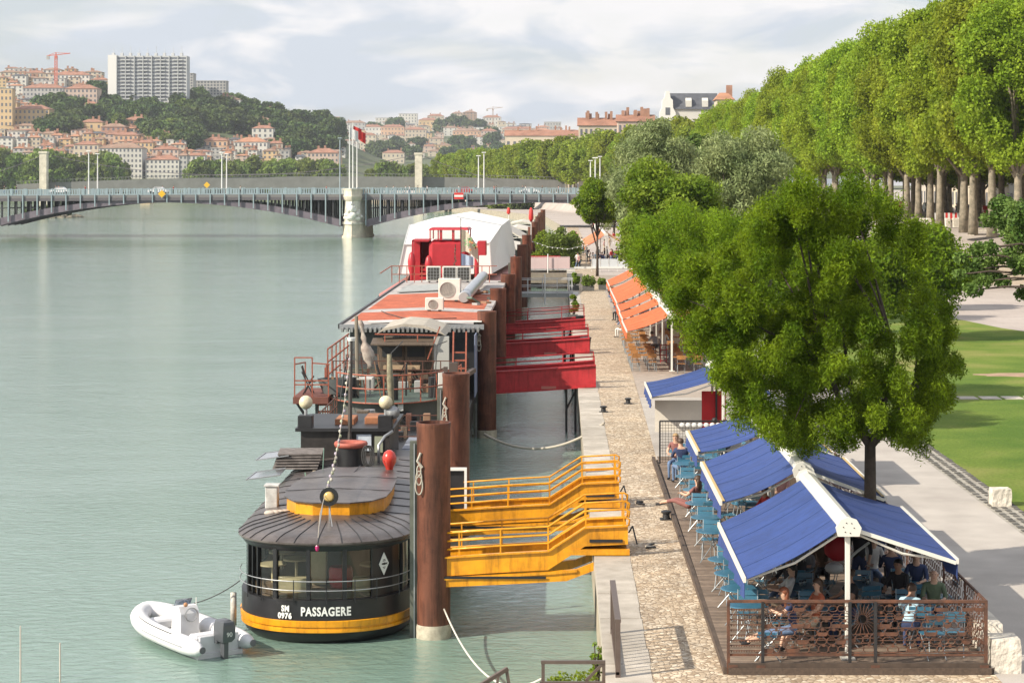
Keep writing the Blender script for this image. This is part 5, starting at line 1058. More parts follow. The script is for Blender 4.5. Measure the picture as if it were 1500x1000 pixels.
T=thing('garden_table','small slatted table with pale top on the green deck','table',(-6.9,77.2,3.0)); mk('table_top',CL[3],lambda m:m.box(-7.9,-7.0,76.9,77.5,3.62,3.67),T); mk('leg',CL[1],lambda m:[m.bar((x,77.2,3.0),(x,77.2,3.62),.05) for x in (-7.8,)],T); mk('leg',CL[1],lambda m:m.bar((-7.1,77.2,3.0),(-7.1,77.2,3.62),.05),T)
T=thing('pole_with_flag','weathered pole with a furled pale flag at the stern of the dark barge','flagpole',(-7.6,77,3.0)); mk('pole',mat('lichen pole',(.22,.19,.15),.8),lambda m:m.tube([(-7.55,77,2.9),(-7.6,77,6.0)],.07,7),T)
mb=MB(); rings=[]
for i in range(12): z=5.85-i*.165; rr_=.07+.03*math.sin(i*1.9)+(.16 if 5<i<10 else 0)*.8; rings.append([(-7.45+.06*i*.6+rr_*math.cos(t)*(1+.3*math.sin(3*t+i)),77-.1+rr_*.5*math.sin(t),z) for t in [2*PI*k/12 for k in range(12)]])
mb.loft(rings); mb.build('furled_flag',mat('sail cloth',(.52,.46,.40),.85,var=.3,vscale=4,col2=(.22,.16,.14)),T,smooth=True)
T=thing('bleached_driftwood','pale gnarled driftwood trunk standing on the small deck with the globe lamps','driftwood',(-5.95,72,2.3)); mk('trunk',mat('bleached wood',(.20,.18,.12),.85,var=.4,vscale=6),lambda m:m.tube([(-6.0,73,2.0),(-5.95,73,3.0),(-6.0,73,4.0),(-6.03,73,4.9)],[.12,.10,.12,.08],8),T,smooth=True)
mk('rear_box',WD,lambda m:(m.box(-7.9,-7.0,68,70,2.3,2.9),m.box(-6.9,-6.5,70,70.5,2.3,3.2)),B)
mk('water_drum',GREYST,lambda m:m.cyl(-6.55,71,2.3,3.15,.2,n=16),B); mk('parasol_top',mat('orange board',(.45,.22,.10),.7),lambda m:m.obox((-7.7,70.5,2.75),.9,.8,.05,.2),B)
m=MB(); m.loft([[(-5.05+r*math.cos(t),62.5+.1-d_,4.0+r*math.sin(t)) for t in [2*PI*i/18 for i in range(18)]] for r,d_ in ((.06,-.15),(.2,-.02),(.21,.05),(.05,.08))]); m.build('searchlight',GREYST,B,smooth=True)
rng=random.Random(71)
RD2=mat('dark rusted iron',(.11,.045,.03),.7,dirt=.4,var=.3,vscale=6)
for k_,(xa,ya,xb,yb,z) in enumerate([(-8.8,80,-3.9,80,3.0),(-8.6,83,-7.3,83,3.0),(-4.9,79.2,-3.8,86,2.6),(-8.3,67.5,-3.8,67.5,2.3),(-3.85,64.5,-3.85,73,2.35),(-7.9,66.5,-7.9,73,2.35)]):
    m=MB(); n_=max(3,int(math.hypot(xb-xa,yb-ya)/.7))
    for i in range(n_+1): u=i/n_; m.bar((xa+(xb-xa)*u,ya+(yb-ya)*u,z),(xa+(xb-xa)*u,ya+(yb-ya)*u,z+1.05),.04)
    for h in (.35,.7,1.05): m.bar((xa,ya,z+h),(xb,yb,z+h),.035)
    m.build('iron_rail',RD2,B2)
for k_ in range(26):
    x=rng.uniform(-8.7,-4.0); y=rng.uniform(74.9,82); z=3.0; h=rng.uniform(.4,1.5); 
    MB().bar((x,y,z),(x+rng.uniform(-.4,.4),y+rng.uniform(-.2,.2),z+h),rng.uniform(.03,.07)).build('iron_prop',[RD2,DARKM,CL[0],CL[1]][k_%4],B2)
for k_ in range(26):
    x=rng.uniform(-8.2,-4.4); y=rng.uniform(66.5,73.5); h=rng.uniform(.15,.6); tag(MB().bbox(x-.15*rng.random()-.05,x+.12,y,y+.25,2.3,2.3+h,.02).build('deck_crate',[DARKM,RD2,WD,DARKM,CL[0]][k_%5]),'dark crate among the gear piled between the cabin and the second barge','crate','crates piled between the two barges')
for k_ in range(3):
    x=-8.0+k_*1.7; MB().tube([(x,75+.3*k_,3.0),(x+.1,76,4.4+.3*k_),(x+.3,79,4.9)],.02,5).build('stay_wire',ROPED,B2)
mk('corrugated_eave',mat('corrugated grey',(.27,.28,.28),.6,dirt=.5,var=.2),lambda m:[m.box(-9.3+i*.2,-9.2+i*.2,87.6,88.0,4.62,4.8) for i in range(30)],B2)
for i in range(8): mk('window',WINM,lambda m:m.box(-9.03,-8.98,90+i*4.5,92.2+i*4.5,2.6,4.0),B2)
mk('wheelhouse_window',mat('old dark glass',(.04,.045,.05),.1),lambda m:(m.box(-7.05,-6.25,81.9,81.93,4.05,4.45),m.box(-6.05,-5.35,81.9,81.93,4.05,4.45)),B2)
# big striped roof section
mk('deckhouse_wall',mat('grey plate wall',(.10,.105,.11),.6,dirt=.5,var=.15,vscale=1),lambda m:m.box(-9.0,-3.55,88.4,128,1.5,4.75),B2)
RG=mat('grey roofing felt',(.46,.43,.41),.75,dirt=.35,var=.15,vscale=.8); RO=mat('red roofing felt',(.48,.12,.055),.85,dirt=.35,var=.2,vscale=1.6,bump=.3,bscale=8)
mb=MB(); mb.sheet([[(-9.35,88,4.88),(-9.55,128,4.88)],[(-6.3,88,5.0),(-6.4,128,5.0)],[(-3.25,88,4.88),(-3.25,128,4.88)]],.16); rf=mb.build('roof',RG,B2)
for (ya,yb) in ((90.6,96.5),(99,112)): mb=MB(); mb.sheet([[(-9.2,ya,4.895),(-9.28,yb,4.895)],[(-6.33,ya,5.008),(-6.35,yb,5.008)],[(-3.6,ya,4.90),(-3.6,yb,4.90)]],.02); mb.build('red_stripe',RO,rf)
mk('gutter',GREYST,lambda m:(m.bar((-9.4,87.95,4.82),(-3.2,87.95,4.82),.12,.22)),B2); mk('white_eave',mat('white eave',(.66,.65,.62),.6),lambda m:(m.box(-8.2,-3.3,88.0,88.6,5.02,5.06)),B2)
mk('roof_edge',DARKM,lambda m:(m.bar((-9.42,88,4.84),(-9.62,128,4.84),.1,.2)),B2)
mk('dark_opening',DARKM,lambda m:(m.box(-5.0,-3.62,88.25,88.38,1.6,4.3)),B2); mk('blue_panel',mat('blue grey panel',(.20,.23,.33),.6),lambda m:m.box(-3.54,-3.50,86,100,2.0,4.6),B2)
mk('red_side_stairs',RR,lambda m:[m.bar((-4.1,79+.1*i,2.0+.3*i),(-3.6,79+.1*i,2.0+.3*i),.06) for i in range(9)]+[m.bar((-4.1,79,2),(-4.1,80,5.2),.06),m.bar((-3.6,79,2),(-3.6,80,5.2),.06)],B2)
mk('left_rail',RR,lambda m:[m.bar((-8.9,79+1.5*i,3.0),(-8.9,79+1.5*i,4.6),.05) for i in range(6)]+[m.bar((-8.9,79,z),(-8.9,87,z),.05) for z in (4.6,4.1,3.6)],B2)
mk('hull_window',mat('red door panel',(.30,.03,.03),.5),lambda m:(m.box(-3.95,-3.70,77.5,77.9,1.95,2.8)),B2); mk('porch_frame',mat('brown girder',(.085,.06,.05),.6),lambda m:(m.box(-4.25,-4.05,76.2,76.4,.5,3.8),m.bar((-4.15,76.3,3.4),(-3.3,80,3.7),.16),m.box(-3.75,-3.62,66.8,67,.2,5.0),m.box(-3.9,-3.6,73,73.2,0,4.6)),B2)
def acunit(lb,x,y,z,w,h,rz=0,fan=True,grid=False):
    T=local(thing('air_conditioner',lb,'air conditioner',(x,y,z),None,rz)); MB().bbox(-w/2,w/2,0,w*.42,.06,h,.02).build('casing',mat('ac casing',(.66,.64,.58),.5,var=.08,vscale=3),T)
    r=min(w,h)*.36
    MB().loft([[(-w*.08+q*math.cos(t),-d_,h*.5+q*math.sin(t)) for t in [2*PI*i/24 for i in range(24)]] for q,d_ in ((r,0),(r,.03),(r*.92,.03),(r*.9,.0))],False,True).build('fan_grille',mat('dark fan grille',(.16,.16,.15),.6) if grid else mat('fan grille',(.40,.39,.36),.6),T)  # caged units get a darker grille colour
    if grid:
        m=MB()
        for i in range(5): m.box(-w/2+.08+i*(w-.16)/4-.01,-w/2+.1+i*(w-.16)/4-.01,-.05,-.035,.12,h-.06); m.box(-w/2+.08,w/2-.08,-.05,-.035,.12+i*(h-.2)/4,.135+i*(h-.2)/4)
        m.build('guard_grid',GREYST,T)
        MB().box(-w/2+.07,w/2-.07,-.006,.0,.12,h-.06).build('coil_panel',mat('coil dark',(.07,.07,.06),.7),T)
    for s_ in (-1,1): MB().box(s_*w*.3-.06,s_*w*.3+.06,-.02,w*.4,0,.06).build('foot',DARKM,T)
acunit('large beige air conditioner with round fan on the striped roof',XY(658,104),104,5.0,1.12,1.15,-.1); acunit('small beige air conditioner in front of the large one on the red stripe',XY(636,96),96,5.0,.85,.62,-.05)
for i,px in enumerate((635,658.5,679)): acunit(['left','middle','right'][i]+' of three caged white units at the end of the striped roof',XY(px,124),124,5.0,.86,.95,0,grid=True)
T=thing('duct','silver insulated duct lying across the roof beside the large air conditioner','duct',(-4,110,5)); mb=MB(); a_,b_=Vector((XY(680,103),103,5.25)),Vector((XY(708,122),122,5.45)); mb.tube([a_.lerp(b_,i/10) for i in range(11)],[.29+.02*(i%2) for i in range(11)],20); mb.build('pipe',mat('foil duct',(.50,.52,.55),.35,metal=.6,var=.15,vscale=3),T,smooth=True)
mb=MB(); mb.tube([a_-Vector((.02,.12,0)),a_+Vector((0,.02,0))],[.25,.28],20); mb.build('end_cap',mat('duct mouth',(.30,.30,.30),.6),T)
mk('cable_run',ROPED,lambda m:m.tube([(-8.3,96,5.0),(-7.9,94,5.03),(-7.0,91,5.03),(-6,89.5,5.05),(-4.5,90.5,5.03)],.02,4),B2); mk('grey_tarpaulin',mat('grey tarp',(.33,.34,.33),.7,var=.2),lambda m:m.sheet([[(-8.9,113,5.0),(-8.8,119,5.04)],[(-6.0,113.5,5.12),(-6.2,120,5.14)]],.05),B2)
rng=random.Random(17)
for i in range(9):
    x=rng.uniform(-5.0,-3.5); y=rng.uniform(98,112); tag(MB().obox((x,y,5.12),rng.uniform(.4,1.3),rng.uniform(.1,.3),.10,rng.uniform(0,3),0,rng.uniform(-.1,.3)).build('timber_offcut',CL[i%4]),'loose board in the scrap heap on the right of the striped roof','board','scrap boards on the striped roof')
mk('end_rail',RR,lambda m:[m.bar((XY(px,124.5),124.5,4.95),(XY(px,124.5),124.5,5.95),.05) for px in range(574,728,11)]+[m.bar((XY(573,124.5),124.5,z),(XY(728,124.5),124.5,z),.05) for z in (5.95,5.45)]+[m.bar((XY(573,124.5),124.5,5.95),(XY(573,124.5)-.1,118,5.8),.05)],B2)
# ================================================================== THIRD BARGE: white tent, red wheelhouse
B3=thing('event_barge','barge carrying a big white faceted marquee and a red wheelhouse','barge',(-7.5,136,0)); REDP=mat('crimson paint',(.40,.025,.035),.4,var=.12,vscale=2); 
def r3(hw,y0,z): return [(x,y,z) for x,y in bout(hw,y0,5,206,30,2.2,-7.6)]
mb=MB(); mb.loft([r3(4.0,131,-.5),r3(4.25,130,2.6),r3(4.25,130,3.6)]); mb.build('hull',mat('dark barge hull',(.05,.05,.055),.5),B3,smooth=True,angle=40)
mb=MB(); mb.loft([r3(4.2,130.1,3.6),r3(4.2,130.1,3.72)]); mb.build('deck',mat('pink deck',(.50,.22,.19),.7,var=.15),B3)
TENT=mat('marquee fabric',(.80,.79,.77),.75,var=.03,vscale=1,bump=.05,bscale=2)
def W(px,py,Y): return (XY(px,Y),Y,ZY(py,Y))
Ya_,Yb_=152,172
q=[W(583,402,Ya_),W(720,401,Ya_),W(717,356,Ya_),W(592,358,Ya_),W(600,329.5,166),W(668,317.5,169),W(735,330,Yb_),W(746,396,Yb_)]
zb0=q[0][2]; back=[(x,200,z) for x,y,z in (q[4],q[5],q[6],q[7])]; back[3]=(q[7][0],200,zb0); q[7]=(q[7][0],Yb_,zb0); lb=(q[4][0]-1.2,200,zb0); lf=(q[4][0]-.9,Yb_,zb0)
mb=MB(); mb.add(q+back+[lb,lf],[(0,1,2,3),(3,2,6,5,4),(1,7,6,2),(7,11,10,6),(6,10,9,5),(5,9,8,4),(4,8,12,13),(0,3,4,13),(11,12,8,9,10)]); mb.build('marquee',TENT,B3)
mk('marquee_frame',mat('seam grey',(.60,.60,.59),.7),lambda m:[m.bar(Vector(a)-Vector((0,.06,0)),Vector(b)-Vector((0,.06,0)),.07) for a,b in ((q[0],q[3]),(q[3],q[2]),(q[2],q[1]),(q[2],q[6]),(q[3],q[4]),(q[4],q[5]),(q[5],q[6]))],B3)
# wheelhouse bus
Yw=142
def zy(p,Y=Yw): return ZY(p,Y)
xa,xb=XY(628,Yw),XY(686,Yw); zb_=3.7; ztp=zy(334)
mk('wheelhouse',REDP,lambda m:m.bbox(xa,xb,Yw,Yw+4,zb_,zy(352),.25),B3); mk('wheelhouse_roof',REDP,lambda m:(m.bbox(xa-.05,xb+.1,Yw-.1,Yw+4.1,zy(337),ztp,.15)),B3)
for px in (629,641,644,646,662,664,674,685): mk('window_post',REDP,lambda m:m.box(XY(px,Yw),XY(px+1.8,Yw),Yw,Yw+.1,zy(352),zy(337)),B3)
for px in (629,685): mk('window_post',REDP,lambda m:m.box(XY(px,Yw),XY(px+1.8,Yw),Yw+3.8,Yw+3.9,zy(352),zy(337)),B3)
mk('windscreen',glassmat('bus glass',(.85,.85,.82),.2),lambda m:m.box(xa+.1,xb-.1,Yw+.04,Yw+.06,zy(351),zy(337)),B3)
mk('left_platform',REDP,lambda m:(m.box(XY(604,Yw),xa,Yw,Yw+3,zy(354),zy(351)),m.box(XY(604,Yw),XY(613,Yw),Yw+1.5,Yw+3,zb_,zy(354)),m.box(XY(603,Yw),XY(606,Yw),Yw,Yw+.1,zb_,zy(352))),B3)
mk('dark_red_wall',mat('shaded red boards',(.16,.01,.02),.7),lambda m:m.box(XY(612,Yw),xa,Yw+2.9,Yw+3,zb_,zy(354)),B3)  # darker red carries the shade under the platform in its colour
mk('stairs',REDP,lambda m:[m.box(XY(612,Yw),xa-.05,Yw+.5+i*.28,Yw+.8+i*.28,zb_+.28*i,zb_+.28*i+.2) for i in range(6)],B3)
mk('right_platform',REDP,lambda m:(m.bbox(XY(699,Yw),XY(712,Yw),Yw,Yw+1.6,zy(374),zy(353),.05),m.loft([[(XY(680,Yw),Yw,zy(366)),(XY(680,Yw),Yw+1,zy(366)),(XY(680,Yw),Yw+1,zy(368)),(XY(680,Yw),Yw,zy(368))],[(XY(700,Yw),Yw,zy(369)),(XY(700,Yw),Yw+1,zy(369)),(XY(700,Yw),Yw+1,zy(374)),(XY(700,Yw),Yw,zy(374))]])),B3)
mk('platform_column',REDP,lambda m:(m.cyl(XY(698,Yw),Yw+.3,zb_,zy(371),.16,n=14),m.ball((XY(698,Yw),Yw+.3,zy(372)),.22,12,8)),B3,smooth=True,angle=40)
mk('right_stairs',REDP,lambda m:[m.box(XY(690+i*1.2,Yw),XY(697,Yw),Yw+.2*i,Yw+.2*i+.2,zb_+.25*i,zb_+.25*i+.1) for i in range(5)],B3)
mk('red_seat',REDP,lambda m:(m.prismX([(Yw-1.6,zb_),(Yw-.6,zb_),(Yw-.6,zb_+.9),(Yw-1.3,zb_+.75)],XY(638,Yw),XY(660,Yw)),m.prismY([(XY(655,Yw),zb_),(XY(674,Yw),zb_),(XY(674,Yw),zb_+.2),(XY(665,Yw),zb_+.85)],Yw-1.5,Yw-.7)),B3)
for px in (649,653.5): 
    T=thing('garden_figure',['left','right'][px>650]+' of the twin small red figures on the red seat','figurine',(XY(px,Yw),Yw-1,zb_+.9)); mk('figure',REDP,lambda m:(m.lathe(XY(px,Yw),Yw-1,[(.12,zb_+.85),(.14,zb_+1.05),(.08,zb_+1.2),(.1,zb_+1.28),(.02,zb_+1.5)],12)),T,smooth=True)
for k_,(px,pt) in enumerate(((603,369),(628,374))):
    T=thing('urn',['slim red urn on a post by the left red stairs','fat red urn standing left of the red seat'][k_],'urn',(XY(px,Yw-1),Yw-1,zb_)); z=ZY(pt,Yw-1); s_=(z-zb_); mk('body',REDP,lambda m:m.lathe(XY(px,Yw-1),Yw-1,[(.10,zb_),(.10,zb_+s_*.35),(.24,zb_+s_*.55),(.27,zb_+s_*.75),(.18,zb_+s_*.93),(.05,z)],14),T,smooth=True)
T=thing('festive_pole','thin dark lattice pole hung with ornaments in front of the red wheelhouse','pole',(XY(667,137),137,3.7)); rng=random.Random(8)
mk('lattice',mat('ornament dark',(.10,.07,.05),.6,var=.5,vscale=9),lambda m:[m.bar((XY(667,137)+rng.uniform(-.28,.28)*(1-i/28),137+rng.uniform(-.15,.15),3.8+i*.11),(XY(667,137)+rng.uniform(-.28,.28)*(1-i/28),137+rng.uniform(-.15,.15),3.95+i*.11),.05) for i in range(28)],T)
T=thing('boat_flag','large cream and pale blue flag with a printed emblem flying from a thin staff','flag',(XY(675,134),134,3.7)); Yf=134; mk('staff',DARKM,lambda m:m.tube([(XY(675.5,Yf),Yf,3.7),(XY(675,Yf),Yf,ZY(320,Yf))],.03,6),T)
P_=[[(XY(675.5+i*3.1,Yf),Yf+.18*math.sin(i*1.1),ZY(336+i*i*.45+j*(8.4-.42*i),Yf)) for j in range(5)] for i in range(9)]
mk('cloth',mat('flag cream',(.72,.66,.55),.8),lambda m:m.sheet(P_,.02),T); P2=[[(XY(675.5+i*3.0,Yf),Yf+.02+.15*math.sin(i*1.1),ZY(371+i*.9+j*(5.4-.2*i),Yf)) for j in range(5)] for i in range(7)]
mk('cloth',mat('flag blue',(.50,.60,.74),.8),lambda m:m.sheet(P2,.02),T)
rng=random.Random(2); mk('emblem',mat('flag green',(.25,.42,.20),.8),lambda m:[m.obox((XY(681+rng.uniform(0,14),Yf),Yf-.22,ZY(346+rng.uniform(0,14),Yf)),.2,.02,.1,0,0,rng.uniform(0,3)) for _ in range(9)],T)
mk('emblem_red',mat('flag orange',(.65,.28,.10),.8),lambda m:[m.obox((XY(684+rng.uniform(0,14),Yf),Yf-.23,ZY(352+rng.uniform(0,14),Yf)),.14,.02,.1,0,0,rng.uniform(0,3)) for _ in range(6)],T)
# far barges under the bridge
W2=mat('cream boat paint',(.62,.57,.50),.6,var=.1)
for k_,(y,lb) in enumerate(((215,'white-roofed barge with pale flat canopy beyond the marquee'),(252,'cream barge with rounded white canopy and turquoise side'),(300,'far white barge with an arched cabin near the bridge'),(350,'last small barge under the arch bridge'))):
    T=thing('far_barge',lb,'barge',(-6,y,0),'barges moored beyond the marquee'); l=28 if k_<3 else 22
    mk('hull',mat('dark barge hull',(.05,.05,.055),.5),lambda m:m.loft([[(-8.6+a,y+b,z),(-3.6-a,y+b,z),(-3.6-a*.4,y+l,z),(-8.6+a*.4,y+l,z)] for a,b,z in ((.8,1.5,-.4),(0,0,1.6),(0,0,2.2))]),T)
    mk('canopy',W2,lambda m:m.prismY([(-8.5,3.6),(-8.3,4.1),(-6.3,4.5 if k_!=1 else 5.3),(-4.2,4.1),(-3.9,3.6),(-4.2,3.9),(-6.3,4.3 if k_!=1 else 5.1),(-8.2,3.9)],y+1,y+l-4),T)
    mk('cabin',DARKM if k_%2==0 else mat('turquoise side',(.28,.50,.50),.6),lambda m:m.box(-8.1,-4.3,y+2,y+l-6,2.2,3.6),T)
    for i in range(5): mk('rail_post',WHITEP,lambda m:m.bar((-8.4+i*1.1,y+.3,2.2),(-8.4+i*1.1,y+.3,3.3),.06),T)
    mk('rail',WHITEP,lambda m:m.bar((-8.4,y+.3,3.3),(-4,y+.3,3.3),.06),T)
    mk('deck_panel',W2,lambda m:m.box(-8.2,-4.2,y+.4,y+.5,2.2,3.0),T)
for k_,(px,pt,pb,y) in enumerate(((745,304,314,262),(778,304,325,205))):
    z0_=ZY(pb,y); z1_=ZY(pt,y); X=XY(px,y); T=thing('closed_parasol',['smaller furled red parasol on the turquoise barge','larger furled red parasol beside the far piles'][k_],'parasol',(X,y,z0_)); hh_=z1_-z0_
    mk('cover',RED,lambda m:m.lathe(X,y,[(.10,z0_),(.25,z0_+hh_*.25),(.20,z0_+hh_*.8),(.06,z1_)],12),T,smooth=True); mk('pole',WHITEP,lambda m:m.cyl(X,y,z0_-1.8,z0_+.1,.04,n=6),T)
# ================================================================== GANGWAYS
def side_rails(T,Y,xs,zs,m,hts,r=.025,posts=None,ext=0):
    for h in hts: mb=MB(); mb.tube([(x,Y,z+h) for x,z in zip(xs,zs)]+([(xs[-1]+.1,Y,zs[-1]+h-.05),(xs[-1]+.08,Y,zs[-1]+h-.2)] if ext else []),r,6); mb.build('handrail',m,T,smooth=True)
    for px in posts or xs:
        z=np.interp(px,xs,zs); MB().bar((px,Y,z),(px,Y,z+max(hts)),.035).build('rail_post',m,T)
for k_,(Y,w_) in enumerate(((49.5,1.3),(56.7,1.2))):
    T=thing('gangway',['near yellow gangway with handrails, resting on the cobbled quay by the nearest pile','far yellow gangway with handrails, just behind the near yellow one'][k_],'gangway',(-.5,Y,1.5),'yellow gangways')
    xs=[-3.2,-1.4,-.25,.64,1.68]; zs=[1.5,1.62,1.68,2.25,2.30]
    for yy in (Y,Y+w_):
        mb=MB(); lo_=[(x,z-.02) for x,z in zip(xs,zs)]; hi_=[(x,z+.43) for x,z in zip(xs,zs)]
        mb.loft([[(a[0],yy-.03,a[1]),(a[0],yy+.03,a[1]),(b[0],yy+.03,b[1]),(b[0],yy-.03,b[1])] for a,b in zip(lo_,hi_)]); mb.build('side_plate',YELP,T)
        mb=MB(); mb.loft([[(x,yy-.09,z+.41),(x,yy+.05,z+.41),(x,yy+.05,z+.45),(x,yy-.09,z+.45)] for x,z in zip(xs,zs)]); mb.build('top_flange',YELP,T)
        mb=MB(); mb.loft([[(x,yy-.1,z-.10),(x,yy+.05,z-.10),(x,yy+.05,z-.04),(x,yy-.1,z-.04)] for x,z in ((-3.2,1.5),(-.2,1.66),(.45,1.72),(.45,1.72))]); mb.build('lower_chord',YELP,T)
        mb=MB()
        mb.loft([[(x,yy-.06,z-.27),(x,yy+.03,z-.27),(x,yy+.03,z-.08),(x,yy-.06,z-.08)] for x,z in ((-3.2,1.5),(-1.0,1.6),(.2,1.67),(.85,1.92))]); mb.build('fascia',YELP,T)
        side_rails(T,yy,[-3.1,-1.4,-.25,.64,1.62],[1.5,1.62,1.68,2.25,2.3],YELP,(.62,.82,1.02),posts=[-2.4,-1.4,-.25,.66,1.58],ext=1)
    mb=MB(); mb.loft([[(x,Y,z),(x,Y+w_,z),(x,Y+w_,z+.05),(x,Y,z+.05)] for x,z in zip(xs,zs)]); mb.build('walkway',mat('worn gangway tread',(.42,.30,.10),.8,var=.3,vscale=5),T)
    mk('end_shoe',YELP,lambda m:(m.box(.30,1.72,Y-.05,Y+w_+.05,2.02,2.16)),T); mk('shadow_gap',DARKM,lambda m:(m.box(.75,1.55,Y-.062,Y-.035,2.33,2.40),m.box(-3.1,-.3,Y-.105,Y-.10,1.46,1.52)),T)  # solid dark strips stand in for the shade in the gaps
T=thing('white_gate','white-framed black gate panel standing behind the nearest pile','gate',(-3,57,1)); mk('frame',WHT,lambda m:(m.box(-3.25,-2.55,57.0,57.08,3.0,3.08),m.box(-2.62,-2.55,57.0,57.08,1.2,3.0),None),T); GP=thing('gate_post','short white post and lintel beside the near yellow gangway, at the nearest pile','post',(-2.75,51.5,1.4)); mk('post',WHT,lambda m:m.box(-2.8,-2.72,51.5,51.56,1.4,2.55),GP); mk('lintel',WHT,lambda m:m.box(-3.0,-2.72,51.5,51.56,2.55,2.62),GP); mk('panel',DARKM,lambda m:(m.box(-3.3,-2.64,57.1,57.14,1.2,2.98)),T)
GRD=mat('crimson gangway',(.48,.028,.035),.5,dirt=.35,var=.15,vscale=1.5)
PH=(.92,.74,.60)
for k_,(Y,w_,lb) in enumerate(((90,2.4,'nearest red gangway, the lowest of the three red ones'),(108,2.2,'middle one of the three red gangways'),(125.5,2.2,'farthest of the three red gangways, with a black bin at its quay end'))):
    T=thing('gangway',lb,'gangway',(-.6,Y,2),'red gangways'); xs=[-3.3,-.6,1.65]; zs=[1.72,1.88,2.05]
    for yy in (Y,Y+w_):
        mb=MB(); mb.loft([[(x,yy-.04,z),(x,yy+.04,z),(x,yy+.04,z+PH[k_]+.02),(x,yy-.04,z+PH[k_]+.02)] for x,z in zip(xs,zs)]); mb.build('side_plate',GRD,T)
        for dz in (0,PH[k_]): mb=MB(); mb.loft([[(x,yy-.12,z+dz),(x,yy+.06,z+dz),(x,yy+.06,z+dz+.06),(x,yy-.12,z+dz+.06)] for x,z in zip(xs,zs)]); mb.build('flange',GRD,T)
        side_rails(T,yy,[-3.2,-.6,1.6],[1.75,1.9,2.07],GRD,(1.1,1.32),.025,posts=[-3.1,-1.9,0.2,1.58])
    mb=MB(); mb.loft([[(x,Y,z+.05),(x,Y+w_,z+.05),(x,Y+w_,z+.1),(x,Y,z+.1)] for x,z in zip(xs,zs)]); mb.build('walkway',mat('red walkway',(.30,.05,.045),.7,var=.2),T)
    mk('support_frame',DARKM,lambda m:(m.bar((.75,Y+.6,-.5),(.75,Y+.6,2.0),.10),m.bar((.35,Y+.6,-.5),(.35,Y+.6,1.9),.10),m.bar((.35,Y+.6,1.0),(.75,Y+.6,1.8),.08)),T)
    mk('patch',mat('pale red patch',(.45,.16,.13),.7),lambda m:m.box(-.75,-.1,Y-.06,Y-.042,1.95,2.08),T)
for k_,(x,y,lb) in enumerate(((1.35,126.3,'black litter bin at the quay end of the farthest red gangway'),(1.45,108.6,'black litter bin at the end of the middle red gangway'))):
    T=thing('litter_bin',lb,'bin',(x,y,2.05)); mk('body',DARKM,lambda m:m.lathe(x,y,[(.22,2.1),(.28,2.75),(.31,2.77),(.31,2.82),(.24,2.84)],16),T,smooth=True,angle=40)
GGW=mat('pale gangway paint',(.50,.50,.50),.5,var=.1)
for k_,(Y,m_,lb) in enumerate(((166,GGW,'grey railed gangway beyond the red ones'),(214,mat('pale pink panel',(.60,.46,.46),.6),'pink and white panelled gangway near the bushes'))):
    T=thing('gangway',lb,'gangway',(-.8,Y,2)); 
    for yy in (Y,Y+2.4):
        for h in (0.1,.65,1.2): mk('handrail',m_,lambda m:m.bar((-3.8,yy,1.95+h),(1.2,yy,2.0+h),.05),T)
        for x in (-3.7,-2.5,-1.3,-.1,1.1): mk('rail_post',m_,lambda m:m.bar((x,yy,1.9),(x,yy,3.2),.06),T)
        if k_: mk('side_panel',m_,lambda m:m.box(-3.8,1.2,yy-.02,yy+.02,2.1,3.1),T)
        else: mk('side_panel',mat('grey mesh panel',(.34,.35,.34),.7),lambda m:m.box(-3.8,1.2,yy-.01,yy+.01,1.75,2.1),T)
    mk('walkway',GGW,lambda m:m.box(-3.9,1.6,Y,Y+2.4,1.9,2.02),T)
    mk('white_post',WHITEP,lambda m:m.cyl(-1.1,Y-.3,1.2,3.6,.06,n=8),T)
    if k_: mk('red_rail',REDP,lambda m:m.box(-3.8,.2,Y+2.5,Y+2.56,3.1,3.3),T)
T=thing('white_panel_fence','white panelled barrier across the quay in front of the far orange pavilion','fence',(4.5,208,2)); 
for i in range(5): mk('panel',mat('translucent white panel',(.60,.63,.66),.4),lambda m:m.box(3.4+i*.88,4.2+i*.88,208,208.04,2.25,3.3),T)
for i in range(6): mk('post',WHITEP,lambda m:m.bar((3.36+i*.88,208,2),(3.36+i*.88,208,3.4),.05),T)
mk('lower_rail',WHITEP,lambda m:m.box(1.6,8,207.9,208,2.3,2.5),T)
# landing railing in the foreground
BRN=mat('brown coated steel',(.13,.095,.08),.45,var=.12,vscale=5,metal=.3)
T=thing('quay_railing','brown steel railing panel standing on the quay edge, seen end-on at the bottom','railing',(1.07,38,2)); mk('end_post',BRN,lambda m:m.box(1.04,1.13,37.3,37.4,1.2,3.0),T); mk('end_post',BRN,lambda m:m.box(1.04,1.13,40.9,41,2.0,3.0),T); mk('top_rail',BRN,lambda m:m.box(1.03,1.14,37.3,41.0,3.0,3.06),T)
for i in range(12): mk('baluster',BRN,lambda m:m.box(1.06,1.10,37.6+i*.27,37.63+i*.27,2.05,3.0),T)
mk('bottom_rail',BRN,lambda m:m.box(1.05,1.11,37.3,41,2.05,2.1),T)
T=thing('landing_railing','low brown steel railing frame over the water beside the end-on panel','railing',(.3,37.5,1.2)); mk('top_rail',BRN,lambda m:m.box(-.32,.86,37.45,37.52,2.21,2.27),T); mk('middle_rail',BRN,lambda m:m.box(-.34,.9,37.40,37.46,1.84,1.90),T); mk('post',BRN,lambda m:m.box(-.31,-.25,37.46,37.51,1.0,2.21),T); mk('post',BRN,lambda m:m.box(.80,.86,37.46,37.51,1.0,2.21),T); mk('brace',BRN,lambda m:m.bar((.5,37.48,1.9),(.8,37.48,2.2),.05),T)
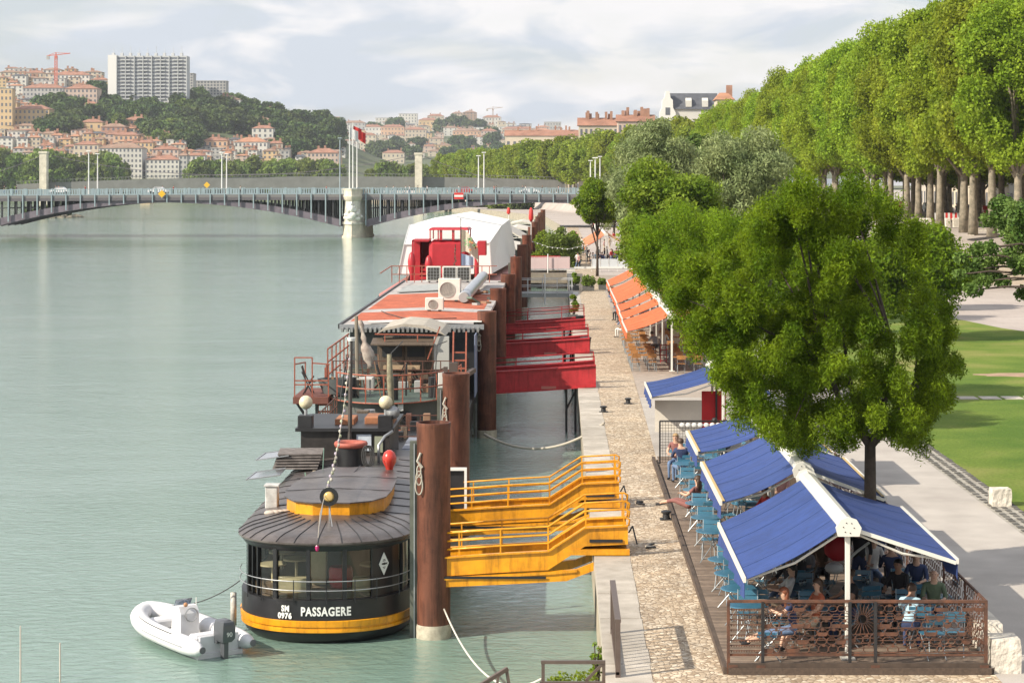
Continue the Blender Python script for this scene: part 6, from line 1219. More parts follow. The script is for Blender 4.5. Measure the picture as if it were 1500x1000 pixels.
T=thing('stair_handrail','slanting brown steel handrail rising from the bottom edge','handrail',(-1.3,37.5,1)); mk('rail',BRN,lambda m:m.bar((-2.6,36.8,1.25),(-.93,37.5,2.12),.07),T); mk('post',BRN,lambda m:m.bar((-.95,37.5,2.1),(-.8,37.5,1.2),.06),T); mk('post',BRN,lambda m:m.bar((-1.1,37.4,2.0),(-1.2,37.4,1.2),.05),T)
shrub('bright green weeds growing on the landing under the railing',(.35,38.2,1.1),(.55,.5,.4),1500,.075,LYEL,201,cat='weeds',name='weeds')
shrub('small tuft of weeds on the quay wall by the railing',(.75,40.6,1.1),(.16,.3,.45),350,.07,LYEL,202,cat='weeds',name='weeds')
for k_,(px,py) in enumerate(((30,916),(88,941))): X=XY(px,45.2); tag(MB().cyl(X,45.2,-1,ZY(py,45.2),.022,.016,n=8).build('marker_pole',mat('faded pole',(.55,.48,.42),.6)),['thin pale pole poking up at the bottom left corner','second thin pale pole, right of the corner one'][k_],'pole')
# bollards on the cobbles
for k_,(px,py) in enumerate([(976,757),(920,588),(884,600)]):
    Y=Yat(py+3,2.0); X=XY(px,Y); T=thing('mooring_bollard','black iron mooring bollard on the cobbles'+[' beside the blue cafe tables',' level with the white cafe screen',' with ropes near the near red gangway',' on the coping under the red gangways',' by the middle red gangway',' next to the roped one'][k_],'bollard',(X,Y,2)); mk('drum',DARKM,lambda m:m.lathe(X,Y,[(.11,2.0),(.10,2.04),(.09,2.15),(.14,2.18),(.14,2.22),(.07,2.24)],16),T,smooth=True,angle=40); mk('base_plate',DARKM,lambda m:m.box(X-.17,X+.17,Y-.14,Y+.14,1.99,2.02),T)
for k_,(y) in enumerate((57.8,51.0)):
    T=thing('gangway_jack','dark iron clutter of chain and jack at the end of the '+['far','near'][k_]+' yellow gangway','jack',(1.85,y,2)); rr=random.Random(k_); mk('arm',DARKM,lambda m:(m.bar((1.75,y,2.3),(1.85,y+.1,2.45),.03),m.bar((1.85,y+.1,2.45),(1.95,y-.2,2.05),.03)),T); mk('chain',DARKM,lambda m:m.tube([(2.2+rr.uniform(-.1,.25),y-.6+i*.08,2.03) for i in range(8)],.028,5),T)
# ================================================================== PEOPLE
SKIN=[mat('skin light',(.55,.34,.24),.55,var=.05),mat('skin tan',(.36,.20,.13),.55,var=.05),mat('skin dark',(.14,.075,.05),.5,var=.05)]
CLO={}
def cloth(n,c): return mat('cloth '+n,c,.85,var=.12,vscale=6,bump=.2,bscale=25)
CC=dict(white=(.66,.65,.63),grey=(.24,.24,.25),black=(.02,.02,.024),navy=(.03,.045,.11),lightblue=(.38,.55,.64),olive=(.11,.15,.09),rust=(.42,.11,.05),red=(.45,.03,.03),denim=(.12,.18,.30),beige=(.48,.40,.30),brown=(.13,.075,.045),pattern=(.22,.09,.08),pink=(.50,.28,.27))
HAIR={k:mat('hair '+k,c,.55) for k,c in dict(black=(.012,.010,.009),brown=(.06,.032,.018),blond=(.32,.21,.10),grey=(.30,.29,.28),red=(.20,.06,.025)).items()}
POSES={}
def base(p): return p
POSES['sit']=dict(pel=(0,0,.50),sp=(0,.01,.74),ch=(0,.03,.96),nk=(0,.05,1.09),hd=(0,.08,1.20),
  sh=(.17,.02,1.02),el=(.23,.17,.80),wr=(.14,.40,.78),hp=(.09,.02,.49),kn=(.11,.44,.51),an=(.11,.42,.09))
POSES['sitback']=dict(pel=(0,0,.50),sp=(0,-.07,.73),ch=(0,-.12,.94),nk=(0,-.12,1.07),hd=(0,-.10,1.18),
  sh=(.17,-.13,1.0),el=(.23,.0,.78),wr=(.12,.22,.66),hp=(.09,.02,.49),kn=(.12,.45,.52),an=(.08,.62,.10))
POSES['lean']=dict(pel=(0,0,.50),sp=(0,.09,.72),ch=(0,.20,.90),nk=(0,.29,1.0),hd=(0,.36,1.10),
  sh=(.17,.20,.95),el=(.22,.36,.77),wr=(.08,.52,.80),hp=(.09,.02,.49),kn=(.13,.43,.51),an=(.13,.36,.09))
POSES['recline']=dict(pel=(0,0,.50),sp=(0,-.12,.70),ch=(0,-.20,.89),nk=(0,-.23,1.02),hd=(0,-.20,1.14),
  sh=(.17,-.20,.96),el=(.24,-.02,.78),wr=(.10,.24,.80),hp=(.09,.04,.49),kn=(.10,.46,.60),an=(.10,.88,.50))
POSES['longsit']=dict(pel=(0,0,.50),sp=(0,.04,.72),ch=(0,.10,.92),nk=(0,.15,1.04),hd=(0,.22,1.13),
  sh=(.17,.10,.97),el=(.22,.28,.80),wr=(.08,.46,.86),hp=(.09,.03,.48),kn=(.10,.46,.42),an=(.10,.90,.30))
POSES['stand']=dict(pel=(0,0,.92),sp=(0,.01,1.14),ch=(0,0,1.34),nk=(0,.01,1.48),hd=(0,.04,1.59),
  sh=(.19,0,1.40),el=(.24,-.02,1.12),wr=(.22,.12,.90),hp=(.09,0,.90),kn=(.10,.03,.50),an=(.10,0,.09))
POSES['walk']=dict(pel=(0,0,.92),sp=(0,.02,1.14),ch=(0,.03,1.34),nk=(0,.04,1.48),hd=(0,.07,1.59),
  sh=(.19,.03,1.40),el=(.24,-.08,1.13),wr=(.22,.08,.92),hp=(.09,0,.90),kn=(.10,.14,.52),an=(.10,.05,.12))
BODY={}
def bodymesh(pose,sleeve,legs):
    key=(pose,sleeve,legs)
    if key in BODY: return BODY[key]
    P=POSES[pose]; V=[];E=[];RD=[];TG=[]
    def v(p,r,t): V.append(Vector(p)); RD.append(r if isinstance(r,tuple) else (r,r)); TG.append(t); return len(V)-1
    S,K,Tt,Sh=1,0,2,3
    pel=v(P['pel'],(.135,.11),Tt); sp=v(P['sp'],(.125,.095),S); ch=v(P['ch'],(.15,.105),S); nk=v(P['nk'],.052,K); 
    hd=Vector(P['hd']); h0=v(hd+Vector((0,0,-.03)),.075,K); h1=v(hd+Vector((0,-.005,.05)),.088,K); h2=v(hd+Vector((0,-.01,.115)),.055,K)
    E+=[(pel,sp),(sp,ch),(ch,nk),(nk,h0),(h0,h1),(h1,h2)]; segs=[]
    for s in (-1,1):
        q=lambda k:(P[k][0]*s,P[k][1],P[k][2])
        back=pose=='walk' and s<0
        kn_,an_=q('kn'),q('an')
        if back: kn_=(kn_[0],-.05,.50); an_=(an_[0],-.30,.16)
        sh=v(q('sh'),.062,S); el=v(q('el'),.045,S if sleeve else K); wr=v(q('wr'),.027,S if sleeve==2 else K)
        d=(Vector(q('wr'))-Vector(q('el'))).normalized(); pm=v(Vector(q('wr'))+d*.055,(.036,.018),K)
        hp=v(q('hp'),.088,Tt); kn=v(kn_,.06,Tt if legs else K); an=v(an_,.038,Tt if legs==2 else K); toe=v(Vector(an_)+Vector((s*.015,.15,-.05)),.034,Sh); heel=v(Vector(an_)+Vector((0,-.02,-.045)),.038,Sh)
        E+=[(ch,sh),(sh,el),(el,wr),(wr,pm),(pel,hp),(hp,kn),(kn,an),(an,heel),(heel,toe)]; segs.append((pm,d,s))
    me=bpy.data.meshes.new('b'); me.from_pydata(V,E,[]); o=bpy.data.objects.new('b',me); COL.objects.link(o)
    sk=o.modifiers.new('s','SKIN'); 
    if not me.skin_vertices: raise RuntimeError('skin')
    for i,r in enumerate(RD): me.skin_vertices[0].data[i].radius=r; me.skin_vertices[0].data[i].use_root=(i==0)
    sk.use_smooth_shade=True; ss=o.modifiers.new('u','SUBSURF'); ss.levels=1; ss.render_levels=1
    bpy.context.view_layer.update(); m2=bpy.data.meshes.new_from_object(o.evaluated_get(bpy.context.evaluated_depsgraph_get())); bpy.data.objects.remove(o); bpy.data.meshes.remove(me)
    # hands, nose and ears joined into the same mesh
    mb=MB(); mb.v=[tuple(x.co) for x in m2.vertices]; mb.f=[tuple(p.vertices) for p in m2.polygons]; mb.m=[]
    bones=[(V[a],V[b],TG[a],TG[b]) for a,b in E]
    for p in m2.polygons:
        c=p.center; best=(9,0)
        for a,b,ta,tb in bones:
            ab=b-a; t=max(0,min(1,(c-a).dot(ab)/max(1e-9,ab.length_squared))); dd=(a+ab*t-c).length
            if dd<best[0]:
                tt=(ta if t<.5 else tb)
                if sleeve==1 and ta==S and tb==K and (b-a).length>.15: tt=S if t<.3 else K
                if legs==1 and ta==Tt and tb==K: tt=Tt if t<.45 else K
                best=(dd,tt)
        mb.m.append(best[1])
    for pm,d,s in segs:
        u,vv=frame(d); 
        if abs(u.z)>abs(vv.z): u,vv=vv,u
        base_=V[pm]
        for f,(off,l) in enumerate(((-.027,.062),(-.009,.072),(.009,.068),(.026,.052))):
            a=base_+u*off+d*.02; mb.tube([a,a+d*l*.5+Vector((0,0,-.008)),a+d*l+Vector((0,0,-.028))],[.010,.009,.007],5,0)
        a=base_-u*.03*s-d*.01; mb.tube([a,a-u*.03*s+d*.03,a-u*.035*s+d*.055],[.011,.010,.008],5,0)
    fz=hd+Vector((0,.078,.03)); mb.tube([fz+Vector((0,-.012,.02)),fz+Vector((0,.012,-.012)),fz+Vector((0,-.012,-.02))],[.007,.013,.008],5,0)
    for s in (-1,1): mb.ball(hd+Vector((s*.084,-.005,.025)),(.012,.02,.028),6,5,0); mb.ball(hd+Vector((s*.030,.074,.045)),(.011,.008,.007),6,4,4)
    mb.ball(hd+Vector((0,.072,-.022)),(.022,.01,.006),6,4,5)
    m3=bpy.data.meshes.new('body'); m3.from_pydata(mb.v,[],mb.f)
    for i in range(6): m3.materials.append(SKIN[0])
    m3.polygons.foreach_set('material_index',mb.m); m3.polygons.foreach_set('use_smooth',[True]*len(m3.polygons)); m3.update(); bpy.data.meshes.remove(m2)
    BODY[key]=m3; return m3
HM={}
def hairmesh(pose,style):
    key=(pose,style)
    if key in HM: return HM[key]
    hd=Vector(POSES[pose]['hd']); mb=MB(); rings=[]
    for i in range(7):
        t=i/6; ph=PI*(.02+.60*t); rr=[]
        for k in range(16):
            a=2*PI*k/16; f=math.sin(a); r=.098+.004*math.sin(5*a+i)
            dz=math.cos(ph)*.105+.055; x=r*math.sin(ph)*math.cos(a); y=r*math.sin(ph)*f*1.08-.012
            if f>.2 and t>.45: dz=max(dz,.055+.0+.03*f); 
            rr.append((hd.x+x,hd.y+min(y,.085),hd.z+dz))
        rings.append(rr)
    mb.loft(rings,True,False)
    if style=='long': mb.loft([[(hd.x+a*math.cos(t),hd.y-.055+b*math.sin(t),hd.z+z) for t in [2*PI*k/12 for k in range(12)]] for a,b,z in ((.085,.05,.06),(.098,.055,-.02),(.095,.05,-.12),(.075,.035,-.20),(.03,.02,-.25))])
    if style=='bun': mb.ball((hd.x,hd.y-.09,hd.z+.10),.045,9,7)
    me=bpy.data.meshes.new('hair'); me.from_pydata(mb.v,[],mb.f); me.polygons.foreach_set('use_smooth',[True]*len(me.polygons)); HM[key]=me; return me
def person(label,X,Y,z,rz,pose='sit',top='grey',legc='denim',hair='brown',style='short',skin=0,sleeve=1,legs=2,group=None,sc=1.0,bald=False):
    T=thing('person',label,'person',(X,Y,z),group,rz); T.scale=(sc,sc,sc)
    o=bpy.data.objects.new('body',bodymesh(pose,sleeve,legs)); COL.objects.link(o); o.parent=T
    ms=[SKIN[skin],cloth(top,CC[top]),cloth(legc,CC[legc]),cloth('black',CC['black']),cloth('black',CC['black']),mat('lips',(.35,.12,.10),.5)]
    for i,m in enumerate(ms): o.material_slots[i].link='OBJECT'; o.material_slots[i].material=m
    if not bald:
        h=bpy.data.objects.new('hair',hairmesh(pose,style)); COL.objects.link(h); h.parent=T
        if not h.data.materials: h.data.materials.append(HAIR['brown'])
        h.material_slots[0].link='OBJECT'; h.material_slots[0].material=HAIR[hair]
    return T
# ================================================================== TABLES AND CHAIRS
BLUE=mat('teal blue enamel',(.045,.155,.24),.38,var=.10,vscale=6,coat=.2); LEGM=mat('chair steel',(.30,.33,.35),.4,metal=.4); ORW=mat('orange slat wood',(.40,.185,.06),.6,var=.3,vscale=6)
def mk_chair(name,label,cat,sm,group,w=.42):
    T=local(thing(name,label,cat,(0,0,0),group)); 
    m=MB()
    for i in range(5): m.box(-w/2,w/2,-.19+i*.078,-.19+i*.078+.066,.445,.458)
    m.build('seat',sm,T); m=MB()
    for i in range(2): z=.66+i*.11; m.add([(-w/2,-.225-i*.02,z),(w/2,-.225-i*.02,z),(w/2,-.24-i*.02,z+.09),(-w/2,-.24-i*.02,z+.09),(-w/2,-.24-i*.02,z),(w/2,-.24-i*.02,z),(w/2,-.255-i*.02,z+.09),(-w/2,-.255-i*.02,z+.09)],[(0,1,2,3),(7,6,5,4),(0,3,7,4),(1,5,6,2),(3,2,6,7),(0,4,5,1)])
    m.build('backrest',sm,T)
    for s in (-1,1):
        MB().tube([(s*w*.46,.22,0),(s*w*.46,-.19,.47),(s*w*.46,-.27,.87)],.011,5).build('frame_bar',LEGM,T)
        MB().tube([(s*w*.42,-.26,0),(s*w*.42,.16,.45)],.011,5).build('leg',LEGM,T)
    MB().tube([(-w*.46,.20,.02),(w*.46,.20,.02)],.009,4).build('stretcher',LEGM,T)
    return T
def mk_table(name,label,cat,sm,group,r=.40,round_=True,L_=1.4):
    T=local(thing(name,label,cat,(0,0,0),group))
    if round_:
        MB().lathe(0,0,[(r-.01,.715),(r,.72),(r,.732),(r-.012,.738)],28).build('table_top',sm,T)
        for s in (-1,1): MB().tube([(s*.25,-.2,0),(-s*.05,0,.42),(-s*.24,.16,.715)],.011,5).build('leg',LEGM,T); MB().tube([(s*.25,.2,0),(-s*.05,.02,.42),(-s*.24,-.16,.715)],.011,5).build('leg',LEGM,T)
    else:
        m=MB()
        for i in range(5): m.box(-L_/2,L_/2,-.35+i*.142,-.35+i*.142+.125,.71,.735)
        m.build('table_top',sm,T)
        for s in (-1,1): MB().tube([(s*L_*.35,-.3,0),(s*L_*.35,.3,.71)],.014,5).build('leg',LEGM,T); MB().tube([(s*L_*.35,.3,0),(s*L_*.35,-.3,.71)],.014,5).build('leg',LEGM,T)
    return T
cproto=mk_chair('cafe_chair','x','chair',BLUE,'blue chairs of the cafe terrace'); tproto=mk_table('cafe_table','x','table',BLUE,'round blue tables of the cafe terrace')
_f={}
def put(P,x,y,z,rz,label):
    if P not in _f: _f[P]=1; P.location=(x,y,z); P.rotation_euler=(0,0,rz); P['label']=label; return P
    return dup(P,(x,y,z),rz,label)
ZD=2.125; rng=random.Random(33)
# outer row along the cobbles: tables with the chairs on either side, facing along the quay
rowY=[39.6,41.2,42.8,44.4,46.1,48.0,50.0,52.2,54.5,57,59.6,62.3]
for i,y in enumerate(rowY):
    x=terX(y)+.52+rng.uniform(-.05,.05)
    if i==4: x+=.3
    put(tproto,x,y,ZD,rng.uniform(0,1),f'round blue table in the outer row by the cobbles, {ORD(i+1)} from the near railing')
    for s,w_ in ((-1,'near'),(1,'far')):
        (i%3!=1 and s<0) or put(cproto,x+rng.uniform(-.05,.08)+(.25 if s<0 else 0),y+s*.50,ZD,(0 if s<0 else PI)+rng.uniform(-.25,.25),f'blue chair on the {w_} side of outer table {ONES[i]} from the railing')
    if i%2: put(cproto,x+.68,y+rng.uniform(-.1,.1),ZD,PI/2+rng.uniform(-.2,.2),f'blue chair on the inner side of outer table {ONES[i]} from the railing')
inner=[(4.9,39.4),(5.0,41.3),(5.0,43.3),(5.0,46.6),(4.9,49),(4.8,52.2),(4.7,54.9),(4.7,58),(4.6,61),(6.9,39.6),(6.2,41.6),(7.2,41.8),(6.0,47.5),(6.9,49.5),(6.4,53),(4.9,63.5)]
for i,(x,y) in enumerate(inner):
    put(tproto,x,y,ZD,rng.uniform(0,1),f'round blue table under the blue awnings, {ORD(i+1)} of the inner ones'); 
    for s,w_ in ((-1,'near'),(1,'far'),(0,'left'),(2,'right')):
        if rng.random()<.15: continue
        dx,dy,rz=((0,-.58,0),(0,.58,PI),(-.62,0,-PI/2),(.62,0,PI/2))[(-1,1,0,2).index(s)]
        put(cproto,x+dx+rng.uniform(-.05,.05),y+dy,ZD,rz+rng.uniform(-.3,.3),f'blue chair on the {w_} side of inner table {ORD(i+1)} under the awnings')
for k_,(x,y,rz) in enumerate(((7.0,38.35,.2),(7.45,38.6,-.15),(3.9,38.2,1.4))): put(cproto,x,y,ZD,rz,['empty blue chair behind the rusty railing, right of the white post','empty blue chair at the far right corner of the rusty railing','blue chair close behind the left end of the rusty railing'][k_])
# people under and beside the blue awnings
PP=[('man in a green T-shirt sitting at the right end of the near table, balding',7.35,40.1,PI*.95,'sit','olive','denim','grey','short',0,1,2,True),
('person in a light blue shirt leaning over the table, back to the railing',6.62,38.75,-.35,'lean','lightblue','navy','brown','short',1,1,2,False),
('woman in a rust top reading with long legs stretched out along the railing',4.45,38.55,PI*.52,'longsit','navy','denim','red','long',0,0,1,False),
('person in an orange-brown top sitting beside the reading woman',4.85,39.1,PI*.6,'sitback','rust','beige','brown','long',0,0,1,False),
('man in white shirt stretching his bare legs on a blue chair',4.45,40.9,PI*.5,'recline','white','beige','black','short',0,1,1,False),
('person with dark hair behind the man with stretched legs',4.75,41.9,PI*.7,'sit','black','denim','black','short',1,1,2,False),
('person standing in a pale grey shirt under the near blue awning',5.05,42.6,PI*.3,'stand','grey','black','black','short',0,1,2,False),
('woman in a black sleeveless top seated right of the white post',5.75,40.0,PI*.6,'sit','black','navy','brown','bun',1,0,2,False),
('man in a black T-shirt standing by the tree trunk',6.35,43.2,PI*.9,'stand','black','navy','brown','short',0,1,2,False),
('person in a dark T-shirt with a white print, seen from behind',7.0,43.0,0,'sit','navy','black','black','short',0,1,2,False),
('person in dark clothes left of the green-shirted man',6.85,41.1,PI*.8,'sit','black','black','black','short',1,1,2,False),
('person at the back right under the near awning, dark hair',7.35,42.0,PI*.9,'sit','navy','black','black','short',0,1,2,False),
('person in a white top at the back of the near awning',6.75,44.0,PI,'sit','white','denim','blond','long',0,1,2,False),
('woman in a dark top and patterned skirt with bare legs out, on the outer row',3.45,53.3,PI*.30,'recline','pattern','pattern','brown','long',0,0,1,False),
('man in a dark blue shirt sitting with his back turned on the outer row',3.62,60.4,PI*1.0-2.9,'sit','navy','denim','brown','short',0,1,2,False),
('fair-haired person behind the man in dark blue on the outer row',3.55,61.7,PI*.9,'sit','pattern','denim','blond','long',0,0,2,False),
('person in a beige top under the farthest blue awning',5.0,66.0,0.2,'sitback','beige','navy','black','bun',1,1,2,False),
('person in white seated right of the one in beige',5.35,65.2,.5,'sit','white','denim','brown','short',0,1,2,False),
('person with a red scarf between the second and third awnings',5.2,51.0,2.0,'sit','red','black','brown','short',1,1,2,False),
('person in black seated deep under the second awning',6.0,48.7,2.4,'sit','black','black','black','short',0,1,2,False),
('person in pink under the third awning',5.9,54.2,2.9,'sit','pink','navy','brown','long',0,1,2,False),
('person in grey seated in the shade beside the near white post',5.3,43.7,2.8,'lean','grey','black','brown','short',0,1,2,False),
('person in brown at the back of the near awning, left of the trunk',5.7,44.2,3.0,'sit','brown','black','black','long',1,1,2,False),
('person in navy right at the back near the trunk',7.1,45.4,3.1,'sit','navy','black','brown','short',0,1,2,False)]
for a in PP: person(a[0],a[1],a[2],ZD,a[3],a[4],a[5],a[6],a[7],a[8],a[9],a[10],a[11],bald=a[12])
T=thing('backpack','white and red bag standing on a table behind the white post','bag',(5.85,42.9,2.85)); mk('bag',CLO.setdefault('r',mat('bag red',(.55,.02,.03),.6)),lambda m:m.ball((5.85,42.9,3.35),(.28,.2,.27),12,8,jit=.06,rng=random.Random(1)),T,smooth=True); mk('strap',WHT,lambda m:m.tube([(5.95,42.6,3.1),(6.2,42.55,3.35),(6.45,42.5,3.55)],.03,6),T); mk('pocket',WHT,lambda m:m.ball((5.75,42.7,2.98),(.2,.15,.13),10,6),T,smooth=True)
# small things on tables
GLS=glassmat('drinking glass',(.85,.88,.85),.4); k=0
for i,(x,y) in enumerate(inner[:12]):
    for j in range(2):
        k+=1; X=x+rng.uniform(-.2,.2); Y=y+rng.uniform(-.2,.2); MBX=MB().lathe(X,Y,[(.03,ZD+.74),(.036,ZD+.86)],10); tag(MBX.build('drinking_glass',GLS,smooth=True),f'drinking glass on one of the inner blue tables, {ORD(k)} of them','glass','glasses on the blue tables')
# ================================================================== AWNINGS
BLC=mat('blue awning canvas',(.028,.060,.215),.8,dirt=.15,var=.12,vscale=1.3,bump=.25,bscale=2.0,stretch=(1,3.5,1)); AWF=mat('awning white aluminium',(.70,.68,.62),.4); AWG=mat('yellowed hem',(.50,.36,.16),.7)
def awning(T,Ya,Yb,side,xr,zr,xo,zo,can,val=.32,sag=.06,nx=12,ny=18,frame=True,hemcol=None):
    P=[]; 
    for i in range(nx+1):
        u=i/nx; P.append([(xr+(xo-xr)*u,Ya+(Yb-Ya)*j/ny,zr+(zo-zr)*u-sag*math.sin(PI*u)*(1+.35*math.sin(j*1.9+Ya))-.02*math.sin(PI*u)*math.sin(2*PI*j/ny*2.5+Ya)) for j in range(ny+1)])
    MB().sheet(P,.012).build('canopy',can,T,smooth=True,angle=40)
    s=1 if xo>xr else -1
    for j in range(3,ny,4):
        Q=[[(P[i][j][0],P[i][j][1]-.012,P[i][j][2]+.007) for i in range(nx+1)],[(P[i][j][0],P[i][j][1]+.012,P[i][j][2]+.007) for i in range(nx+1)]]
        MB().sheet(Q,.004).build('seam',mat('awning seam',(.026,.058,.185),.8) if can is BLC else mat('orange seam',(.52,.14,.045),.8),T)
    MB().box(min(xo,xo+s*.05),max(xo,xo+s*.05),Ya,Yb,zo-.07,zo+.03).build('front_bar',AWF,T)
    if hemcol: MB().box(xo-.06*s if s>0 else xo+.0,xo if s>0 else xo+.06,Ya,Yb,zo+.031,zo+.04).build('hem',hemcol,T)
    V=[[(xo+s*.03+s*.02*math.sin(j*2.1)*i,Ya+(Yb-Ya)*j/14,zo-.05-val*i/3) for j in range(15)] for i in range(4)]
    m=MB(); vs=[p for r in V for p in r]; k=len(vs); m.add(vs+[(p[0]-s*.006,p[1],p[2]) for p in vs],[(i*15+j,i*15+j+1,(i+1)*15+j+1,(i+1)*15+j) for i in range(3) for j in range(14)]+[(k+(i+1)*15+j,k+(i+1)*15+j+1,k+i*15+j+1,k+i*15+j) for i in range(3) for j in range(14)]); m.build('valance',can,T,smooth=True)
    for y in (Ya+.12,Yb-.12): MB().tube([(xr,y,zr-.12),((xr+xo)/2,y,(zr+zo)/2-.22),(xo,y,zo-.04)],.025,6).build('arm',AWF,T)
    if frame and side>0: MB().bar((xr,Ya+.02,zr-.06),(xo,Ya+.02,zo-.05),.05,.07).build('side_arm',AWF,T)
def bigawning(lb,Ya,Yb,zr,xl,zl,xrr,zrr,can=BLC,posts=True,hem=None,xr=5.4,grp='blue double awnings of the cafe'):
    T=thing('double_awning',lb,'awning',(xr,(Ya+Yb)/2,ZD),grp)
    if xl is not None: awning(T,Ya+.05,Yb-.05,-1,xr-.05,zr,xl,zl,can,hemcol=hem)
    if xrr is not None: awning(T,Ya+.05,Yb-.05,1,xr+.05,zr,xrr,zrr,can,hemcol=hem)
    m=MB(); m.loft([[(xr-.13,y,zr-.14),(xr-.17,y,zr-.02),(xr-.12,y,zr+.08),(xr,y,zr+.13),(xr+.12,y,zr+.08),(xr+.17,y,zr-.02),(xr+.13,y,zr-.14)] for y in (Ya,Yb)]); m.build('ridge_box',AWF,T)
    for y in (Ya,Yb): 
        s=-1 if y==Ya else 1; m=MB(); m.prismY([(xr-.2,zr-.19),(xr-.24,zr-.03),(xr-.15,zr+.12),(xr,zr+.17),(xr+.15,zr+.12),(xr+.24,zr-.03),(xr+.2,zr-.19)],min(y,y+s*.06),max(y,y+s*.06)); e=m.build('end_cap',AWF,T)
        mk2=MB()
        for a in range(6): mk2.ball((xr+.1*math.cos(a),(y+s*.062),zr-.03+.1*math.sin(a)),.012,6,4)
        mk2.build('bolt',DARKM,e)
    if posts:
        for y in (Ya+.1,Yb-.1): MB().bbox(xr-.045,xr+.045,y-.045,y+.045,ZD,zr-.14,.008).build('post',AWF,T); MB().box(xr-.13,xr+.13,y-.13,y+.13,ZD,ZD+.03).build('foot_plate',AWF,T)
    return T
bigawning('nearest blue double awning with a white ridge box on a white post',38.15,44.5,4.62,3.50,3.62,7.42,3.97)
bigawning('second blue double awning, between the nearest one and the tree',45.2,51.7,4.70,3.62,3.95,7.2,4.05,hem=AWG)
bigawning('third blue awning partly hidden by the tree crown',53,57.6,4.55,3.62,4.02,7.1,4.0,hem=AWG)
bigawning('farthest blue awning, over the white cafe screen',67,72,4.62,3.06,4.0,7.1,4.0,hem=None)
ORC=mat('orange awning canvas',(.62,.13,.04),.8,dirt=.2,var=.12,vscale=1.3,bump=.4,bscale=2.0,stretch=(1,3.5,1))
OA=[(96.5,104,4.78),(105,110.6,4.85),(111.5,117.5,4.85),(119,135,4.95),(139,147,4.9)]
for k_,(a,b,zr) in enumerate(OA): bigawning(f'orange double awning of the row beyond the blue ones, {ORD(k_+1)} from the near end',a,b,zr,3.25+.06*k_,4.02,7.4,4.0,can=ORC,xr=5.35,grp='orange double awnings')
T=bigawning('small orange gabled pavilion of striped awnings in front of the arch bridge',228,258,5.3,3.0,3.9,7.6,3.9,can=ORC,xr=5.3,grp='orange double awnings')
for k_,(x0_,x1_) in enumerate(((3.0,5.3),(5.3,7.6))):
    for j in range(12):
        y=228.6+j*2.4; z_=lambda x:5.36-(abs(x-5.3)/2.3)*1.4
        MB().sheet([[(x0_,y,z_(x0_)+.0),(x0_,y+.9,z_(x0_)+.0)],[((x0_+x1_)/2,y,z_((x0_+x1_)/2)-.03),((x0_+x1_)/2,y+.7,z_((x0_+x1_)/2)-.03)],[x1_*1.0,0,0] and [(x1_,y,z_(x1_)),(x1_,y+.7,z_(x1_))]],.02).build('pale_stripe',mat('faded orange stripe',(.62,.36,.20),.8),T)
for x in (3.1,7.5): MB().bbox(x-.05,x+.05,228,228.1,2.0,3.9,.008).build('post',AWF,T)
# screens of the farthest blue awning
T=thing('cafe_screen','white and red cloth screen closing the far end of the blue cafe','screen',(4.2,68,2.0)); mk('white_cloth',mat('white screen cloth',(.66,.61,.53),.85,var=.05),lambda m:m.box(3.2,4.75,67.9,67.93,2.75,3.8),T); mk('red_cloth',mat('red screen cloth',(.50,.02,.025),.8,var=.1),lambda m:m.box(4.75,5.55,67.9,67.94,2.4,4.1),T); mk('post',DARKM,lambda m:m.box(5.2,5.26,67.8,67.88,2,4.3),T)
T=thing('cafe_bar','timber service hut between the blue and orange terraces','hut',(6.6,62,2.1)); mk('counter',WD,lambda m:(m.box(6.1,7.7,60,64.5,2.12,3.1),m.box(6.0,7.8,59.9,64.6,3.1,3.16)),T); mk('roof',mat('hut roof',(.16,.16,.17),.7),lambda m:m.box(5.9,7.9,59.7,64.8,4.15,4.25),T); [mk('post',WD,lambda m:m.box(x-.05,x+.05,y-.05,y+.05,2.12,4.15),T) for x in (6.1,7.7) for y in (60,64.4)]
T=thing('timber_beam_frame','timber post and beam standing between the near two awnings','timber frame',(5.2,45,2.1)); mk('post',WD,lambda m:m.box(3.72,3.84,45.6,45.72,2.12,3.4),T); mk('post',WD,lambda m:m.box(5.55,5.7,44.7,44.85,2.12,4.0),T); mk('beam',mat('pale timber',(.42,.30,.18),.7,var=.2),lambda m:m.box(4.2,5.7,45.9,46.0,3.35,3.47),T)
# ================================================================== RUSTY RAILING
RU=mat('rusty railing steel',(.16,.065,.035),.75,var=.4,vscale=5,col2=(.055,.032,.024))
T=thing('rusty_railing','rusty ornamental railing of cut steel cells along the near end of the blue terrace','railing',(5.45,37.62,2.1))
x0_,x1_,y_=3.12,7.88,37.62
mk('top_rail',RU,lambda m:m.box(x0_,x1_,y_-.03,y_+.05,3.30,3.345),T); mk('bottom_rail',RU,lambda m:m.box(x0_,x1_,y_-.01,y_+.03,2.32,2.36),T); mk('base_beam',mat('dark timber',(.07,.05,.038),.8,var=.3,vscale=5),lambda m:m.box(x0_,x1_,y_-.07,y_-.01,2.0,2.20),T)  # base beam in plain dark brown
for x in (3.12,3.75,5.35,5.82,7.85): mk('post',DARKM if 3.5<x<7 else RU,lambda m:m.box(x-.025,x+.03,y_-.035,y_+.035,2.0,3.32),T)
for x in (3.2,3.7,5.8,7.8): mk('foot',RU,lambda m:m.box(x-.07,x+.09,y_-.075,y_-.072,2.0,2.17),T)
m=MB()
for i in range(9): 
    z=2.42+i*.095; m.bar((3.15,y_,z),(3.73,y_,z),.016)
    for j in range(12): m.box(3.17+j*.047,3.185+j*.047,y_-.005,y_+.005,z-.03,z+.012)
m.build('mesh_panel',RU,T)
rng=random.Random(44); 
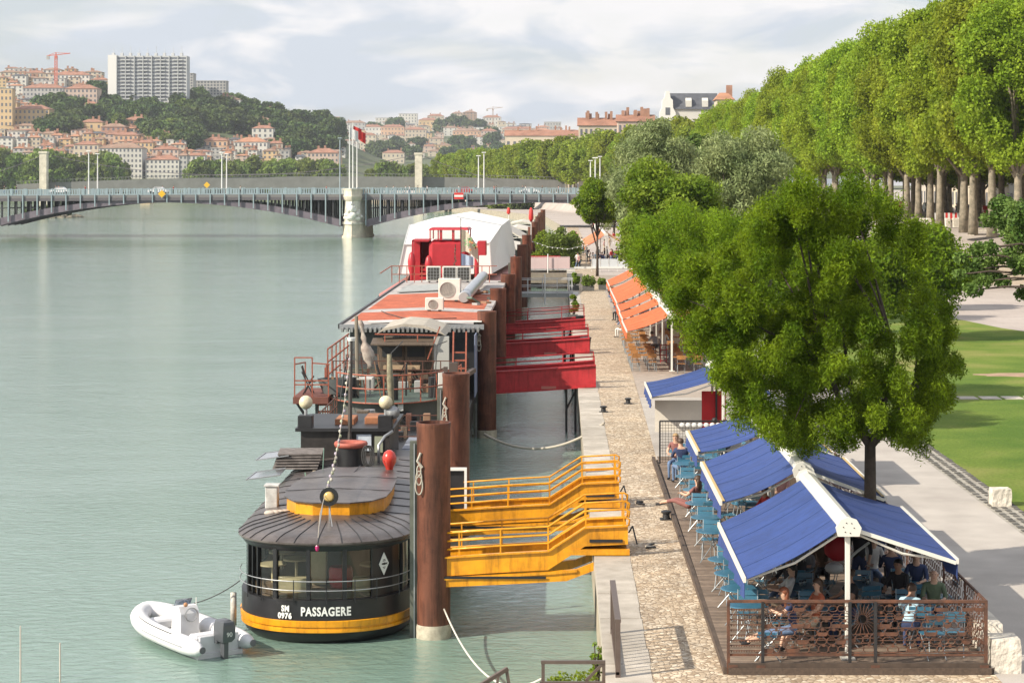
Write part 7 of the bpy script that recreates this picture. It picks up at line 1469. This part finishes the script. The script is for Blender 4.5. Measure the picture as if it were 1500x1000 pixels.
def cells(xa,xb,za,zb,seed,name='ornament_panel',ax=None):
    m=MB(); rr=random.Random(seed); z=za
    for i in range(5): zz=za+(zb-za)*i/4; m.bar((xa,y_,zz),(xb,y_,zz+rr.uniform(-.02,.02)),.018,.012)
    x=xa
    row=0
    nz=max(2,int((zb-za)/.13)); hz_=(zb-za)/nz
    for r_ in range(nz):
        x=xa-(.06 if r_%2 else 0)
        while x<xb-.02:
            w_=rr.uniform(.10,.24); a=max(x,xa); b=min(x+w_,xb); z0_=za+hz_*r_+.008; z1_=z0_+hz_-.02-rr.uniform(0,.03); c=min(.03,(b-a)*.3)
            if b-a>.05:
                pp=[(a+c,z0_),(b-c,z0_),(b,z0_+c),(b,z1_-c),(b-c,z1_),(a+c,z1_),(a,z1_-c),(a,z0_+c)]; m.tube([(px_,y_,pz_) for px_,pz_ in pp]+[(pp[0][0],y_,pp[0][1])],.007,4)
                if rr.random()<.45: m.box((a+b)/2-.025,(a+b)/2+.025,y_-.004,y_+.004,z1_-.02,z1_+.03)
                if rr.random()<.12: m.box(a,b,y_-.003,y_+.003,z0_,z0_+hz_*.45)
            x+=w_+.012
    m.build(name,RU,T)
cells(3.78,5.33,2.38,3.28,1); cells(5.84,7.83,2.38,3.28,2)
m=MB()
for k in range(22):
    a=2*PI*k/22; cx_,cz_=5.58,3.0; r0_,r1_=.08,.30; p=(cx_+math.cos(a)*r0_,y_,cz_+math.sin(a)*r0_); q=(max(5.37,min(5.79,cx_+math.cos(a)*r1_)),y_,max(2.38,min(3.28,cz_+math.sin(a)*r1_))); m.bar(p,q,.022,.008)
m.build('sunburst_panel',RU,T); cells(5.37,5.80,2.38,2.72,5)
T=thing('side_railing','long railing of rusty rings along the path side of the blue terrace','railing',(7.9,47,2.1)); mk('top_rail',RU,lambda m:m.box(7.86,7.90,37.7,66,3.28,3.32),T)
for y in np.arange(39.7,66,2.2): mk('post',RU,lambda m:m.box(7.865,7.895,y-.02,y+.02,2.1,3.28),T)
y=37.8
while y<65.5:
    yb=min(y+2.1,65.9); m=MB(); rr=random.Random(int(y*10))
    for i in range(5):
        for j in range(10):
            cy_2=y+.1+j*.205+(.1 if i%2 else 0); cz_2=2.42+i*.19; r=.085
            if cy_2<yb: m.tube([(7.88,cy_2+r*math.cos(t),cz_2+r*math.sin(t)) for t in [2*PI*k/8 for k in range(9)]],.008,3)
    m.build('ring_panel',RU,T); y+=2.2
T=thing('mesh_screen','dark wire mesh fence with white discs beyond the outer tables','fence',(4.0,64.6,2.1)); mk('rail',DARKM,lambda m:(m.bar((3.2,64.6,3.5),(5.3,64.6,3.5),.04),m.bar((3.2,64.6,2.15),(3.2,64.6,3.5),.05),m.bar((5.3,64.6,2.15),(5.3,64.6,3.5),.05)),T)
mk('white_disc',WHT,lambda m:[m.ball((3.9+i*.19,64.56,3.38),(.085,.02,.07),10,6) for i in range(7)],T)
mk('wire_mesh',DARKM,lambda m:[m.bar((3.2+.09*i,64.6,2.2),(3.2+.09*i,64.6,3.5),.010) for i in range(24)]+[m.bar((3.2,64.6,2.2+.09*i),(5.3,64.6,2.2+.09*i),.010) for i in range(15)],T)
# blocks, stones
STW=mat('pale stone block',(.62,.57,.49),.85,var=.22,vscale=4,bump=.8,bscale=10)
T=thing('stone_block','rough white stone block at the right of the rusty railing','stone block',(8.2,38.2,2)); 
rr=random.Random(3)
def roughbox(x0,x1,y0,y1,z0,z1,seed,n=7):
    rr=random.Random(seed); m=MB(); rings=[]
    for k in range(5):
        z=z0+(z1-z0)*k/4; f=1 if k<4 else .96; ring=[]
        for (a,b,c,d) in ((x0,y0,x1,y0),(x1,y0,x1,y1),(x1,y1,x0,y1),(x0,y1,x0,y0)):
            for i in range(n): u=i/n; x=a+(c-a)*u; y=b+(d-b)*u; ring.append(((x0+x1)/2+(x-(x0+x1)/2)*f+rr.uniform(-.007,.007),(y0+y1)/2+(y-(y0+y1)/2)*f+rr.uniform(-.007,.007),z))
        rings.append(ring)
    return m.loft(rings)
roughbox(7.95,8.5,37.6,38.2,2.0,2.62,1).build('block',STW,T); T2=thing('stone_block','second white block behind the rough one at the railing corner','stone block',(8.2,39.6,2)); roughbox(7.98,8.45,38.9,40.4,2.0,2.62,2).build('block',STW,T2)
T=thing('stone_cube','small pale stone cube on the grass edge beside the path gutter','stone block',(12.5,57.2,2)); roughbox(12.08,12.62,57.0,57.5,2.0,2.48,5).build('block',STW,T)
# ================================================================== ORANGE CAFE FURNITURE
oc=mk_chair('slatted_chair','x','chair',ORW,'orange slatted chairs of the far cafe'); ot=mk_table('slatted_table','x','table',ORW,'orange slatted tables of the far cafe',round_=False,L_=1.5)
k=0; rng=random.Random(55)
for (x,y) in [(4.1,98.5),(4.1,100.8),(4.1,103.1),(4.1,108.5),(4.15,111),(4.15,113.5),(4.2,117),(6.2,97.5),(6.2,99.8),(6.2,102.1),(6.2,104.6),(7.9,98.5),(6.3,110),(6.3,114)]:
    k+=1; put(ot,x,y,2.01,rng.uniform(-.06,.06),f'orange slatted table of the far cafe, {ORD(k)} counting from the near left')
    for s in (-1,1):
        for d in (-.4,.4): put(oc,x+d,y+s*.62,2.01,(0 if s<0 else PI)+rng.uniform(-.1,.1),f'orange slatted chair at far cafe table {ORD(k)}, {"near" if s<0 else "far"} side {"left" if d<0 else "right"}')
PO=[('person in a blue shirt at the outer edge of the orange awnings',3.75,119,'sit','denim','white','brown'),('person in grey bending over a far cafe table',5.1,106.6,'lean','grey','black','brown'),('person in white leaning beside the one in grey',5.5,107.5,'sit','white','beige','black'),('person in purple grey at the white post of the orange awning',7.2,105.5,'sit','pink','black','brown'),
('dark-clothed person standing on the right of the orange terrace',8.1,104,'stand','black','black','black')]
for (lb,x,y,ps,tp_,lg,hr) in PO: person(lb,x,y,2.01,rng.uniform(-1,1)*1.5,ps,tp_,lg,hr)
for i in range(16):
    y=120+i*2.4; person(f'seated cafe guest at the outer edge of the orange row, {ORD(i+1)} from the near end',3.85+rng.uniform(0,.8),y,2.01,rng.uniform(-3,3),'sit',rng.choice(['black','navy','white','grey','brown']),rng.choice(['black','denim']),rng.choice(['black','brown']),group='guests at the orange tables')
for i in range(14):
    person(f'guest under the far orange pavilion, {ORD(i+1)} from the left',3.2+i*.33,rng.uniform(226,236),2.0,rng.uniform(-3,3),rng.choice(['sit','stand','sit']),rng.choice(['white','black','pink','lightblue','navy','red']),rng.choice(['black','denim']),rng.choice(['black','brown']),group='guests at the far pavilion')
for i in range(22):
    y=rng.uniform(205,400); person(f'walker on the distant quay by the bridge, {ORD(i+1)} of the strolling people',rng.uniform(1.6,14) if i>8 else rng.uniform(1.3,3.2),y,2.0,rng.uniform(-3,3),rng.choice(['stand','walk']),rng.choice(['white','black','pink','lightblue','navy','red','beige']),rng.choice(['black','denim','beige']),rng.choice(['black','brown']),group='walkers on the distant quay')
# service hut under orange row
T=thing('cafe_bar','dark service bar standing under the near orange awnings','bar',(7.2,113,2)); mk('counter',WD,lambda m:(m.box(6.3,8.2,112,114,2.0,3.1),m.box(6.2,8.3,111.9,114.1,3.1,3.16)),T); mk('shelf',mat('back bar brown',(.20,.09,.05),.7,var=.3,vscale=4),lambda m:m.box(6.3,8.2,118,118.2,2.0,3.9),T)
for k_,(x,y) in enumerate(((4.75,104.2),(5.0,105.0))):
    T=thing('high_stool',['left','right'][k_]+' tall black bar stool in front of the orange awning','stool',(x,y,2)); mk('seat',DARKM,lambda m:m.box(x-.2,x+.2,y-.2,y+.2,2.72,2.76),T); [mk('leg',DARKM,lambda m:m.bar((x+a*.2,y+b*.2,2),(x+a*.17,y+b*.17,2.74),.03),T) for a in (-1,1) for b in (-1,1)]
T=thing('red_shelf','narrow red shelf unit beside the dark stools','shelf',(5.45,101.5,2)); mk('side',GRD,lambda m:(m.box(5.1,5.13,102.5,102.8,2,2.9),m.box(5.4,5.43,102.5,102.8,2,2.9)),T); [mk('shelf_board',GRD,lambda m:m.box(5.13,5.4,102.5,102.8,2.1+.26*i,2.13+.26*i),T) for i in range(4)]
# ================================================================== BRIDGE TRAFFIC AND WALKERS
def car(lb,x,y,z,rz,m_,grp=None):
    T=local(thing('parked_car' if y<400 else 'car',lb,'car',(x,y,z),grp,rz))
    b=MB(); prof=[(-2.1,.35),(-2.15,.75),(-1.9,.85),(-1.3,.9),(-.75,1.4),(.75,1.43),(1.45,.95),(2.05,.85),(2.15,.6),(2.1,.35)]
    b.loft([[(px_*(1 if abs(yy)<.8 else .97),yy,pz) if pz<1 or abs(yy)<.7 else (px_*.9,yy*.85,pz) for px_,pz in prof] for yy in (-.88,-.8,.8,.88)]); b.build('body',m_,T,smooth=True,angle=30)
    MB().loft([[(-1.2,yy,.92),(-.74,yy*.9,1.33),(.72,yy*.9,1.35),(1.3,yy,.95)] for yy in (-.86,.86)]).build('window',WINM,T)
    for xx in (-1.3,1.3):
        for yy in (-.85,.85): 
            w_=MB(); w_.loft([[(xx+r*math.cos(t),yy+d_,.32+r*math.sin(t)) for t in [2*PI*i/14 for i in range(14)]] for r,d_ in ((.31,-.08),(.33,0),(.31,.08))]); w_.build('wheel',DARKM,T)
    return T
CW=mat('car white',(.66,.66,.66),.25,coat=.6); CS=mat('car silver',(.38,.40,.42),.28,metal=.5,coat=.5); CB=mat('car blue',(.03,.07,.16),.25,coat=.6); CR=mat('car red',(.40,.03,.03),.3,coat=.5)
car('white car driving on the left half of the arch bridge',XY(232,YB+4),YB+4,8.76,0,CW,'cars on the arch bridge'); car('silver car crossing the right end of the arch bridge',XY(741,YB+4),YB+4,8.72,PI,CS,'cars on the arch bridge'); car('small white car near the bridge lamp posts on the right',XY(775,YB+8),YB+8,8.7,0,CW,'cars on the arch bridge')
car('white van-like car beyond the left tower of the footbridge',XY(88,YB+16),YB+16,8.7,0,CW,'cars on the arch bridge')
T=car('red car beyond the no-entry board on the arch bridge',XY(681,YB+12),YB+12,8.74,0,CR,'cars on the arch bridge')
rng=random.Random(66)
for i,px in enumerate([6,24,82,86,125,238,254,352,478,566,576,594,600,612,626,672,697,724,727,766,770,794,818]):
    y=YB+rng.choice([.6,1.2,18.2]); person(f'pedestrian crossing the arch bridge, {ORD(i+1)} from the left',XY(px,y),y,8.74,rng.choice([PI/2,-PI/2]),rng.choice(['stand','walk']),rng.choice(['white','black','pink','red','navy']),rng.choice(['black','denim']),rng.choice(['black','brown']),group='pedestrians on the arch bridge')
for i in range(16):
    y=156+i*14; car(f'parked car on the boulevard behind the plane trunks, {ORD(i+1)} from the near end',56+rng.uniform(-.3,.3),y,6.62,PI/2,[CW,CS,CB,CR,CB][i%5],'cars parked on the boulevard')
for i in range(16):
    x=rng.uniform(40,52); y=rng.uniform(190,330); person(f'person strolling between the plane trunks, {ORD(i+1)} from the left',x,y,6.6,rng.uniform(-3,3),rng.choice(['stand','walk']),rng.choice(['white','black','pink','red','navy']),'black','brown',group='walkers on the boulevard')
# bollards, benches and red-white barrier at the head of the steps
for i,px in enumerate((1352,1361,1389,1400,1407,1413,1430,1440,1452)):
    X=XY(px,204); tag(MB().bbox(X-.3,X+.3,204,204.6,6.4,7.5 if i<5 else 7.2,.08).build('stone_bollard',STW),f'pale stone bollard at the top of the beige steps, {ORD(i+1)} from the left','bollard','stone bollards above the steps')
T=thing('stone_bench','pale stone bench at the right of the bollards above the steps','bench',(XY(1438,196),196,6)); X=XY(1438,196); mk('seat',STW,lambda m:m.box(X-1.3,X+1.3,196,196.7,6.35,6.5),T); mk('leg',STW,lambda m:m.box(X-1.1,X-.7,196,196.6,5.8,6.35),T); mk('leg',STW,lambda m:m.box(X+.7,X+1.1,196,196.6,5.8,6.35),T)
T=thing('striped_barrier','red and white barrier standing between the plane trunks above the steps','barrier',(XY(1390,212),212,6.6)); 
for i in range(14): mk('stripe',RED if i%2 else WHITEP,lambda m:m.box(XY(1368+i*3.4,212),XY(1368+i*3.4+3.3,212),212,212.06,7.2,7.9),T)
for i in range(0,15,3): mk('post',WHITEP,lambda m:m.box(XY(1368+i*3.4,212)-.04,XY(1368+i*3.4,212)+.04,212.07,212.12,6.6,7.2),T)
# low white walls along the lower quay walk in the distance
T=thing('low_wall','low pale wall at the foot of the plane trees above the quay','wall',(30,230,2)); mk('wall',mat('retaining stone',(.50,.44,.36),.85,var=.15),lambda m:m.loft([[(rowX(y)-8.3,y,1.9),(rowX(y)-7.7,y,1.9),(rowX(y)-7.7,y,6.3+.5),(rowX(y)-8.3,y,6.8)] for y in range(214,420,10)]),T)
lamp('white pole lamp with crossbar near the right end of the bridge',XY(872,330),330,2.0,ZY(232,330)-2.0)
rng=random.Random(90)
T=thing('festoon_line','thin line of white bulbs hung across the moored garden','light string',(-1,205,4)); pts=[(-3,205+0,5.3),(-1,205,4.6),(1,205,4.4),(3,206,4.8),(5,207,4.9),(8,208,5.3)]; mk('cable',WHT,lambda m:m.tube(pts,.012,4),T); [mk('bulb',WHT,lambda m:m.ball((np.interp(t,range(6),[p[0] for p in pts]),np.interp(t,range(6),[p[1] for p in pts]),np.interp(t,range(6),[p[2] for p in pts])-.06),.06,6,4),T) for t in np.arange(.2,5,.25)]

# ================================================================== HAZE
hz=MB().box(-2900,2600,-15,3700,-6,420).build('haze',MATS.get('x') or mat('haze air',(1,1,1))); hz['kind']='stuff'
m=MATS['haze air']; m.node_tree.nodes.clear(); o=m.node_tree.nodes.new('ShaderNodeOutputMaterial'); v=m.node_tree.nodes.new('ShaderNodeVolumePrincipled'); v.inputs['Color'].default_value=(.86,.91,1,1); v.inputs['Density'].default_value=HZ; v.inputs['Anisotropy'].default_value=.2
m.node_tree.links.new(v.outputs[0],o.inputs['Volume'])
